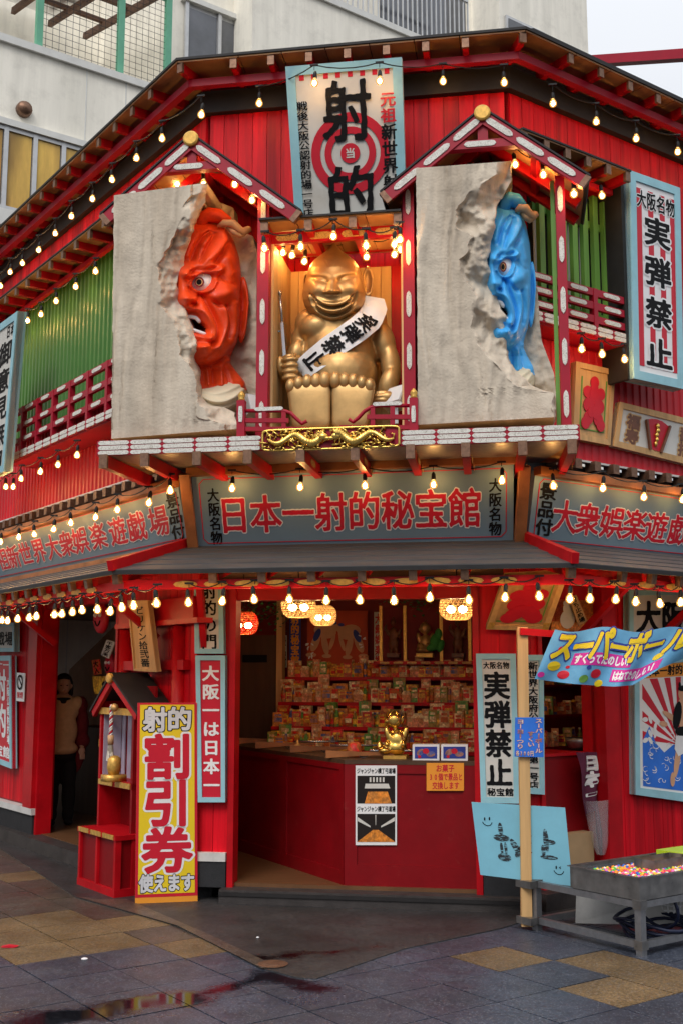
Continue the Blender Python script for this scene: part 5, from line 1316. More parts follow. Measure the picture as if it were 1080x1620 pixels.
# soles with five toes each
for xs, toes in ((((205, 476), (238, 477)), [(232, 1198, 30), (281, 1184, 31), (333, 1174, 32), (387, 1168, 33), (441, 1163, 36)]), (((479, 748), (480, 700)), [(505, 1163, 36), (558, 1165, 33), (612, 1170, 32), (664, 1180, 31), (712, 1194, 30)])):
    sole = []
    nr_, nc_ = 26, 22; V = []
    (x0a, x1a), (x0b, x1b) = xs
    for lay, (sc_, dd) in enumerate(((1.0, 150), (1.0, 235), (.98, 252), (.94, 262), (.84, 268), (.6, 272), (.3, 274))):
        ring = []
        for k in range(64):
            th = 2 * math.pi * k / 64; sx_, sy_ = math.cos(th), math.sin(th)
            e = .28; qx = math.copysign(abs(sx_) ** e, sx_); qy = math.copysign(abs(sy_) ** e, sy_)
            y_ = 1322 + qy * 138; f_ = (y_ - 1195) / 260; x0_, x1_ = x0a + (x0b - x0a) * f_, x1a + (x1b - x1a) * f_
            cx_, hw = (x0_ + x1_) / 2, (x1_ - x0_) / 2
            topc = -14 * (1 - ((qx) ** 2)) if qy < 0 else 0
            ring.append(gp(cx_ + qx * hw * sc_, 1325 + (y_ - 1325) * sc_ + topc * sc_, dd))
        V += ring
    fcs = [(l * 64 + k, l * 64 + (k + 1) % 64, (l + 1) * 64 + (k + 1) % 64, (l + 1) * 64 + k) for l in range(6) for k in range(64)] + [tuple(6 * 64 + k for k in range(64))]
    link_mesh('sole', V, fcs, M['gold'], parent=gold, smooth=True)
    for (tx, ty, tr) in toes:
        b = MB(); b.ball((0, 0, 0), (1, 1, 1), 14); v = [gp(tx, ty, 246) + F.u * p[0] * tr * 1.08 * US - F.n * p[1] * tr * 1.25 * US + np.array([0, 0, (p[2] * 1.55 - .05) * tr * US]) for p in b.v]
        link_mesh('toe', v, b.f, M['gold'], parent=gold, smooth=True)
# sash: strip that follows the chest
def chest(x, y):
    best = 0
    for (cx_, cy_, cd_, rx, ry, rd) in ((525, 1040, 0, 235, 300, 190), (520, 900, 0, 215, 230, 160), (545, 1130, 40, 215, 190, 190), (400, 850, 60, 120, 95, 110), (620, 850, 60, 120, 95, 110), (725, 810, -10, 95, 115, 95), (268, 1010, 60, 60, 100, 65)):
        q = 1 - ((x - cx_) / rx) ** 2 - ((y - cy_) / ry) ** 2
        if q > 0: best = max(best, cd_ + rd * math.sqrt(q))
    return best
ctr = [(735, 655), (745, 720), (712, 790), (640, 850), (560, 905), (470, 965), (380, 1035), (285, 1110)]
wid = [70, 80, 84, 84, 82, 80, 76, 66]
sm = {}
def sash(s, t, h=0.0):
    """s along the strip from the shoulder, t across"""
    x_ = s * (len(ctr) - 1); i = min(int(max(x_, 0)), len(ctr) - 2); f_ = x_ - i
    p = np.array(ctr[i]) * (1 - f_) + np.array(ctr[i + 1]) * f_
    i0, i1 = max(i - 1, 0), min(i + 2, len(ctr) - 1); d = np.array(ctr[i1], float) - np.array(ctr[i0]); d /= np.linalg.norm(d)
    w = wid[i] * (1 - f_) + wid[i + 1] * f_
    nn = np.array([-d[1], d[0]]); q = p + nn * (t - .5) * 2 * w * .93 * -1
    base = max(chest(*q), chest(q[0] + 14, q[1]), chest(q[0], q[1] + 14), chest(q[0] - 14, q[1] - 10)); lin = 205 - abs(s - .5) * 150
    return gp(q[0], q[1], max(base * .55 + lin * .45, base) + 12 + h / US)
SN, TN = 60, 12
v = [sash(i / (SN - 1), j / (TN - 1)) for i in range(SN) for j in range(TN)]
sh_ = link_mesh('sash', v, grid_faces(SN, TN), M['white'], parent=gold, smooth=True)
# print on the sash (characters turned along the strip)
def sq_(s, t, h): return sash(t, 1 - s, h)
mb = MB(); cells = [(ch, .14, c - .085, .86, c + .085) for ch, c in zip('実弾禁止', (.33, .50, .68, .86))]
glyphs(mb, lambda s, t, h: sash(t, s, h), cells, .034, .006, 0, 44, 1.1, .01)
mb.build('lettering', M['black'], gold)
# toy rifle held upright
gun = thing('toy_rifle', 'silver toy rifle held upright in the gold statue fist', 'toy gun', gp(205, 1015, 150))
M['silver'] = pm('silver_metal', (.5, .5, .52), .25, metal=.9, var=.1)
b = MB(); b.tube([gp(165, 625, 150), gp(180, 820, 150)], .010, 8); b.tube([gp(165, 622, 150), gp(166, 640, 150)], .014, 8); b.build('barrel', M['silver'], gun, smooth=True)
b = MB(); b.beam(gp(180, 815, 150), gp(197, 1030, 150), .03, .022); b.build('receiver', M['silver'], gun)
b = MB(); b.tube([gp(142, 866, 150), gp(170, 864, 150)], .007, 6); b.ball(gp(140, 866, 150), .011, 8); b.build('bolt_handle', M['silver'], gun, smooth=True)
# gilt dragon relief on the fascia
dr = thing('dragon_relief', 'gilt carved dragon relief on the platform edge below the gold statue', 'relief', F.P(*F.at(523, 712, .94), .94))
uc, zc = F.at(523, 694.5, OP); hw = (F.at(632, 690, OP)[0] - F.at(415, 690, OP)[0]) / 2; hh = .070
fr_pts = []
for i in range(48):
    th = 2 * math.pi * i / 48; c, s_ = math.cos(th), math.sin(th)
    fr_pts.append((uc + hw * math.copysign(abs(c) ** .16, c) * (1 - .012 * math.cos(s_ * 3)), zc + hh * math.copysign(abs(s_) ** .22, s_)))
MB().poly(F, fr_pts, OP, OP + .012).build('backboard', M['crimson'], dr)
P_ = [F.P(a_, b_, OP + .02) for a_, b_ in fr_pts] ; b = MB(); b.tube(P_ + [P_[0]], .0085, 6, cap=False); b.build('gilt_rim', M['brightgold'], dr, smooth=True)
for sg, nm in ((1, 1), (-1, 2)):
    pts = []; rr = []
    for i in range(70):
        s_ = i / 69; x_ = (.06 + .86 * s_) * hw * sg; y_ = .034 * math.sin(s_ * 11 + nm) * (1 - .2 * s_); o_ = OP + .03 + .012 * math.cos(s_ * 13 + nm)
        pts.append(F.P(uc + x_, zc + y_, o_)); rr.append((.030 * (1 - s_) ** .5 + .005) * (1 + .10 * math.sin(i * 2.6)))
    b = MB(); b.tube(pts, rr, 8); b.build('dragon_body', M['brightgold'], dr, smooth=True)
    b = MB()
    for i in range(70):     # claws, mane and cloud curls
        s_ = random.random(); x_ = (.05 + .88 * s_) * hw * sg; y_ = random.choice((-1, 1)) * random.uniform(.02, .052); L_q = random.uniform(.03, .065); th = random.uniform(0, 6.28)
        p0 = F.P(uc + x_, zc + y_, OP + .016); p1 = F.P(uc + x_ + L_q * math.cos(th), zc + max(-.065, min(.065, y_ + L_q * math.sin(th))), OP + .034)
        p2 = F.P(uc + x_ + L_q * 1.2 * math.cos(th + .7), zc + max(-.068, min(.068, y_ + L_q * 1.2 * math.sin(th + .7))), OP + .02)
        b.tube([p0, p1, p2], [.007, .008, .002], 5)
    b.build('dragon_claw_and_cloud', M['brightgold'], dr, smooth=True)
    b = MB(); hx = uc + .09 * hw * sg; b.ball(F.P(hx, zc + .01, OP + .04), (.035, .02, .026), 10); b.ball(F.P(hx - .03 * sg, zc - .005, OP + .045), (.025, .016, .014), 8)
    for k in range(4): b.tube([F.P(hx + .01 * sg, zc + .02, OP + .04), F.P(hx + (.03 + .012 * k) * sg, zc + .045 - .012 * k, OP + .045), F.P(hx + (.06 + .01 * k) * sg, zc + .05 - .025 * k, OP + .035)], [.006, .005, .001], 5)
    b.build('dragon_head', M['brightgold'], dr, smooth=True)
# low curved railings in front of the niche with floodlights
def px_path(pts, o): return [F.P(*F.at(x, y, o), o) for x, y in pts]
for side, lab in ((0, 'low red curved shrine railing beside the red face sculpture'), (1, 'low red curved shrine railing beside the blue face sculpture')):
    t = thing('shrine_railing', lab, 'railing', F.P(F.at((420, 612)[side], 672, .88)[0], zpt, .86)); o = .88
    def pth(pts): return px_path([cs_(*p) for p in pts], o)
    if side == 0: top = [(-70, 1350), (60, 1350), (190, 1350), (230, 1362), (270, 1402), (300, 1428), (330, 1412)]; mid = [(-70, 1410), (220, 1410)]; low = [(-70, 1462), (340, 1462)]; px_ = -68; xs = (70, 190)
    else: top = [(985, 1318), (780, 1318), (720, 1328), (680, 1352), (640, 1395), (610, 1418), (585, 1402)]; mid = [(985, 1388), (695, 1388)]; low = [(1010, 1452), (530, 1452)]; px_ = 980; xs = (730, 850)
    for nm, pts, w in (('top_rail', top, .024), ('middle_rail', mid, .030), ('bottom_rail', low, .028)):
        b = MB(); P_ = pth(pts)
        if nm == 'top_rail': b.tube(P_, .0135, 8)
        else: b.beam(P_[0], P_[-1], .03, w)
        b.build(nm, M['crimson'], t, smooth=nm == 'top_rail')
    for x_ in xs:
        P_ = pth([(x_, 1345 if side == 0 else 1318), (x_, 1455)]); MB().beam(P_[0], P_[1], .022, .03, up=F.u).build('strut', M['crimson'], t)
    P_ = pth([(px_, 1290 if side == 0 else 1275), (px_, 1462)]); P_[1][2] = zpt; MB().beam(P_[1], P_[0], .055, .055, up=F.u).build('end_post', M['crimson'], t)
    c = P_[0]; b = MB(); b.lathe(c, [(.02, 0), (.024, .012), (.018, .02), (.026, .035), (.020, .052), (.004, .07), (0, .072)], 12); b.build('brass_finial', M['goldplate'], t, smooth=True)
    uc_, zc_ = F.at(*cs_(px_, 1375), o); plaque(MB(), F, uc_, zc_, .03, .11, o + .03, .004).build('ivory_plaque', M['ivory'], t)
    uc_, zc_ = F.at(*cs_((100, 820)[side], (1345, 1314)[side]), o); plaque(MB(), F, uc_, zc_ + .006, .2, .026, o - .0, .016).build('ivory_plaque', M['ivory'], t)
    ft = thing('floodlight', ('grey floodlight tilted behind the railing next to the red face', 'grey floodlight tilted behind the railing next to the blue face')[side], 'floodlight', gp((20, 880)[side], 1450, 120))
    c = gp((30, 885)[side], (1330, 1275)[side], 140); sg = (-1, 1)[side]
    ax = F.n * .55 + np.array([0, 0, .35]) - F.u * sg * .5; ax /= np.linalg.norm(ax); side_ = np.cross(ax, (0, 0, 1)); side_ /= np.linalg.norm(side_); up_ = np.cross(side_, ax)
    MB().beam(c - ax * .05, c + ax * .05, .20, .15, up=up_).build('housing', M['alu'], ft); MB().beam(c + ax * .05, c + ax * .056, .18, .13, up=up_).build('lens', M['white'], ft)
    MB().beam(c - up_ * .05, c - up_ * .05 + np.array([0, 0, -.14]), .03, .03, up=F.u).build('bracket', M['alu'], ft)
# ================================================================== STRINGS OF BULBS
BR = .0305
def proto_bulb():
    c = np.zeros(3)
    g = MB(); g.lathe((0, 0, 0), [(0, -.032), (.012, -.030), (.022, -.024), (.0295, -.012), (.031, .0), (.0285, .013), (.021, .026), (.0145, .036), (.0135, .044)], 14)
    f = MB(); f.lathe((0, 0, -.0), [(0, -.021), (.010, -.017), (.0155, -.006), (.0155, .006), (.009, .018), (0, .022)], 8)
    s = MB(); s.lathe((0, 0, 0), [(0, .040), (.0155, .040), (.0175, .050), (.016, .085), (.010, .098), (.004, .104), (0, .105)], 10)
    return g, f, s
_pb = None
def bulb_string(name, label, bulbs, cat='string lights', sag=.035, drop=.13, fr=None, o=None, cable=True, group=None, start=None, end=None):
    """bulbs: world positions; each bulb is a part with its filament and socket as sub-parts"""
    global _pb
    P_ = [np.array(b, float) for b in bulbs]
    t = thing(name, label, cat, P_[0], group)
    for p in P_:
        if _pb is None:
            g, f, s = proto_bulb()
            a = link_mesh('light_bulb', g.v, g.f, M['bulbglass'], parent=None, smooth=True); b = link_mesh('filament', f.v, f.f, M['filament'], smooth=True); c = link_mesh('socket', s.v, s.f, M['cable'], smooth=True)
            _pb = [(k, BASE[k.name].copy()) for k in (a, b, c)]; first = True
        else: first = False
        gl, gb = _pb[0]
        n = gl if first else gl.copy()
        if not first: COL.objects.link(n)
        n.parent = t; BASE[n.name] = p + gb; n.location = tuple(p + gb - BASE[t.name]); n.rotation_euler = (R(random.uniform(-7, 7)), R(random.uniform(-7, 7)), random.uniform(0, 6)); n.scale = (.9, .9, .9)
        for k, kb in _pb[1:]:
            m = k if first else k.copy()
            if not first: COL.objects.link(m)
            m.parent = n; m.location = tuple(kb - gb); m.rotation_euler = (0, 0, 0); m.scale = (1, 1, 1)
    if cable and len(P_) > 1:
        pts = []
        Q = [p + np.array([0, 0, drop]) for p in P_]
        if start is not None: Q = [np.array(start)] + Q
        if end is not None: Q = Q + [np.array(end)]
        for a, b in zip(Q[:-1], Q[1:]):
            for k in range(5):
                f_ = k / 5; pts.append(a * (1 - f_) + b * f_ - np.array([0, 0, sag * 4 * f_ * (1 - f_)]))
        pts.append(Q[-1]); mb = MB(); mb.tube(pts, .0045, 5)
        for p in P_: mb.tube([p + np.array([0, 0, .1]), p + np.array([0, 0, drop])], .003, 4)
        for p in P_: mb.beam(p + np.array([0, 0, drop]) - F.u * .03, p + np.array([0, 0, drop]) + F.u * .03, .016, .012)
        mb.build('cable', M['cable'], t)
    return t
def on(fr, pts, o): 
    return [fr.P(*fr.at(x, y, o if not hasattr(o, '__len__') else o[i]), o if not hasattr(o, '__len__') else o[i]) for i, (x, y) in enumerate(pts)]
bulb_string('string_lights', 'bulbs strung under the main eaves along the side street', on(LW, [(318, 181), (257, 219), (216, 250), (178, 284), (146, 314), (113, 342), (88, 369), (61, 395), (36, 416), (16, 430), (2, 452), (-14, 470)], .28), drop=.15)
bulb_string('string_lights', 'bulbs strung under the front eaves across the tall target sign', on(F, [(410, 163), (497, 131), (600, 127), (700, 128), (797, 130)], [.26, .60, .60, .26, .26]), drop=.14)
bulb_string('string_lights', 'bulbs strung under the eaves above the short lean-to roof', on(RW, [(874, 163), (942, 192), (1005, 219), (1071, 240), (1125, 262)], .28), drop=.15)
bulb_string('string_lights', 'four bulbs hanging inside the gable above the red face', on(F, [(281, 290), (323, 291), (371, 291), (399, 316)], [.5, .62, .62, .78]), drop=.12)
bulb_string('string_lights', 'three bulbs hanging inside the gable above the blue face', on(F, [(815, 259), (859, 276), (907, 306)], [.62, .62, .78]), drop=.12)
bulb_string('string_lights', 'lone bulb hanging under the short lean-to roof', on(RW, [(952, 309), (1006, 345)][:1] + [(962, 330)][:0], .3), drop=.12)
bulb_string('string_lights', 'bulbs strung down the green corrugated screen', on(LW, [(152, 429), (120, 453), (89, 476), (65, 497), (44, 507), (29, 516)], .30), drop=.12)
bulb_string('string_lights', 'bulbs hanging below the long balcony railing over the red sheet wall', on(LW, [(122, 720), (92, 735), (64, 746), (34, 757), (21, 770), (10, 770), (-12, 784)], .36), drop=.13)
bulb_string('string_lights', 'three bulbs hanging below the short balcony railing', on(RW, [(919, 552), (952, 560), (988, 568)], .34), drop=.12)
bulb_string('string_lights', 'five bulbs lighting the long front sign from above', on(F, [(367, 772), (474, 770), (577, 768), (685, 766), (793, 760)], .42), drop=.13)
bulb_string('string_lights', 'bulbs lighting the side street sign from above', on(LW, [(270, 776), (235, 795), (186, 806), (151, 818), (113, 827), (85, 837), (55, 845), (30, 850), (1, 857), (-22, 865)], .42), drop=.12)
bulb_string('string_lights', 'bulbs lighting the prize hall sign beyond the brown post', on(RW, [(875, 768), (952, 772), (1017, 786), (1078, 790)], .42), drop=.12)
OC = .80
bulb_string('string_lights', 'bulbs strung along the canopy edge in front of the counter', on(F, [(299, 953), (351, 951), (403, 948), (458, 948), (516, 950), (569, 949), (623, 950), (679, 945), (741, 949), (797, 945), (853, 943)], OC), drop=.13)
bulb_string('string_lights', 'closely spaced bulbs along the canopy edge over the dark side doorway', on(LW, [(249, 954), (212, 958), (194, 961), (174, 967), (155, 964), (131, 965), (115, 968), (98, 971), (86, 972), (58, 975), (46, 977), (28, 979), (12, 982), (4, 981), (-14, 984)], OC), drop=.12)
bulb_string('string_lights', 'bulbs strung along the canopy edge above the blue banner', on(RW, [(900, 947), (932, 947), (972, 948), (1004, 952), (1044, 955), (1075, 953), (1110, 957)], OC), drop=.12)
bulb_string('string_lights', 'front row of bulbs hanging from the niche roof before the gold statue', on(F, [(419, 392), (476, 390), (527, 373), (579, 388), (623, 386), (632, 378)], .86), drop=.12)
bulb_string('string_lights', 'rear row of bulbs hanging inside the niche around the gold head', on(F, [(447, 399), (461, 403), (481, 413), (579, 406), (623, 402), (634, 394)], [.5, .42, .3, .3, .42, .5]), drop=.14)
# ================================================================== INTERIOR OF THE SHOP
def planpoly(name, pts, z0, z1, mat, parent=shop, **kw):
    n = len(pts); a = sum(pts[i][0] * pts[(i + 1) % n][1] - pts[(i + 1) % n][0] * pts[i][1] for i in range(n))
    if a < 0: pts = pts[::-1]
    return MB().add([(p[0], p[1], z1) for p in pts] + [(p[0], p[1], z0) for p in pts], [tuple(range(n)), tuple(range(2 * n - 1, n - 1, -1))] + [(i, n + i, n + (i + 1) % n, (i + 1) % n) for i in range(n)]).build(name, M[mat], parent, **kw)
def pp2(fr, u, o): return tuple(fr.P(u, 0, o)[:2])
foot = [pp2(LW, 0, -.03), pp2(RW, 0, -.03), pp2(RW, 6, -.03), (3.5, 20.), pp2(LW, -9, -.03)]
planpoly('roof_deck', [pp2(LW, 0, .3), pp2(RW, 0, .3), pp2(RW, 6, .3), (3.5, 20.), pp2(LW, -9, .3)], 6.35, 6.42, 'blackwood')
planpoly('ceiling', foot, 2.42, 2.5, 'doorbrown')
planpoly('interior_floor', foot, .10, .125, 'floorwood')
zC = Z(F, 650, 1203, -.06)
uA_ = F.at(545, 1405, -.06)[0]
E_ = ground(372, 1343, .125); A_ = F.P(uA_, 0, -.06); dE = E_[:2] - A_[:2]; dE /= np.linalg.norm(dE); Eb = A_[:2] + dE * 2.35
oE = F.uo(E_)
nE = np.array([-dE[1], dE[0]]); nE = nE if nE @ F.u[:2] > 0 else -nE
cnt = thing('shop_counter', 'dark red panelled counter with an angled wing inside the wide opening', 'counter', F.P(1.5, .125, -.3))
Bp = F.P(uD1, 0, -.06)[:2]
inner = Eb + nE * .42
plan = [tuple(A_[:2]), tuple(Bp), pp2(F, uD1, -.52), pp2(F, uA_ + .25, -.52), tuple(inner), tuple(Eb)]
planpoly('counter_body', plan, .125, zC - .03, 'redpanel', cnt)
planpoly('counter_top', [tuple(np.array(p) + (0, -.015)) for p in plan], zC - .03, zC, 'doorbrown', cnt)
fr_ = F
def panel_frame(fr, u0, u1, z0, z1, o, w=.07):
    for a, b, c, d_ in ((u0, u1, z0, z0 + w * 1.6), (u0, u1, z1 - w * .7, z1), (u0, u0 + w, z0 + w * 1.6, z1 - w * .7), (u1 - w, u1, z0 + w * 1.6, z1 - w * .7)):
        MB().box(fr, a, b, c, d_, o, o + .012).build('panel_frame', M['redpanel'], cnt)
panel_frame(F, uA_, uD1, .125, zC - .03, -.06, .09)
azE = math.degrees(math.atan2(dE[0], dE[1])) + 180
WG = Frame(Eb, azE); Lw = 2.35
for a, b in ((Lw - .98, Lw), (Lw - 1.95, Lw - .98), (.0, Lw - 1.95)): panel_frame(WG, a, b, .125, zC - .03, 0, .06)
# back of the shop
OBK = -2.55
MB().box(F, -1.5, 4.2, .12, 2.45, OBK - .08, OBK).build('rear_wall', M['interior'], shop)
MB().box(F, F.at(375, 1085, -2.2)[0] - .15, F.at(440, 1085, -2.2)[0], .12, Z(F, 400, 1005, -2.2), -2.25, -2.18).build('inner_door', M['doorbrown'], shop)
MB().box(F, F.at(440, 1085, -2.2)[0], F.at(449, 1085, -2.2)[0], .12, 2.3, -2.26, -2.12).build('inner_door_frame', M['rawwood'], shop)
MB().box(F, F.at(383, 1030, -2.15)[0], F.at(422, 1030, -2.15)[0], Z(F, 400, 1048, -2.15), Z(F, 400, 1036, -2.15), -2.18, -2.172).build('door_plate', M['black'], shop)
# partition towards the side doorway
pA1, pB1 = np.array(pp2(LW, uLd1 + .02, -.15)), np.array(pp2(F, -1.55, OBK))
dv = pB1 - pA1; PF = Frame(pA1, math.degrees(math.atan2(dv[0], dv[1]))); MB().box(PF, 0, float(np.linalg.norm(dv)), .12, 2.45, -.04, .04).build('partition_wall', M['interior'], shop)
# ---- stepped shelves and prizes
cols_ = {'red': (.62, .03, .02), 'yellow': (.85, .50, .05), 'green': (.12, .30, .06), 'white': (.80, .64, .36), 'orange': (.65, .22, .03), 'pink': (.72, .30, .16), 'blue': (.10, .12, .30), 'brown': (.22, .11, .05)}
for k, c in cols_.items(): M['pz_' + k] = pm('printed_card_' + k, c, .4, var=.5, scale=45, col2=tuple(min(.8, x * .35 + y * .5) for x, y in zip(c, (.55, .22, .05))), thr=(.48, .52))
def proto_items():
    out = []
    X = Frame((0, 0), 90)
    def put(name, parts, cat, lab): out.append((name, parts, cat, lab))
    for a, b, w, h, d in (('red', 'yellow', .052, .085, .03), ('yellow', 'red', .045, .07, .03), ('green', 'white', .05, .10, .03), ('orange', 'blue', .06, .075, .035), ('pink', 'white', .045, .11, .03), ('white', 'red', .055, .09, .03)):
        m1 = MB().box(X, -w / 2, w / 2, 0, h, -d / 2, d / 2); m2 = MB().box(X, -w * .36, w * .36, h * .3, h * .62, d / 2, d / 2 + .002).box(X, -w * .3, w * .3, h * .72, h * .86, d / 2, d / 2 + .002)
        put('prize_box', [('carton', m1, 'pz_' + a), ('printed_label', m2, 'pz_' + b)], 'box', '{} prize carton with a {} label'.format(*({'pink': 'salmon', 'white': 'cream'}.get(c_, c_) for c_ in (a, b))))
    for a, b in (('brown', 'red'), ('green', 'yellow'), ('blue', 'orange')):
        m1 = MB(); m1.lathe((0, 0, 0), [(.014, 0), (.015, .06), (.008, .08), (.006, .095), (.0, .097)], 8); m2 = MB(); m2.lathe((0, 0, 0), [(.0155, .015), (.0158, .05)], 8); m3 = MB(); m3.lathe((0, 0, 0), [(.0075, .09), (.0075, .1), (0, .101)], 8)
        put('prize_bottle', [('bottle_body', m1, 'pz_' + a), ('wrapper', m2, 'pz_' + b), ('cap', m3, 'pz_white')], 'bottle', f'little {a} prize bottle with a {b} wrapper')
    m1 = MB().box(X, -.03, .03, 0, .05, -.02, .02); m2 = MB().poly(X, [(-.038, .05), (.038, .05), (.02, .078), (-.02, .078)], -.022, .022)
    put('toy_house', [('house_body', m1, 'pz_pink'), ('house_roof', m2, 'pz_white')], 'toy house', 'tiny toy house with a pale roof')
    m1 = MB(); m1.ball((0, 0, .025), (.018, .014, .026), 8); m1.ball((0, 0, .062), .015, 8); m2 = MB(); m2.lathe((0, 0, .07), [(.017, 0), (.012, .012), (0, .016)], 8)
    put('prize_figurine', [('figurine_body', m1, 'pz_orange'), ('hat', m2, 'pz_yellow')], 'figurine', 'little orange prize figurine with a yellow hat')
    m1 = MB(); m1.add([(-.035, 0, 0), (.035, 0, 0), (.04, -.012, .05), (.033, 0, .085), (-.033, 0, .085), (-.04, -.012, .05)], [(0, 1, 2, 5), (5, 2, 3, 4)]); m1.box(X, -.034, .034, 0, .084, -.012, 0)
    m2 = MB().box(X, -.022, .022, .025, .055, .013, .015)
    put('snack_pouch', [('pouch_bag', m1, 'pz_red'), ('printed_label', m2, 'pz_white')], 'snack pouch', 'small red snack pouch with a pale label')
    return out
PI_ = proto_items(); PROT = {}
def place_item(k, pos, where, sc_=1.0):
    name, parts, cat, lab = PI_[k]; label = f'{lab}, {where}'; group = 'prizes on ' + where
    if k not in PROT:
        r_ = thing(name, label, cat, (0, 0, 0), group)
        for nm, mb, mt in parts: mb.build(nm, M[mt], r_)
        PROT[k] = r_; c = r_
    else:
        src = PROT[k]; c = src.copy(); COL.objects.link(c)
        for ch in src.children: h = ch.copy(); COL.objects.link(h); h.parent = c
    c['label'] = label; c['group'] = group[:80]
    c.location = tuple(pos); c.scale = (sc_, sc_, sc_); c.rotation_euler = (0, 0, R(-9.2 + random.uniform(-14, 14)))
def zone(wh, u, o):
    zs = [(0, 'near the brown door'), (478, 'left of the wrestlers'), (530, 'below the wrestlers'), (590, 'below the altar pillar'), (655, 'below the golden figure'), (705, 'beside the white pier')]
    x = None
    for a, b in zs:
        if u >= F.at(max(a, 1), 1100, o)[0]: x = b
    return wh + ', ' + (x or zs[0][1])
tiers = [(1071, -2.15, 452, 752, 'top shelf'), (1111, -2.00, 441, 752, 'second shelf'), (1150, -1.85, 430, 752, 'third shelf'), (1188, -1.70, 421, 752, 'lowest shelf')]
for y, o, x0, x1, wh in tiers:
    z = Z(F, 600, y, o); u0, u1 = F.at(x0, y, o)[0], F.at(x1, y, o)[0] + .35
    sh = thing('prize_shelf', f'long dark red shelf full of small prizes, the {wh[:-6]} of the four', 'shelf', F.P((u0 + u1) / 2, z, o))
    MB().box(F, u0, u1, z - .022, z, o - .16, o + .01).build('shelf_board', M['redpanel'], sh); MB().box(F, u0, u1, z - .03, z - .0, o + .012, o + .02).build('shelf_lip', M['redgloss'], sh)
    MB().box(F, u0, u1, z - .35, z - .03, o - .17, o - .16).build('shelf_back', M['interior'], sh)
    u = u0 + .02; lastr = 0; bags = {}
    def draw(zn, allow):
        b = bags.setdefault(zn, [])
        if not [q_ for q_ in b if q_ in allow]: b.extend(random.sample(range(12), 12))
        k_ = next(q_ for q_ in b if q_ in allow); b.remove(k_); return k_
    while u < F.at(x1, y, o)[0] + .05:
        k = draw(zone(wh, u, o), range(12)); w = {9: .075, 11: .075, 3: .066}.get(k, .056) if k < 6 or k in (9, 11) else .037
        place_item(k, F.P(u + w / 2, z, o - .04), zone(wh, u, o), random.uniform(1.25, 1.65)); u += w * 1.08
        if u - lastr > .062: lastr = u; place_item(draw(zone('rear row ' + wh, u, o), (0, 2, 4, 5, 1, 3)), F.P(u, z, o - .115), zone('rear row ' + wh, u, o), random.uniform(1.9, 2.3) if y != 1071 else random.uniform(1.5, 1.8))
# shelves seen through the side opening
for y, o in ((1130, -.95), (1083, -1.05), (1180, -.85)):
    z = Z(RW, 900, y, o); u0, u1 = RW.at(850, y, o)[0], RW.at(955, y, o)[0]
    sh = thing('prize_shelf', {1130: 'middle', 1083: 'upper', 1180: 'lower'}[y] + ' red shelf of prizes seen through the side opening', 'shelf', RW.P((u0 + u1) / 2, z, o))
    MB().box(RW, u0, u1, z - .02, z, o - .15, o).build('shelf_board', M['redpanel'], sh)
    u = u0 + .03; ks = random.sample(range(12), 12)
    while u < u1 - .03: place_item(ks.pop() if ks else 2, RW.P(u, z, o - .05), {1130: 'middle', 1083: 'upper', 1180: 'lower'}[y] + ' shelf behind the plum banner', random.uniform(1.1, 1.6)); u += .075
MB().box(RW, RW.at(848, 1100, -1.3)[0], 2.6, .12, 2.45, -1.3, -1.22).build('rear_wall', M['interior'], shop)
# sumo poster, navy banner, white banner
def fq(x0, y0, x1, y1, o, fr=F): return fquad(fr, [(x0, y0), (x1, y0), (x1, y1), (x0, y1)], o)
OW = -2.45
q = fq(486, 966, 581, 1056, OW); t = sign('picture_poster', 'orange red picture of two pale grappling wrestlers on the rear wall', 'poster', q, face='orange', frame=None, d=.02)
M['vermil'] = pm('vermilion_print', (.50, .06, .02), .6)
mb = MB(); prism(mb, q, [(0, 0), (1, 0), (1, 1), (0, 1)], .002, .0); mb.build('picture_ground', M['vermil'], t)
def ell(cx_, cy_, rx, ry, rot=0, n=16): return [(cx_ + rx * math.cos(a_) * math.cos(rot) - ry * math.sin(a_) * math.sin(rot), cy_ + rx * math.cos(a_) * math.sin(rot) + ry * math.sin(a_) * math.cos(rot)) for a_ in np.linspace(0, 2 * math.pi, n, endpoint=False)]
M['fleshink'] = pm('pale_flesh_print', (.62, .34, .20), .6)
mb = MB(); h = .003
for e in ((.30, .36, .19, .13, .25), (.70, .38, .19, .13, -.25), (.46, .30, .065, .075, 0), (.56, .33, .065, .075, 0), (.14, .56, .065, .17, .35), (.30, .60, .055, .19, -.2), (.86, .58, .065, .17, -.35), (.70, .62, .055, .19, .2), (.42, .55, .035, .15, .3), (.58, .57, .035, .15, -.3), (.07, .78, .09, .04, 0), (.33, .80, .08, .035, 0), (.93, .80, .08, .04, 0), (.67, .82, .08, .035, 0)):
    prism(mb, q, ell(*e), .001, h); h += .0006
mb.build('wrestler_figures', M['fleshink'], t)
mb = MB()
for e in ((.17, .43, .05, .12, .4), (.83, .45, .05, .12, -.4), (.45, .22, .05, .03, 0), (.57, .25, .05, .03, 0)): prism(mb, q, ell(*e), .001, h)
mb.build('belt_and_hair', M['navy'], t)
mb = MB()
for k in range(18): cx_, cy_ = random.choice(((.06, .75), (.93, .6), (.9, .85))) ; prism(mb, q, ell(cx_ + random.uniform(-.06, .05), cy_ + random.uniform(-.18, .12), .03, .012, random.uniform(0, 3), 8), .001, h + .001 + k * .0003)
mb.build('foam_curls', M['white'], t)
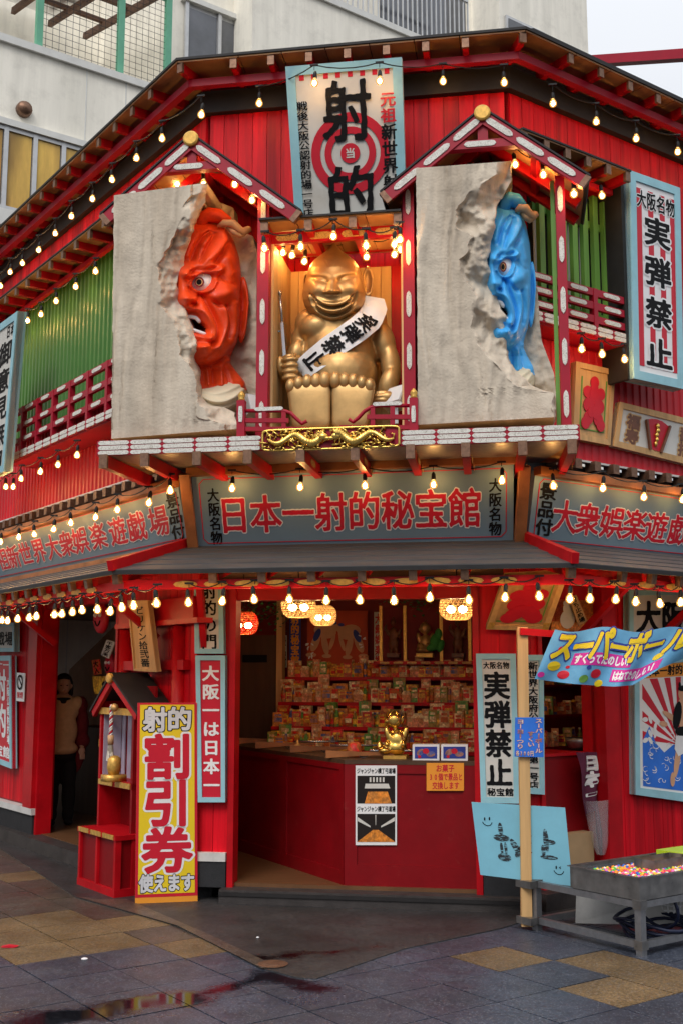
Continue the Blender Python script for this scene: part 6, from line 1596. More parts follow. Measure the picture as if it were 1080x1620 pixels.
for x0, x1, tx, fc, ink in ((458, 476, '射的秘宝館', 'navy', 'orange'), (591, 604, '大衆娯楽場', 'board', 'inkred'), (446, 454, '景品付', 'board', 'black')):
    q = fq(x0, 968 if x0 != 446 else 1005, x1, 1056, OW + .02); t = sign('hanging_banner', {458: 'navy vertical banner with orange characters at the rear of the shop', 591: 'white vertical strip with red characters beside the altar cabinet', 446: 'small pale strip with black characters beside the brown door'}[x0], 'banner', q, face=fc, frame=None, d=.01)
    lettering(t, q, col_cells(tx, .12, .88, .03, .97), ink, .04, .002, n=34)
# altar cabinet
OAa = -2.1
al = thing('altar_cabinet', 'red cabinet with gilt pillars holding wooden and golden figures high at the rear', 'altar cabinet', F.P(*F.at(668, 1045, OAa), OAa))
zA0, zA1 = Z(F, 660, 1046, OAa), Z(F, 660, 958, OAa); a0, a1 = F.at(598, 1000, OAa)[0], F.at(748, 1000, OAa)[0]
MB().box(F, a0 - .04, a1 + .04, zA0 - .03, zA0, OAa - .25, OAa + .05).build('cabinet_floor', M['redgloss'], al)
MB().box(F, a0, a1, zA0, zA1, OAa - .26, OAa - .24).build('cabinet_back', M['redpanel'], al)
for x in (602, 640, 697, 742):
    u = F.at(x, 1000, OAa)[0]; MB().box(F, u - .014, u + .014, zA0, zA1, OAa - .02, OAa + .01).build('gilt_pillar', M['goldplate'], al)
for k in range(7): plaque(MB(), F, a0 + (a1 - a0) * (k + .5) / 7, zA0 - .015, .09, .022, OAa + .05, .004).build('gold_plaque', M['ochreplq'], al)
def statuette(x, y0, y1, o, mat, lab, seated=False, fr=F, base='woodart', turn=0):
    h = abs(Z(fr, x, y0, o) - Z(fr, x, y1, o)); c = fr.P(*fr.at(x, y1, o), o)
    t = thing('statuette', lab, 'statuette', c)
    def b_(x_, y_, z_, rx, ry, rz, rot=0): return (c + fr.u * x_ * h + fr.n * y_ * h + np.array([0, 0, z_ * h]), (rx * h, ry * h, rz * h), rot)
    MB().beam(c + fr.n * .0, c + np.array([0, 0, .1 * h]), .5 * h if seated else .34 * h, .42 * h if seated else .3 * h, up=fr.u).build('plinth', M[base], t)
    if seated:
        s_ = turn
        bl = [b_(.02, 0, .36, .17, .16, .22), b_(.0, .0, .24, .20, .18, .15), b_(.0 - .03 * s_, .02, .74, .14, .13, .15), b_(-.0 - .02 * s_, .0, .86, .07, .07, .05), b_(.17, 0, .48, .06, .07, .16, -.2), b_(-.15, .04, .48, .06, .07, .16, .2), b_(.15, .1, .3, .05, .09, .06), b_(-.15, .12, .3, .05, .09, .06),
              b_(-.20 * s_ if s_ else -.09, .12 if not s_ else .08, .19, .13, .16, .08), b_(-.20 * s_ if s_ else .09, .12 if not s_ else -.06, .19, .13, .16, .08), b_(-.30 * s_ if s_ else -.08, .2 if not s_ else .08, .25, .05, .05, .11), b_(-.30 * s_ if s_ else .08, .2 if not s_ else -.06, .25, .05, .05, .11), b_(.13, .0, .74, .03, .04, .07), b_(-.16 * s_ if s_ else -.13, .06, .71, .035, .04, .04)]
    else:
        bl = [b_(0, 0, .55, .11, .09, .2), b_(0, 0, .35, .13, .1, .18), b_(-.06, 0, .2, .05, .06, .14), b_(.07, 0, .2, .05, .06, .14), b_(0, .02, .86, .07, .07, .09), b_(0, 0, .96, .035, .035, .05), b_(-.14, .02, .62, .045, .05, .13, .5), b_(.15, .04, .6, .045, .05, .13, -.4), b_(.17, .1, .5, .04, .07, .04), b_(-.19, .04, .74, .035, .04, .09, -.3)]
    blob_mesh('statuette_body', bl, mat, t, max(.004, h * .018), 3)
    return t
statuette(622, 976, 1040, OAa - .1, 'woodart', 'dark carved wooden guardian standing in the left bay of the altar cabinet')
statuette(724, 976, 1040, OAa - .1, 'woodart', 'dark carved wooden guardian standing in the bay nearest the white pier')
statuette(672, 978, 1040, OAa - .08, 'gold', 'small golden seated figure in the middle bay of the altar cabinet', True, base='goldplate')
# green stuffed dragon beside it
t = thing('plush_toy', 'green plush creature sprawled beside the golden figure in the altar cabinet', 'plush toy', F.P(*F.at(690, 1036, OAa), OAa))
M['plushgreen'] = pm('green_plush', (.05, .28, .06), .9, var=.2, scale=80)
c = F.P(*F.at(688, 1015, OAa), OAa); blob_mesh('plush_body', [(c, (.05, .05, .07), 0), (c + F.u * .03 + np.array([0, 0, .07]), (.035, .04, .05), 0), (c - F.u * .02 - np.array([0, 0, .05]), (.07, .05, .035), .3), (c + F.u * .05 - np.array([0, 0, .04]), (.03, .04, .06), -.3)], 'plushgreen', t, .008, 2)
# golden statue on the counter
statuette(626, 1116, 1203, -.28, 'brightgold', 'golden seated statue facing the rifles on the counter top', True, turn=1, base='goldplate')
# wicker lamps
def wlamp(x, y, r_, o, lab, mat='wicker'):
    c = F.P(*F.at(x, y, o), o); rr = r_ / FPX * (8.4 - o); t = thing('woven_lamp', lab, 'pendant lamp', c)
    n = 22; 
    for sg, nm in ((1, 'woven_shade'),):
        mb = MB()
        for k in range(13):
            ph = -1.15 + 2.3 * k / 12; z = rr * .78 * math.sin(ph); ra = rr * math.cos(ph) ** .55
            mb.tube([c + np.array([ra * math.cos(a_), ra * math.sin(a_), z]) for a_ in np.linspace(0, 2 * math.pi, n)], .0028, 4, cap=False)
        for k in range(20):
            a0_ = 2 * math.pi * k / 20
            for d_ in (-.5, .5): mb.tube([c + np.array([rr * math.cos(ph) ** .55 * math.cos(a0_ + d_ * ph), rr * math.cos(ph) ** .55 * math.sin(a0_ + d_ * ph), rr * .78 * math.sin(ph)]) for ph in np.linspace(-1.15, 1.15, 7)], .0024, 4, cap=False)
        mb.build(nm, M[mat], t, kind='stuff')
    for sg in (-1, 1):
        mb = MB(); mb.ball(c + np.array([sg * rr * .33, 0, -rr * .15]), (rr * .25, rr * .2, rr * .2), 10); mb.build('lamp_bulb', M['glow'], t, smooth=True)
    MB().tube([c + (0, 0, rr * .7), (c[0], c[1], 2.42)], .004, 5).build('lamp_cord', M['cable'], t)
wlamp(472, 957, 27, -.55, 'big woven rattan lamp hanging over the brown inner door side of the counter'); wlamp(511, 974, 21, -.9, 'smaller woven rattan lamp in front of the wrestler poster'); wlamp(722, 960, 27, -.55, 'woven rattan lamp hanging beside the white pier sign')
wlamp(385, 986, 24, -.7, 'red and gold patterned lampshade half behind the door jamb', 'pz_red')
# hanging greenery over the counter
for x, y, n_, lab in ((425, 975, 60, 'dark artificial foliage hanging near the door jamb lamp'), (655, 955, 46, 'artificial foliage draped over the altar cabinet')):
    mb = MB(); c = F.P(*F.at(x, y, -1.2), -1.2)
    for k in range(n_ * 3):
        p = c + np.array([random.gauss(0, .13), random.gauss(0, .1), random.gauss(.05, .06)]); a_ = random.uniform(0, 6.28); d_ = np.array([math.cos(a_), math.sin(a_), random.uniform(-.8, .3)]) * .035; e = np.array([-d_[1], d_[0], .01]) * .4
        mb.add([p, p + d_ * .5 + e, p + d_, p + d_ * .5 - e], [(0, 1, 2, 3)])
    mb.build('hanging_foliage', M['leaf'], label=lab, category='foliage')
# papers on the counter front
q = fq(562, 1211, 627, 1337, -.045); t = sign('photo_notice', 'white notice with two photographs of a range fixed to the counter front', 'notice', q, face='white', frame=None, d=.004)
for t0, first in ((.03, 1), (.51, 0)):
    lettering(t, q, row_cells('ジャンジャン横丁弓道場', .03, .97, t0, t0 + .075, 1.0), 'black', .028, .002, n=28)
    mb = MB(); prism(mb, q, [(.04, t0 + .10), (.96, t0 + .10), (.96, t0 + .45), (.04, t0 + .45)], .0012, .0); mb.build('photograph', M['dark'], t)
    mb = MB()
    if first:
        prism(mb, q, [(.22, t0 + .45), (.30, t0 + .30), (.78, t0 + .30), (.88, t0 + .45)], .001, .0016)
    else: prism(mb, q, [(.04, t0 + .45), (.42, t0 + .30), (.56, t0 + .30), (.96, t0 + .45)], .001, .0016)
    mb.build('pictured_floor', M['pz_orange'], t)
    mb = MB()
    if first:
        prism(mb, q, [(.24, t0 + .20), (.80, t0 + .20), (.84, t0 + .26), (.22, t0 + .26)], .001, .0016)
        for k in range(5): prism(mb, q, [(.34 + .08 * k, t0 + .12), (.38 + .08 * k, t0 + .12), (.38 + .08 * k, t0 + .18), (.34 + .08 * k, t0 + .18)], .001, .0016)
    else:
        prism(mb, q, [(.05, t0 + .14), (.36, t0 + .25), (.36, t0 + .27), (.05, t0 + .19)], .001, .0016); prism(mb, q, [(.95, t0 + .14), (.62, t0 + .25), (.62, t0 + .27), (.95, t0 + .19)], .001, .0016)
        prism(mb, q, [(.48, t0 + .11), (.50, t0 + .11), (.495, t0 + .24), (.485, t0 + .24)], .001, .0016)
    mb.build('pictured_lights', M['board'], t)
q = fq(674, 1207, 733, 1251, -.04); t = sign('price_notice', 'orange notice with red print under the toy boxes', 'notice', q, face='orange', frame=None, d=.004)
lettering(t, q, row_cells('お菓子', .25, .75, .05, .33), 'inkred', .02, .002, n=32); lettering(t, q, row_cells('30個で景品と', .05, .97, .36, .64), 'inkred', .02, .002, n=32); lettering(t, q, row_cells('交換します', .15, .88, .67, .95), 'inkred', .02, .002, n=32)
# toy boxes, rifles, bell, jar on the counter
for k, x in enumerate((652, 697)):
    q = fq(x, 1178, x + 42, 1205, -.09); c = q(.5, 1)
    t = thing('toy_box', ('white windowed toy box standing next to the golden counter statue', 'white windowed toy box standing next to the pier')[k], 'box', c)
    mb = MB(); slab(mb, q, .10); mb.build('carton', M['white'], t)
    mb = MB(); prism(mb, q, [(.08, .12), (.92, .12), (.92, .82), (.08, .82)], .001, .0); mb.build('box_window', M['navy'], t)
    mb = MB(); prism(mb, q, ell(.3, .45, .13, .22, .4), .001, .0015); prism(mb, q, ell(.68, .55, .17, .16, -.3), .001, .0015); mb.build('racer_figures', M['pz_blue'], t)
    mb = MB(); prism(mb, q, ell(.5, .38, .12, .16), .001, .003); prism(mb, q, ell(.26, .70, .06, .09), .001, .003); mb.build('red_shapes', M['inkred'], t)
def toprifle(p, ang, lab):
    t = thing('cork_rifle', lab, 'rifle', p); d = np.array([math.cos(ang), math.sin(ang), 0]); s_ = np.array([0, 0, 1.])
    mb = MB(); mb.beam(p - d * .02 + s_ * .028, p + d * .20 + s_ * .032, .035, .055, taper=.6); mb.beam(p + d * .19 + s_ * .032, p + d * .48 + s_ * .034, .026, .03, taper=.7); mb.build('stock', M['brownwood'], t)
    mb = MB(); mb.tube([p + d * .3 + s_ * .055, p + d * .75 + s_ * .055], .009, 7); mb.build('barrel', M['silver'], t, smooth=True)
    mb = MB(); mb.tube([p + d * .22 + s_ * .02, p + d * .25 + s_ * .002, p + d * .29 + s_ * .018], .004, 5); mb.build('trigger_guard', M['silver'], t)
for k, (x, y, o, a_) in enumerate(((520, 1195, -.2, -.05), (463, 1187, -.75, .05), (408, 1181, -1.2, .1), (376, 1171, -1.75, .1))):
    p = F.P(*F.at(x, y, o), o); p[2] = zC
    toprifle(p, a_, ('wooden stocked cork rifle lying on the counter corner', 'second cork rifle from the counter corner', 'third cork rifle from the counter corner', 'cork rifle lying farthest back on the counter wing')[k])
p = F.P(*F.at(471, 1186, -.9), -.9); p[2] = zC; mb = MB(); mb.lathe(p, [(.045, 0), (.042, .012), (.03, .03), (.026, .05), (.012, .06), (.010, .085), (0, .09)], 14); mb.build('brass_bell', M['gold'], label='small brass hand bell on the counter wing', category='bell', smooth=True)
p = F.P(*F.at(560, 1195, -.35), -.35); p[2] = zC; mb = MB(); mb.lathe(p, [(.05, 0), (.055, .04), (.05, .10), (.03, .11), (0, .11)], 14); mb.build('prize_jar', M['pz_red'], label='red jar beside the golden counter statue', category='jar', smooth=True)
# ================================================================== SIDE DOORWAY
print('counter', zC, oE, azE)
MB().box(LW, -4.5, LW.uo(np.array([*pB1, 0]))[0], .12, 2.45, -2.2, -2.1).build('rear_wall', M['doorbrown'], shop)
def lq(pts, o): return fquad(LW, pts, o)
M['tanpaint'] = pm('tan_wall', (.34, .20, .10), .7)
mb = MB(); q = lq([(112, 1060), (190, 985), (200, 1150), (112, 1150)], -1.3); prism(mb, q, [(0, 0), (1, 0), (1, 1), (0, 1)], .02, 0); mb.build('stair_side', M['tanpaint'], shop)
def roundface(x, y, r_, o, lab):
    c = LW.P(*LW.at(x, y, o), o); rr = r_ / FPX * np.linalg.norm(c[:2]); t = thing('round_charm', lab, 'charm', c)
    mb = MB(); mb.lathe(c, [(rr, 0), (rr * .96, .03), (rr * .8, .045), (0, .05)], 22, axis=LW.n); mb.build('disc', M['inkred'], t, smooth=True)
    mb = MB()
    for sx_ in (-.35, .35): mb.ball(c + LW.u * rr * sx_ + np.array([0, 0, rr * .2]) + LW.n * .05, rr * .16, 8)
    mb.build('painted_eyes', M['white'], t); mb = MB(); mb.tube([c + LW.u * rr * k * .1 + np.array([0, 0, -rr * (.5 - .02 * k * k)]) + LW.n * .052 for k in range(-4, 5)], .006, 5); mb.build('painted_mouth', M['black'], t)
roundface(163, 978, 24, -.25, 'big round red charm hanging inside the side doorway'); roundface(178, 1052, 17, -.6, 'round red face charm low beside the side doorway')
q = lq([(169, 1012), (182, 1016), (172, 1042), (160, 1036)], -.4); t = sign('wooden_tag', 'slanted pale tag with black characters inside the side doorway', 'tag', q, face='board', frame=None, d=.015); lettering(t, q, col_cells('千客万来', .15, .85, .04, .96), 'black', .04, .002, n=30)
q = lq([(145, 1045), (157, 1043), (160, 1066), (149, 1068)], -.5); t = sign('wooden_tag', 'small red tag with dark characters inside the side doorway', 'tag', q, face='pz_red', frame=None, d=.015); lettering(t, q, col_cells('大入', .15, .85, .04, .96), 'black', .04, .002, n=26)
q = lq([(146, 1070), (186, 1070), (186, 1098), (150, 1098)], -.5); t = sign('paper_notice', 'ochre notice with a cup mark inside the side doorway', 'notice', q, face='pz_yellow', frame=None, d=.015); mb = MB(); prism(mb, q, ell(.5, .45, .12, .16), .002, .001); mb.build('cup_mark', M['black'], t)
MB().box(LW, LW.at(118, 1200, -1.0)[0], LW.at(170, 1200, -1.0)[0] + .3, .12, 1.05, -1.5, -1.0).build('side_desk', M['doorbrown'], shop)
# ---- the attendant
OPn = -.42
c0 = LW.P(*LW.at(94, 1290, OPn), OPn); c0[2] = .125
top = Z(LW, 92, 1066, OPn); Hh = top - .125; print('person height', Hh, 'door z', LW.at(121, 1327, 0))
Hh = min(max(Hh, 1.5), 1.66)
per = thing('person', 'dark haired person in a beige smock and wine red coat in the dim doorway', 'person', c0)
fx = -np.array([*(c0[:2] / np.linalg.norm(c0[:2])), 0]); fx = fx * .95 + LW.u * .12; fx /= np.linalg.norm(fx); sx_ = np.cross(fx, (0, 0, 1)) * -1   # facing, side
def pb(x, y, z, rx, ry, rz, rot=0): return (c0 + sx_ * x + fx * y + np.array([0, 0, z * Hh]), (rx, ry, rz * Hh), rot)
def pblob(name, bl, mat, vox=.012, sm_=4):
    global F
    keep = (F.u.copy(), F.n.copy()); F.u, F.n = sx_, fx
    try: return blob_mesh(name, bl, mat, per, vox, sm_)
    finally: F.u, F.n = keep
pblob('body', [pb(0, .0, .885, .048, .05, .04), pb(0, .02, .925, .072, .085, .068), pb(0, .03, .905, .06, .075, .05), pb(0, .102, .912, .012, .018, .016), pb(0, .085, .885, .03, .02, .012), pb(-.078, .01, .915, .014, .02, .022), pb(.078, .01, .915, .014, .02, .022), pb(0, .0, .855, .05, .05, .05),
   pb(0, 0, .75, .15, .09, .12), pb(0, 0, .55, .13, .09, .12)], 'skin', .008, 3)
pblob('hair', [pb(0, -.02, .945, .088, .095, .062), pb(-.078, -.02, .90, .022, .05, .06), pb(.078, -.02, .90, .022, .05, .06), pb(0, -.06, .90, .08, .05, .07), pb(0, .055, .970, .06, .035, .018)], 'hair', .008, 3)
for s_ in (-.03, .03):
    mb = MB(); mb.ball(c0 + sx_ * s_ + fx * .098 + np.array([0, 0, .922 * Hh]), (.010, .006, .006), 8); mb.build('eye', M['black'], per)
mb = MB(); mb.ball(c0 + fx * .099 + np.array([0, 0, .885 * Hh]), (.018, .006, .005), 8); mb.build('mouth', M['pz_red'], per)
pblob('smock', [pb(0, .015, .76, .165, .115, .10), pb(0, .02, .62, .155, .12, .14), pb(0, .02, .50, .165, .125, .05), pb(-.14, .01, .80, .06, .08, .05), pb(.14, .01, .80, .06, .08, .05)], 'beige', .012, 5)
pblob('collar', [pb(0, .02, .828, .10, .09, .018), pb(0, .09, .805, .045, .03, .022)], 'blackcloth', .01, 2)
pblob('coat', [pb(.18, -.03, .78, .07, .10, .07), pb(.20, -.03, .66, .065, .10, .12), pb(.21, -.01, .55, .07, .10, .05), pb(.15, -.07, .55, .10, .06, .22), pb(0, -.10, .70, .17, .05, .16), pb(-.18, -.03, .76, .05, .08, .06), pb(-.19, -.01, .66, .045, .07, .10)], 'winered', .012, 4)
pblob('trousers', [pb(0, 0, .46, .15, .11, .06), pb(-.075, .0, .34, .078, .085, .15), pb(.08, -.02, .34, .078, .085, .15), pb(-.08, .0, .20, .07, .075, .16), pb(.085, -.02, .20, .07, .075, .16), pb(-.08, .0, .07, .06, .065, .06), pb(.085, -.02, .07, .06, .065, .06)], 'blackcloth', .012, 5)
pblob('shoe', [pb(-.085, .05, .02, .045, .11, .02)], 'blackcloth', .008, 2); pblob('shoe', [pb(.09, .02, .02, .045, .11, .02)], 'blackcloth', .008, 2)
for s_, y_ in ((-1, .12), (1, .06)):
    bl = [pb(s_ * .20, y_, .485, .030, .022, .026), pb(s_ * .20, y_ - .02, .53, .028, .028, .03)]
    for k in range(4): bl += [pb(s_ * (.205 - .013 * (k - 1.5) * 1.0), y_ + .008 * k - .01, .455 - .002 * abs(k - 1), .0075, .0085, .018), pb(s_ * (.205 - .013 * (k - 1.5)), y_ + .008 * k, .438, .007, .008, .012)]
    bl.append(pb(s_ * .175, y_ + .012, .475, .008, .010, .018, .4 * s_)); pblob('hand', bl, 'skin', .0042, 1)
# ================================================================== TORII, SHRINE, OFFERTORY BOX
OT_ = .02
tr = thing('torii_gate', 'red wooden torii gate standing against the side street wall behind the small shrine', 'torii gate', LW.P(*LW.at(245, 1300, OT_), OT_))
for x in (198, 283):
    c = LW.P(LW.at(x, 1100, OT_)[0], .12, OT_); mb = MB(); mb.tube([c, (c[0], c[1], Z(LW, x, 985, OT_))], [.062, .056], 18); mb.build('pillar', M['redgloss'], tr, smooth=True)
def lb(x0, y0, x1, y1, o0, o1, nm, par, mat='redgloss'):
    a_, b_ = LW.at(x0, (y0 + y1) / 2, o1), LW.at(x1, (y0 + y1) / 2, o1); z0, z1 = LW.at((x0 + x1) / 2, y1, o1)[1], LW.at((x0 + x1) / 2, y0, o1)[1]
    return MB().box(LW, a_[0], b_[0], z0, z1, o0, o1).build(nm, M[mat], par)
lb(188, 950, 306, 982, .0, .10, 'lintel', tr); lb(182, 982, 312, 990, .0, .13, 'lintel_cap', tr); lb(192, 1045, 290, 1060, .0, .06, 'tie_beam', tr)
q = Quad(LW.P(*LW.at(204, 950, .20), .20), LW.P(*LW.at(236, 950, .20), .20), LW.P(*LW.at(250, 1063, .15), .15), LW.P(*LW.at(214, 1061, .15), .15))
t = sign('wooden_nameplate', 'narrow cedar nameplate with black characters hung on the torii gate', 'nameplate', q, face='rawwood', frame='rawwood', bw=.018, d=.03); lettering(t, q, col_cells('ビリケン拾弐番', .3, .72, .08, .94), 'black', .02, .003, n=36)
# offertory cabinet: corner at px (181,1422)
cc = ground(181, 1422, 0.0); cu, co = LW.uo(cc); ul_ = LW.at(123, 1398, co)[0]; ztop = Z(LW, 181, 1322, co)
print('cabinet', cu, co, ul_, ztop)
ob = thing('offertory_box', 'red panelled offertory box with gilt edge plates standing on the paving before the shrine', 'offertory box', LW.P((cu + ul_) / 2, 0, co / 2))
MB().box(LW, ul_ + .02, cu - .02, .02, ztop - .03, .12, co - .02).build('box_body', M['redpanel'], ob)
MB().box(LW, ul_ - .01, cu + .01, ztop - .035, ztop, .10, co + .01).build('box_top', M['redgloss'], ob)
MB().box(LW, ul_ - .005, cu + .005, .0, .06, .11, co + .004).build('plinth', M['redgloss'], ob)
for k in range(3):
    u = ul_ + (cu - ul_) * k / 2; MB().box(LW, u - (.0 if k == 0 else .03 if k == 2 else .015) , u + (.03 if k == 0 else 0 if k == 2 else .015), .06, ztop - .035, co - .02, co + .002).build('stile', M['redgloss'], ob)
for o in (co - .03, (co + .12) / 2, .13): MB().box(LW, cu - .02, cu + .002, .06, ztop - .035, o - .015, o + .03).build('stile', M['redgloss'], ob)
for k in range(3):
    u = ul_ + (cu - ul_) * (k + .5) / 3; MB().box(LW, u - (cu - ul_) * .14, u + (cu - ul_) * .14, ztop - .03, ztop + .004, co + .010, co + .016).build('gilt_edge_plate', M['goldplate'], ob)
# shrine house on top
o1 = co - .10; sh = thing('small_shrine', 'small red gabled roadside shrine with a bell rope above the offertory box', 'shrine', LW.P(cu, ztop, .4))
pk = LW.at(176, 1069, o1); el_ = LW.at(145, 1124, o1); er = LW.at(217, 1130, o1); zf = LW.at(190, 1238, o1)[1]
uw0, uw1 = LW.at(160, 1150, o1 - .05)[0], LW.at(214, 1150, o1 - .05)[0]; ze = (el_[1] + er[1]) / 2
for e, sg in ((el_, -1), (er, 1)):
    d = np.array([e[0] - pk[0], ze - pk[1]]); L = np.hypot(*d); d /= L; nr = np.array([-d[1], d[0]]); nr = nr if nr[1] > 0 else -nr
    def q2(s_, h_): v = np.array(pk) + d * s_ - nr * h_; return (float(v[0]), float(v[1]))
    MB().poly(LW, [q2(-.0, 0), q2(L, 0), q2(L, .055), q2(.03, .055)], o1 - .03, o1).build('bargeboard', M['redgloss'], sh)
    MB().poly(LW, [q2(-.02, -.018), q2(L + .02, -.018), q2(L + .02, -.0), q2(-.0, -.0)], .03, o1 + .01).build('roof_slope', M['blackwood'], sh)
mb = MB(); mb.lathe(LW.P(pk[0], pk[1] - .02, o1), [(.04, 0), (.04, .02), (.03, .028), (0, .03)], 16, axis=LW.n, sy=1.2); mb.build('gable_boss', M['goldplate'], sh)
MB().box(LW, uw0, uw1, zf - .05, zf, .1, o1 - .04).build('shrine_floor', M['redgloss'], sh)
MB().box(LW, uw0, uw0 + .03, ztop, ze + .08, .1, o1 - .04).build('side_wall', M['redgloss'], sh); MB().box(LW, uw1 - .03, uw1, ztop, ze + .08, .1, o1 - .04).build('side_wall', M['redpanel'], sh)
MB().box(LW, uw0 + .03, uw1 - .03, ztop, ze + .2, .10, .12).build('rear_panel', M['redpanel'], sh); M['shadedwhite'] = pm('shade_greyed_white_lining', (.38, .34, .42), .7)  # white lining greyed towards lavender to paint in the shade inside
MB().box(LW, uw0 + .035, uw0 + .045, zf, ze, .14, o1 - .06).build('white_lining', M['shadedwhite'], sh); MB().box(LW, uw0 + .045, uw0 + .10, zf, ze, .125, .135).build('white_lining', M['shadedwhite'], sh); MB().box(LW, uw0 + .15, uw0 + .22, zf, ze, .125, .135).build('white_lining', M['shadedwhite'], sh)
MB().box(LW, uw0, uw1, ze - .02, ze + .03, o1 - .06, o1 - .03).build('front_beam', M['goldplate'], sh)
for k in range(2): MB().box(LW, uw0 + .02 + (uw1 - uw0) * .5 * k, uw0 + (uw1 - uw0) * (.5 * k + .45), zf - .045, zf - .005, o1 - .04, o1 - .032).build('gilt_edge_plate', M['goldplate'], sh)
for z in (zf - .45, zf + .3, zf + .55):
    if z > ztop: MB().box(LW, uw0 - .004, uw0, z - .06, z, o1 - .06, o1 - .038).build('gilt_edge_plate', M['goldplate'], sh)
t = thing('bell_rope', 'red and white twisted bell rope with brass bell hanging in the shrine', 'bell rope', LW.P(*LW.at(180, 1200, o1), o1))
xr = LW.at(180, 1150, o1)[0]; zt_ = LW.at(180, 1115, o1)[1]; zm = LW.at(180, 1165, o1)[1]; zb_ = LW.at(178, 1203, o1)[1]
for k, mt in enumerate(('white', 'inkred', 'cream')):
    mb = MB(); mb.tube([LW.P(xr + .009 * math.cos(i * .9 + k * 2.1), zt_ + (zm - zt_) * i / 30, o1 + .02 + .009 * math.sin(i * .9 + k * 2.1)) for i in range(31)], .0085, 6); mb.build('rope_strand', M[mt], t, smooth=True)
mb = MB(); mb.tube([LW.P(xr, zm + .01, o1 + .02), LW.P(xr, zm - .06, o1 + .02)], .024, 12); mb.build('rope_collar', M['tan'], t, smooth=True)
mb = MB()
for k in range(16): a_ = k * 2.4; mb.tube([LW.P(xr + .012 * math.cos(a_), zm - .05, o1 + .02 + .012 * math.sin(a_)), LW.P(xr + .026 * math.cos(a_), zb_, o1 + .02 + .026 * math.sin(a_))], .006, 4)
mb.build('tassel', M['cream'], t)
mb = MB(); mb.ball(LW.P(xr + .03, zt_ - .02, o1 + .01), .032, 14); mb.build('round_bell', M['gold'], t, smooth=True)
q0 = LW.P((uw0 + uw1) / 2 + .06, zf, (o1 + .1) / 2 + .12); mb = MB(); mb.beam(q0, q0 + (0, 0, .05), .16, .12, up=LW.u); mb.lathe(q0 + (0, 0, .05), [(.04, 0), (.055, .05), (.05, .12), (.03, .14), (0, .145)], 14); mb.build('brass_urn', M['goldplate'], label='squat brass urn on a stand inside the small shrine', category='urn', smooth=True)
# ================================================================== YELLOW BOARD
b0, b1 = ground(214, 1431), ground(313, 1427); azy = math.degrees(math.atan2(*(b1 - b0)[:2])); YF = Frame(b0[:2], azy)
ytl, ytr = YF.at(218, 1112, 0), YF.at(312, 1111, 0); wy = float(np.linalg.norm((b1 - b0)[:2]))
q = Quad(YF.P(ytl[0] , ytl[1], 0), YF.P(ytr[0], ytl[1], 0), YF.P(wy, 0.0, 0), YF.P(0, 0.0, 0))
yb = sign('standing_signboard', 'tall yellow board with red and white characters standing beside the offertory box', 'signboard', q, face='orange', frame=None, d=.025)
mb = MB(); prism(mb, q, [(0, 0), (1, 0), (1, .968), (0, .968)], .001, 0); mb.build('red_border', M['inkred'], yb)
mb = MB(); prism(mb, q, [(.045, .010), (.955, .010), (.955, .952), (.045, .952)], .001, .0012); mb.build('yellow_ground', M['yellow'], yb)
M['silverprint'] = pm('silver_white_print', (.62, .62, .64), .4)
lettering(yb, q, [('射', .09, .02, .50, .148), ('的', .49, .02, .92, .145)], 'silverprint', .035, .0035, 'black', .075, 60, 1.0, 0)
lettering(yb, q, [('割', .10, .155, .90, .39), ('引', .10, .385, .90, .625), ('券', .09, .62, .92, .855)], 'inkred', .034, .0035, 'white', .078, 76, 1.0, 0)
lettering(yb, q, row_cells('使えます', .06, .95, .855, .945, 1.04), 'silverprint', .04, .0035, 'black', .085, 48, 1.0, 0)
# ================================================================== POSTER OF THE STRIDING MAN
q = fquad(RW, [(1001, 1043), (1128, 1030), (1128, 1275), (1003, 1257)], .05)
ps = sign('picture_poster', 'framed poster of a bare chested striding wrestler over waves and red sun rays', 'poster', q, face='white', frame='blue', bw=.055)
mb = MB(); prism(mb, q, [(.10, .055), (.90, .055), (.90, .15), (.10, .15)], .001, .0); mb.build('orange_strip', M['orange'], ps)
lettering(ps, q, row_cells('日本一射的秘宝館', .12, .88, .065, .14), 'black', .035, .002, n=36)
mb = MB(); cxx, cyy = .55, .62
for k in range(11):
    a0_ = math.pi + k * math.pi / 11 + .05; a1_ = a0_ + math.pi / 22
    def clip(a_):
        dx, dy = math.cos(a_), math.sin(a_); s_ = min([v for v in (((.10 - cxx) / dx if dx < 0 else (.90 - cxx) / dx) if abs(dx) > 1e-6 else 9, (.155 - cyy) / dy if dy < 0 else 9) if v > 0]); return (cxx + dx * s_, cyy + dy * s_)
    prism(mb, q, [(cxx, cyy), clip(a0_), clip(a1_)], .001, .0006)
mb.build('sun_ray', M['inkred'], ps)
mb = MB(); prism(mb, q, [(.10, .60), (.18, .50), (.26, .62), (.36, .68), (.48, .62), (.62, .66), (.74, .60), (.90, .66), (.90, .93), (.10, .93)], .001, .0018); mb.build('blue_sea', M['cobalt'], ps)
mb = MB()
for k in range(60):
    s_, t_ = random.uniform(.12, .88), random.uniform(.56, .91); r0 = random.uniform(.018, .04); a0_ = random.uniform(0, 6.28)
    P_ = [q(s_ + r0 * math.cos(a0_ + x_), t_ + r0 * .6 * math.sin(a0_ + x_), .0035) for x_ in np.linspace(0, 3.6, 8)]; mb.tube(P_, .0028, 3)
for k in range(8): mb.add([q(*p, .003 + k * .0002) for p in ell(.13 + .06 * (k % 3), .45 + .05 * (k // 2), .035, .018, k, 10)], [tuple(range(10))])
mb.build('wave_foam', M['white'], ps)
mb = MB(); h = .0045
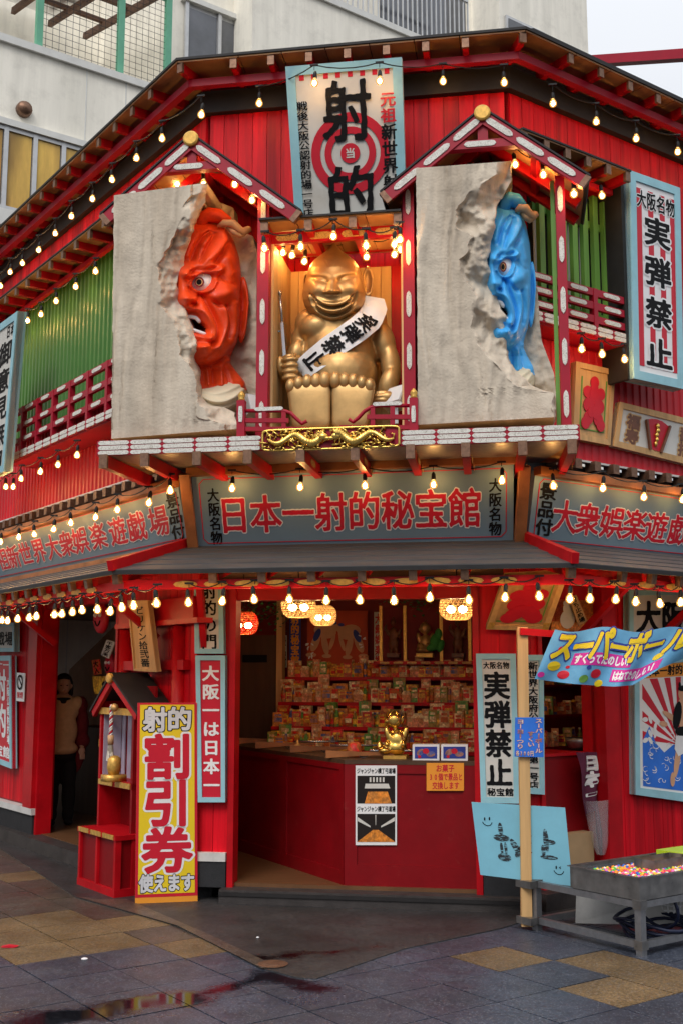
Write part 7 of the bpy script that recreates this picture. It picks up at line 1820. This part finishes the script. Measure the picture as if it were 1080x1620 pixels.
for e in ((.60, .40, .09, .11, .1), (.58, .27, .045, .045, 0), (.44, .43, .11, .022, .35), (.35, .48, .05, .02, .1), (.76, .43, .10, .022, -.5), (.52, .72, .035, .13, .25), (.46, .86, .03, .05, .1), (.72, .72, .035, .13, -.28), (.78, .86, .03, .05, -.1)): mb.add([q(*p, h) for p in ell(*e)], [tuple(range(16))]); h += .0003
mb.build('striding_figure', M['fleshink'], ps)
mb = MB()
for e in ((.52, .42, .05, .10, .3), (.71, .42, .04, .10, -.2), (.60, .53, .11, .035, 0), (.58, .235, .05, .02, 0), (.55, .21, .015, .02, 0)): mb.add([q(*p, h) for p in ell(*e)], [tuple(range(16))]); h += .0003
mb.build('robe_and_hair', M['black'], ps)
mb = MB(); mb.add([q(*p, h) for p in [(.50, .56), (.71, .56), (.76, .66), (.70, .69), (.62, .67), (.53, .70), (.48, .65)]], [tuple(range(7))]); mb.build('white_loincloth', M['white'], ps)
# ================================================================== BALL POOL TABLE, POLE, BOARD, BANNER
A0 = ground(849, 1471); B0 = ground(1014, 1512); azt = math.degrees(math.atan2(*(B0 - A0)[:2])); TF = Frame(A0[:2], azt); LT = float(np.linalg.norm((B0 - A0)[:2]))
zf1 = Z(TF, 1008, 1425, 0); zl1 = Z(TF, 930, 1475, 0)
print('table', azt, LT, zf1, zl1)
DP = 1.5
tb = thing('frame_table', 'low aluminium tube stand carrying the ball tray', 'stand', TF.P(LT / 2, 0, -DP / 2))
w = .045
for u in (0, LT):
    for o in (0, -DP): MB().box(TF, u - w / 2, u + w / 2, 0, zf1, o - w / 2, o + w / 2).build('leg', M['tube'], tb)
for z in (zf1 - .02, zl1):
    for o in (0, -DP): MB().box(TF, w / 2, LT - w / 2, z - .019, z + .019, o - .017, o + .017).build('rail', M['tube'], tb)
    for u in (0, LT): MB().box(TF, u - .017, u + .017, z - .019, z + .019, -DP + w / 2, -w / 2).build('rail', M['tube'], tb)
for u, o in ((0, 0), (LT, 0)):
    for z in (zf1 - .02, zl1): MB().box(TF, u - .03, u + .03, z - .026, z + .026, -.03, .028).build('joint_fitting', M['steel'], tb)
zt0 = zf1 + .004; zt1 = Z(TF, 1017, 1389, -.02)
tray = thing('water_tray', 'rectangular stainless steel tray full of bright bouncy balls', 'tray', TF.P(LT / 2, zt0, -DP / 2))
ua = TF.at(908, 1385, -.02)[0]; ub = LT + .02; oa, ob2 = .02, -1.62
print('tray', ua, ub, zt0, zt1)
MB().box(TF, ua, ub, zt0, zt0 + .01, ob2, oa).build('tray_floor', M['steel'], tray)
for a_, b_, c_, d_ in ((ua, ub, oa - .01, oa), (ua, ub, ob2, ob2 + .01), (ua, ua + .01, ob2 + .01, oa - .01), (ub - .01, ub, ob2 + .01, oa - .01)): MB().box(TF, a_, b_, zt0 + .01, zt1, c_, d_).build('tray_wall', M['steel'], tray)
for a_, b_, c_, d_ in ((ua - .01, ub + .01, oa - .012, oa + .014), (ua - .01, ub + .01, ob2 - .014, ob2 + .012), (ua - .014, ua + .012, ob2, oa), (ub - .012, ub + .014, ob2, oa)): MB().box(TF, a_, b_, zt1, zt1 + .006, c_, d_).build('tray_rim', M['steel'], tray)
M['water'] = pm('dark_water', (.05, .055, .06), .04, spec=.8, var=.1)
zw = zt1 - .012; MB().box(TF, ua + .012, ub - .012, zw - .05, zw, ob2 + .012, oa - .012).build('tray_water', M['water'], tray)
ballcols = [(.9, .30, .03), (.85, .05, .12), (.85, .65, .05), (.1, .55, .08), (.85, .16, .45), (.05, .15, .55), (.85, .8, .7), (.95, .42, .05)]
mbs = [MB() for _ in ballcols]; pos = []
for i in range(46):
    for j in range(64):
        u = ua + .03 + i * .0245 + random.uniform(-.007, .007); o = oa - .03 - j * .0245 + random.uniform(-.007, .007)
        if u > ub - .02 or o < ob2 + .02: continue
        s_ = (u - ua) / (ub - ua); e_ = (oa - o) / (oa - ob2)
        # balls crowd against the front edge
        if s_ < .22 + .10 * e_ + .05 * math.sin(e_ * 9): continue
        if random.random() < .10: continue
        k = random.randrange(len(ballcols)); p = TF.P(u, zw + .003, o); mbs[k].ball(p, .0125 * random.uniform(.85, 1.15), 6)
for k, (c_, mb) in enumerate(zip(ballcols, mbs)):
    M['ball%d' % k] = pm('bouncy_ball_colour', c_, .35, var=.1); o_ = mb.build('bouncy_balls', M['ball%d' % k], None, smooth=True, kind='stuff')
    o_['label'] = 'bright floating bouncy balls in the steel tray, ' + ('orange', 'red', 'yellow', 'green', 'pink', 'navy', 'cream', 'amber')[k] + ' ones'
# steel ring and lime scoop box in the tray
c = ground(1047, 1372, zw); mb = MB()
pts = [(-.19, -.10), (.19, -.10), (.21, 0), (.19, .10), (-.19, .10), (-.21, 0)]
mb.add([c + RW.u * a_ * .9 + RW.n * b_ * .8 + np.array([0, 0, z]) for z in (0, .065) for a_, b_ in pts], [(i, (i + 1) % 6, 6 + (i + 1) % 6, 6 + i) for i in range(6)]); mb.build('steel_divider', M['steel'], label='low curved stainless divider standing among the floating balls', category='divider')
M['lime'] = pm('lime_plastic', (.45, .62, .03), .3)
lt = ground(1056, 1362, zw); lu, lo_ = TF.uo(lt); MB().box(TF, lu - .14, lu + .16, zw, zw + .05, lo_ - .55, lo_ - .06).build('lime_tub', M['lime'], label='lime green plastic tub floating beside the steel divider', category='tub')
# grey panel, hoses and basket under the table
q = Quad(TF.P(.12, .36, -.25), TF.P(LT * 1.0, .34, -.9), TF.P(LT * 1.0, .04, -.95), TF.P(.05, .012, -.30)); mb = MB(); slab(mb, q, .012); mb.build('leaning_panel', M['whitetrim'], label='pale grey panel leaning under the aluminium stand', category='panel')
mb = MB()
for k in range(4):
    mb.tube([TF.P(LT * .72 + (.22 + .02 * k) * math.cos(a_), .03 + .028 * k + .02 * math.sin(3 * a_ + k), -.45 + (.20 + .015 * k) * math.sin(a_)) for a_ in np.linspace(0, 6.28, 26)], .011, 6, cap=False)
mb.tube([TF.P(LT * .8 + .16 * math.cos(a_), .22 + .14 * math.sin(a_), -.35 + .05 * math.sin(a_)) for a_ in np.linspace(0, 6.28, 24)], .011, 6, cap=False)
M['hose'] = pm('dark_blue_hose', (.012, .016, .04), .4); mb.build('coiled_hose', M['hose'], label='dark blue hose coiled on the ground under the aluminium stand', category='hose', smooth=True)
c = ground(1062, 1466); mb = MB()
for k in range(5): mb.tube([c + np.array([(.10 + .012 * k) * math.cos(a_), (.10 + .012 * k) * math.sin(a_), .05 + .035 * k]) for a_ in np.linspace(0, 6.28, 22)], .006, 4, cap=False)
for k in range(22): a_ = 2 * math.pi * k / 22; mb.beam(c + np.array([.10 * math.cos(a_), .10 * math.sin(a_), .04]), c + np.array([.15 * math.cos(a_), .15 * math.sin(a_), .2]), .008, .008)
mb.build('plastic_basket', M['white'], label='white open weave plastic basket under the ball tray', category='basket')
# wooden pole with crossbar
pb_ = TF.P(-.05, 0.02, .045); ptx = ray(825, 992); tt_ = (pb_[1] + .0) / ptx[1]; ptop = O_ + ptx * tt_
pole = thing('wooden_pole', 'bare pine pole clamped to the aluminium stand with a red crossbar', 'pole', pb_)
MB().beam(pb_, ptop, .068, .045, up=(0, 1, 0)).build('shaft', M['rawwood'], pole)
cb0 = ptop + np.array([-.02, -.03, -.03]); cbe = O_ + ray(876, 1003) * (ptop[1] / ray(876, 1003)[1]); cb1 = cbe + (cbe - cb0) * .15
MB().beam(cb0, cb1, .035, .045).build('crossbar', M['redgloss'], pole)
for z in (zf1 - .02, zl1): MB().box(TF, -.10, .03, z - .022, z + .022, .018, .085).build('clamp', M['steel'], pole)
# small blue price notice on the pole
dpl = np.array([0, -.045, 0]); q0y = ptop[1] - .05
WFq = Frame((0, q0y), 90); q = fquad(WFq, [(814, 1135), (859, 1135), (859, 1198), (813, 1197)], 0)
t = sign('price_notice', 'cobalt blue price notice with pink edged characters taped to the pine pole', 'notice', q, face='cobalt', frame=None, d=.006)
lettering(t, q, col_cells('スーパーボール', .70, .96, .02, .90), 'cream', .01, .002, 'inkred', .05, n=32); lettering(t, q, col_cells('すくい', .44, .68, .35, .75), 'cream', .01, .002, 'inkred', .05, n=32)
lettering(t, q, col_cells('ヨーヨーつり', .06, .32, .04, .80), 'cream', .01, .002, 'inkred', .05, n=32); lettering(t, q, row_cells('各300円', .04, .66, .84, .98), 'cream', .01, .002, 'inkred', .05, n=32)
# worn pale blue board
yb_ = A0[1] + .14; BF = Frame((0, yb_), 96); q = fquad(BF, [(745, 1269), (893, 1278), (905, 1402), (759, 1384)], 0)
t = sign('worn_notice_board', 'pale blue board with worn black characters and two smiling faces leaning on the pole', 'notice board', q, face='paleblue', frame=None, d=.02)
def smile(s_, t_, wink=False):
    mb = MB(); mb.tube([q(s_ + .055 * math.cos(a_), t_ + .07 * math.sin(a_), .002) for a_ in np.linspace(.3, 2.8, 9)], .0022, 4)
    mb.ball(q(s_ - .024, t_ - .02, .003), (.005, .003, .011), 6)
    if wink: mb.tube([q(s_ + .025, t_ - .035, .003), q(s_ + .008, t_ - .022, .003), q(s_ + .025, t_ - .010, .003)], .002, 4)
    else: mb.ball(q(s_ + .028, t_ - .03, .003), (.005, .003, .011), 6)
    mb.build('drawn_smile', M['black'], t)
smile(.145, .24); smile(.865, .80, True)
mb = MB()
for (x_, y_, rx, ry, rot) in ((.28, .34, .016, .055, 0), (.28, .46, .055, .030, 0), (.27, .60, .010, .055, 0), (.315, .60, .010, .055, 0), (.29, .72, .045, .035, .1), (.42, .56, .022, .07, -.4), (.46, .62, .022, .06, .5), (.545, .43, .014, .05, 0), (.555, .40, .035, .010, 0), (.55, .48, .035, .008, .3), (.76, .44, .018, .10, 0), (.805, .46, .035, .02, 0), (.72, .58, .014, .05, 0), (.775, .66, .06, .018, 0), (.55, .62, .03, .01, 0)):
    mb.add([q(*p, .0025) for p in ell(x_, y_, rx * 1.6, ry * 1.55, rot, 14)], [tuple(range(14))])
def wornmat():
    m = bpy.data.materials.new('worn_black_paint'); m.use_nodes = True; t_ = m.node_tree; N = t_.nodes; K = t_.links.new; b = N['Principled BSDF']; b.inputs['Roughness'].default_value = .6
    g = N.new('ShaderNodeNewGeometry'); mp = N.new('ShaderNodeMapping'); mp.inputs['Scale'].default_value = (30, 30, 160); K(g.outputs['Position'], mp.inputs[0]); n_ = N.new('ShaderNodeTexNoise'); n_.inputs['Scale'].default_value = 1; K(mp.outputs[0], n_.inputs[0])
    r_ = N.new('ShaderNodeMapRange'); r_.inputs[1].default_value = .54; r_.inputs[2].default_value = .6; K(n_.outputs[0], r_.inputs[0]); x_ = N.new('ShaderNodeMix'); x_.data_type = 'RGBA'; x_.inputs[6].default_value = (.015, .02, .025, 1); x_.inputs[7].default_value = (.17, .38, .46, 1); K(r_.outputs[0], x_.inputs[0]); K(x_.outputs[2], b.inputs['Base Color']); return m
mb.build('worn_lettering', wornmat(), t)
# banner
ybn = ptop[1] - .02; NF = Frame((0, ybn), 92)
tl, tr_ = NF.at(876, 996, 0), NF.at(1110, 996, 0)
def bnp(s, t_, h=0.0):
    """cloth: hangs from the top edge, bottom swept to one side"""
    bot = [(0, (843, 1074)), (.25, (905, 1082)), (.5, (965, 1086)), (.72, (1000, 1084)), (.86, (1040, 1058)), (1, (1110, 1030))]
    xs_ = np.interp(s, [b[0] for b in bot], [b[1][0] for b in bot]); ys_ = np.interp(s, [b[0] for b in bot], [b[1][1] for b in bot])
    xt = 876 + (1110 - 876) * s; yt = 996 + 4 * math.sin(s * 14)
    px_, py_ = xt + (xs_ - xt) * t_, yt + (ys_ - yt) * t_
    o = .03 * math.sin(s * 22 + t_ * 2) * t_ + .02 * math.sin(s * 9 - t_ * 3)
    u, z = NF.at(px_, py_, 0); return NF.P(u, z, o + h + .03)
bn = thing('cloth_banner', 'sky blue cloth banner with big yellow characters hung from the red crossbar', 'banner', bnp(.5, 1))
v = [bnp(i / 79, j / 25) for i in range(80) for j in range(26)]; link_mesh('cloth', v, grid_faces(80, 26), M['skyblue'], parent=bn, smooth=True)
def bl_(cells, mat, bold, h, n=48, nm='lettering', ay=1.0):
    mb = MB(); glyphs(mb, bnp, cells, bold, h, 0, n, ay, .004); mb.build(nm, M[mat], bn)
cells = [(ch, a_, -.02 if ch != 'ー' else .02, a_ + .145, .60) for ch, a_ in zip('スーパーボール', (.03, .155, .275, .40, .52, .65, .80))]
bl_(cells, 'navy', .09, .004, 56, 'lettering_outline'); bl_(cells, 'yellow', .045, .007, 56)
mb = MB()
for (a_, b_, c_, d_) in ((.19, .44, .60, .66), (.47, .70, .84, .92)):
    v = [bnp(a_ + (c_ - a_) * i / 20, b_ + (d_ - b_) * j / 4, .003) for i in range(21) for j in range(5)]; mb.add(v, grid_faces(21, 5).tolist())
mb.build('magenta_strip', M['magenta'], bn)
bl_(row_cells('すくってたのしい！', .20, .60, .46, .64), 'white', .05, .005, 36); bl_(row_cells('はねてたのしい！', .48, .83, .72, .90), 'white', .05, .005, 36)
bd = [(.10, .36, .03, 'inkred'), (.17, .30, .035, 'cobalt'), (.09, .70, .042, 'yellow'), (.17, .85, .036, 'inkred'), (.30, .90, .030, 'greenwood'), (.37, .80, .034, 'inkred'), (.41, .96, .026, 'yellow'), (.03, .90, .024, 'magenta'), (.31, .70, .016, 'navy'), (.18, .70, .013, 'inkred'), (.70, .30, .028, 'inkred'), (.80, .60, .03, 'yellow')]
for x_, y_, r_, mt in bd:
    mb = MB(); n = 16; mb.add([bnp(x_ + r_ * math.cos(a_), y_ + r_ * 2.3 * math.sin(a_), .004) for a_ in np.linspace(0, 2 * math.pi, n, endpoint=False)], [tuple(range(n))]); mb.build('printed_ball', M[mt], bn)
# things in the side opening: bowl, plum banner, umbrella bag, carton
c = RW.P(*RW.at(917, 1186, -.25), -.25); mb = MB(); mb.lathe(c, [(.05, 0), (.09, .02), (.11, .06), (.115, .09), (.108, .088), (.085, .03), (0, .02)], 20); mb.build('steel_bowl', M['steel'], label='stainless bowl on the red chest in the side opening', category='bowl', smooth=True)
c = RW.P(*RW.at(938, 1185, -.22), -.22); mb = MB(); mb.lathe(c, [(.045, 0), (.05, .09), (.046, .09), (.042, .01), (0, .01)], 16); mb.build('white_cup', M['white'], label='white plastic tub behind the plum banner', category='tub', smooth=True)
zc_ = RW.at(917, 1187, -.25)[1]
ch = thing('red_chest', 'plain red chest under the steel bowl in the side opening', 'chest', RW.P(.45, .12, -.3)); MB().box(RW, .10, .78, .12, zc_ - .02, -.5, -.12).build('chest_body', M['redpanel'], ch); MB().box(RW, .08, .79, zc_ - .02, zc_, -.52, -.10).build('chest_lid', M['redgloss'], ch)
def pl_(s, t_, h=0.0):
    x_ = 910 + (944 - 910) * s + (14 * t_ * (1 - s)) + 2 * math.sin(t_ * 7); y_ = 1190 + (1292 - 1190) * t_ * (1 - .15 * s); u, z = RW.at(x_, y_, -.02); return RW.P(u, z, -.02 + .02 * math.sin(s * 7 + t_ * 3) + h)
pb2 = thing('plum_banner', 'plum cloth banner with white characters hanging in the side opening', 'banner', pl_(.5, 1)); v = [pl_(i / 15, j / 29) for i in range(16) for j in range(30)]; link_mesh('cloth', v, grid_faces(16, 30), M['plum'], parent=pb2, smooth=True)
mb = MB(); glyphs(mb, pl_, [('日', .35, .05, .95, .32), ('本', .38, .33, .98, .60), ('一', .42, .60, .98, .85)], .07, .005, 0, 36, 1.0); mb.build('lettering', M['white'], pb2)
um = thing('umbrella_bag', 'closed umbrella in a clear plastic sleeve leaning in the side opening', 'umbrella', RW.P(*RW.at(945, 1358, .0), .0)); p0, p1 = RW.P(*RW.at(950, 1352, .02), .02), RW.P(*RW.at(942, 1268, .0), .0)
mb = MB(); mb.tube([p0, p0 * .55 + p1 * .45, p1], [.010, .022, .010], 8); mb.build('folded_umbrella', M['plum'], um, smooth=True)
mb = MB(); mb.tube([p0, p0 * .8 + p1 * .2, p0 * .45 + p1 * .55, p1 + (p1 - p0) * .03], [.03, .06, .075, .095], 12, cap=False); mb.build('plastic_sleeve', M['plastic'], um, smooth=True)
bx = thing('cardboard_box', 'brown cardboard box on the floor behind the pale blue board', 'box', RW.P(*RW.at(915, 1360, -.05), -.05)); u0_, u1_ = RW.at(898, 1330, -.02)[0], RW.at(938, 1330, -.02)[0]; MB().box(RW, u0_, u1_, .125, RW.at(918, 1318, -.02)[1], -.28, -.02).build('carton', M['card'], bx)
# little wooden plaque and cat picture under the canopy
q = fquad(RW, [(876, 948), (938, 950), (938, 1000), (872, 998)], -.005); t = sign('cat_picture', 'small picture of a white cat between buff panels under the canopy', 'picture', q, face='pz_orange', frame=None, d=.02)
mb = MB(); h = .003
for e in ((.35, .62, .18, .30, 0), (.35, .28, .13, .18, 0), (.26, .12, .04, .08, 0), (.44, .12, .04, .08, 0)): mb.add([q(*p, h) for p in ell(*e)], [tuple(range(16))]); h += .0005
mb.build('white_cat', M['board'], t)
q = fquad(RW, [(899, 946), (911, 941), (928, 982), (915, 990)], .03); t = sign('wooden_tag', 'slanted buff wooden tag with black characters beside the cat picture', 'tag', q, face='rawwood', frame=None, d=.015); lettering(t, q, col_cells('打ち止め場', .15, .85, .04, .96), 'black', .03, .002, n=30)
# ================================================================== BUILDING BEHIND
BG0 = ray(240, 139); d_ = 17.5
BGP = O_ + BG0 * (d_ / math.hypot(*BG0[:2]))
BW = Frame(BGP[:2], 54.2)
def bz(px, py, o=0): return BW.at(px, py, o)
apt = thing('apartment_building', 'beige rendered apartment building with aluminium windows behind the shooting gallery', 'building', BW.P(0, 0, -3))
# low wing front: ledge line
uL, zL = bz(0, 62); uR_, zR_ = bz(250, 152); zl0 = (zL + zR_) / 2
uend, _ = bz(262, 160)
print('bg', uL, zL, uR_, zR_, BGP)
MB().box(BW, uL - 8, uend + 1, 0, zl0, -.4, 0).build('parapet_wall', M['wall'], apt)
MB().box(BW, uL - 8, uend + 1, zl0, zl0 + .12, -.45, .06).build('ledge', M['walltrim'], apt)
for x in (135, 198):     # wall joints
    u = bz(x, 200)[0]; MB().box(BW, u - .01, u + .01, 0, zl0, 0, .006).build('joint_strip', M['walltrim'], apt)
# ribbon window on the low wing
wt = (bz(0, 196)[1] + bz(130, 240)[1]) / 2; wb = (bz(0, 335)[1] + bz(30, 338)[1]) / 2; print('ribbon', wt, wb, bz(0, 196), bz(130, 240))
u0w, u1w = bz(-140, 200)[0], bz(142, 250)[0]
win = MB().box(BW, u0w, u1w, wb, wt, .0, .03).build('window', M['pane'], apt)
MB().box(BW, u0w, u1w, wt, wt + .10, .0, .12).build('lintel', M['walltrim'], apt); MB().box(BW, u0w, u1w, wb - .25, wb, .0, .12).build('sill', M['walltrim'], apt)
n = 6
for i in range(n):
    a, b = u0w + (u1w - u0w) * i / n, u0w + (u1w - u0w) * (i + 1) / n
    MB().box(BW, a + .05, b - .05, wb + .07, wt - .07, .032, .045).build('pane', M['goldreflect'], win)
    MB().box(BW, a - .035, a + .035, wb, wt, .03, .08).build('mullion', M['alu'], win)
for z in (wb + .03, wt - .03): MB().box(BW, u0w, u1w, z - .035, z + .035, .03, .075).build('frame_rail', M['alu'], win)
# main block stands further back, above the wing
BB_ = -1.6
uP = bz(268, 100, BB_)[0]; uE = bz(883, 60, BB_)[0]
MB().box(BW, uP, uE, 0, 22, BB_ - 6, BB_).build('upper_wall', M['wall'], apt)
MB().box(BW, uL - 8, uP, 0, 22, BB_ - 7, BB_ - 3.2).build('recessed_wall', M['wall'], apt)
MB().box(BW, uL - 8, uP, 0, zl0 - .4, BB_ - 3.2, -.4).build('terrace_floor', M['wall'], apt)
# window band on the upper wall
z_t = (bz(300, 2, BB_)[1] + bz(470, 78, BB_)[1]) / 2; z_b = z_t - 1.75
u0, u1 = bz(292, 80, BB_)[0], bz(520, 95, BB_)[0]
win = MB().box(BW, u0, u1, z_b, z_t, BB_, BB_ + .02).build('window', M['alu'], apt)
es = [292, 344, 388, 418, 437, 478, 520]
for a, b in zip(es[:-1], es[1:]):
    ua, ub = bz(a, 60, BB_)[0], bz(b, 60, BB_)[0]; MB().box(BW, ua + .06, ub - .03, z_b + .06, z_t - .08, BB_ + .022, BB_ + .03).build('pane', M['pane'], win)
    MB().box(BW, ua - .02, ua + .05, z_b, z_t, BB_ + .02, BB_ + .08).build('mullion', M['alu'], win)
MB().box(BW, u0 - .1, uE, z_t, z_t + .1, BB_, BB_ + .12).build('lintel', M['walltrim'], apt)
# projecting stair parapet upper middle with railing
zs = (bz(690, 60, BB_ + .7)[1] + bz(545, 0, BB_ + .7)[1]) / 2
uS0, uS1 = bz(470, 40, BB_ + .7)[0], bz(742, 60, BB_ + .7)[0]
MB().box(BW, uS0 - 1, bz(676, 60, BB_ + .7)[0], zs - 2.2, zs - .25, BB_, BB_ + .7).build('balcony_wall', M['wall'], apt)
MB().box(BW, uS0 - 1, bz(676, 60, BB_ + .7)[0] + .05, zs - .25, zs - .12, BB_, BB_ + .76).build('ledge', M['walltrim'], apt)
rl = MB().box(BW, uS0 - 1, uS1, zs + 1.2, zs + 1.27, BB_ + .62, BB_ + .68).build('balcony_handrail', M['alu'], apt)
k = 0; u = uS0 - 1
while u < uS1:
    MB().box(BW, u, u + .03, zs - .12, zs + 1.2, BB_ + .64, BB_ + .66).build('railing_bar', M['alu'], rl); u += .13
MB().box(BW, bz(600, 20, BB_)[0], bz(735, 20, BB_)[0], zs - .1, zs + 2.4, BB_ + .003, BB_ + .01).build('dark_window', M['pane'], apt)
MB().box(BW, bz(745, 20, BB_)[0], uE + .01, 0, 22, BB_, BB_ + .9).build('corner_bay', M['wall'], apt)
u0, u1 = bz(797, 30, BB_ + .9)[0], bz(858, 60, BB_ + .9)[0]; zz = bz(797, 25, BB_ + .9)[1]
w2 = MB().box(BW, u0, u1, zz - 1.2, zz, BB_ + .9, BB_ + .96).build('window', M['alu'], apt); MB().box(BW, u0 + .06, u1 - .06, zz - 1.14, zz - .07, BB_ + .962, BB_ + .975).build('pane', M['pane'], w2)
# terrace with green mesh fence and lean-to roof of rafters
tf = thing('mesh_fence', 'green framed wire mesh fence on the terrace of the beige building', 'fence', BW.P(uL, zl0 + .12, -.2))
for x in (190, 265, 60, -60):
    u = bz(x, 100, -.2)[0]; MB().box(BW, u - .05, u + .05, zl0 + .12, zl0 + 1.9, -.25, -.15).build('post', M['netgreen'], tf)
MB().box(BW, uL - 3, bz(265, 100, -.2)[0], zl0 + 1.85, zl0 + 1.9, -.23, -.17).build('top_rail', M['netgreen'], tf)
mb = MB(); u = bz(60, 100, -.2)[0]
while u < bz(265, 100, -.2)[0]: mb.box(BW, u, u + .006, zl0 + .12, zl0 + 1.85, -.2, -.196); u += .11
z = zl0 + .2
while z < zl0 + 1.85: mb.box(BW, bz(60, 100, -.2)[0], bz(265, 100, -.2)[0], z, z + .006, -.2, -.196); z += .11
mb.build('wire_mesh', M['cable'], tf, kind='stuff')
ro_ = thing('terrace_roof', 'sloping glazed terrace roof with rusty rafters on the beige building', 'roof', BW.P(uL, zl0 + 2, -2))
pts0, pts1 = [], []
for i in range(7):
    u = uL - 1.5 + i * .75
    p0, p1 = BW.P(u, zl0 + 2.2, -.3), BW.P(u + .2, zl0 + 3.5, -4.6)
    MB().beam(p0, p1, .08, .12).build('rafter', M['rust'], ro_)
for s_ in (.15, .45, .75):
    a, b = BW.P(uL - 1.8, zl0 + 2.2 + 1.3 * s_ + .09, -.3 - 4.3 * s_), BW.P(uL + 3.2, zl0 + 2.2 + 1.3 * s_ + .09, -.3 - 4.3 * s_); MB().beam(a, b, .08, .08).build('batten', M['rust'], ro_)
M['polycarb'] = pm('cloudy_roof_sheet', (.75, .78, .8), .4, var=.1)
link_mesh('roof_sheet', [BW.P(uL - 2, zl0 + 2.36, -.25), BW.P(uL + 2.6, zl0 + 2.36, -.25), BW.P(uL + 2.6, zl0 + 3.68, -4.6), BW.P(uL - 2, zl0 + 3.68, -4.6)], [(0, 1, 2, 3)], glassmat('clear_sheet', (.85, .88, .9), .3, .3), parent=ro_)
# drain pipe and vent cowls
pp = thing('drain_pipe', 'grey and buff drain pipe on the beige wall beside the window band', 'pipe', BW.P(bz(421, 80, BB_)[0], 6, BB_ + .2))
u = bz(421, 50, BB_ + .2)[0]; zt = bz(421, 18, BB_ + .2)[1]
mb = MB(); mb.tube([BW.P(u, 6, BB_ + .2), BW.P(u, zt, BB_ + .2)], .075, 12); mb.build('pipe', M['rawwood'], pp, smooth=True)
mb = MB(); mb.tube([BW.P(u, zt - .1, BB_ + .2), BW.P(u, zt + .12, BB_ + .2), BW.P(u - .06, zt + .25, BB_ + .2), BW.P(u - .35, zt + .38, BB_ + .2)], [.095, .1, .09, .08], 12); mb.build('elbow', M['alu'], pp, smooth=True)
for (x, y, o, r_, lab) in ((497, 52, BB_, .10, 'silver round vent cowl on the beige wall above the red roof'), (527, 69, BB_, .07, 'small brown round vent on the beige wall above the red roof'), (37, 175, 0, .12, 'dark round vent above the ribbon window')):
    u, z = bz(x, y, o); mb = MB(); mb.lathe(BW.P(u, z, o + .0), [(r_, 0), (r_, .08), (r_ * .8, .13), (0, .15)], 16, axis=BW.n); mb.build('vent_cowl', M['alu' if r_ == .10 else 'copper'], label=lab, category='vent', smooth=True)
# red beam against the sky at the right
p0 = RW.P(*RW.at(930, 99, -1.5), -1.5); p1 = RW.P(*RW.at(1100, 86, -.2), -.2)
a = O_ + ray(925, 98) * 11; b = O_ + ray(1130, 84) * 10
MB().beam(a, b, .09, .09).build('steel_beam', M['crimson'], label='crimson steel beam crossing the grey sky beside the roof', category='beam')
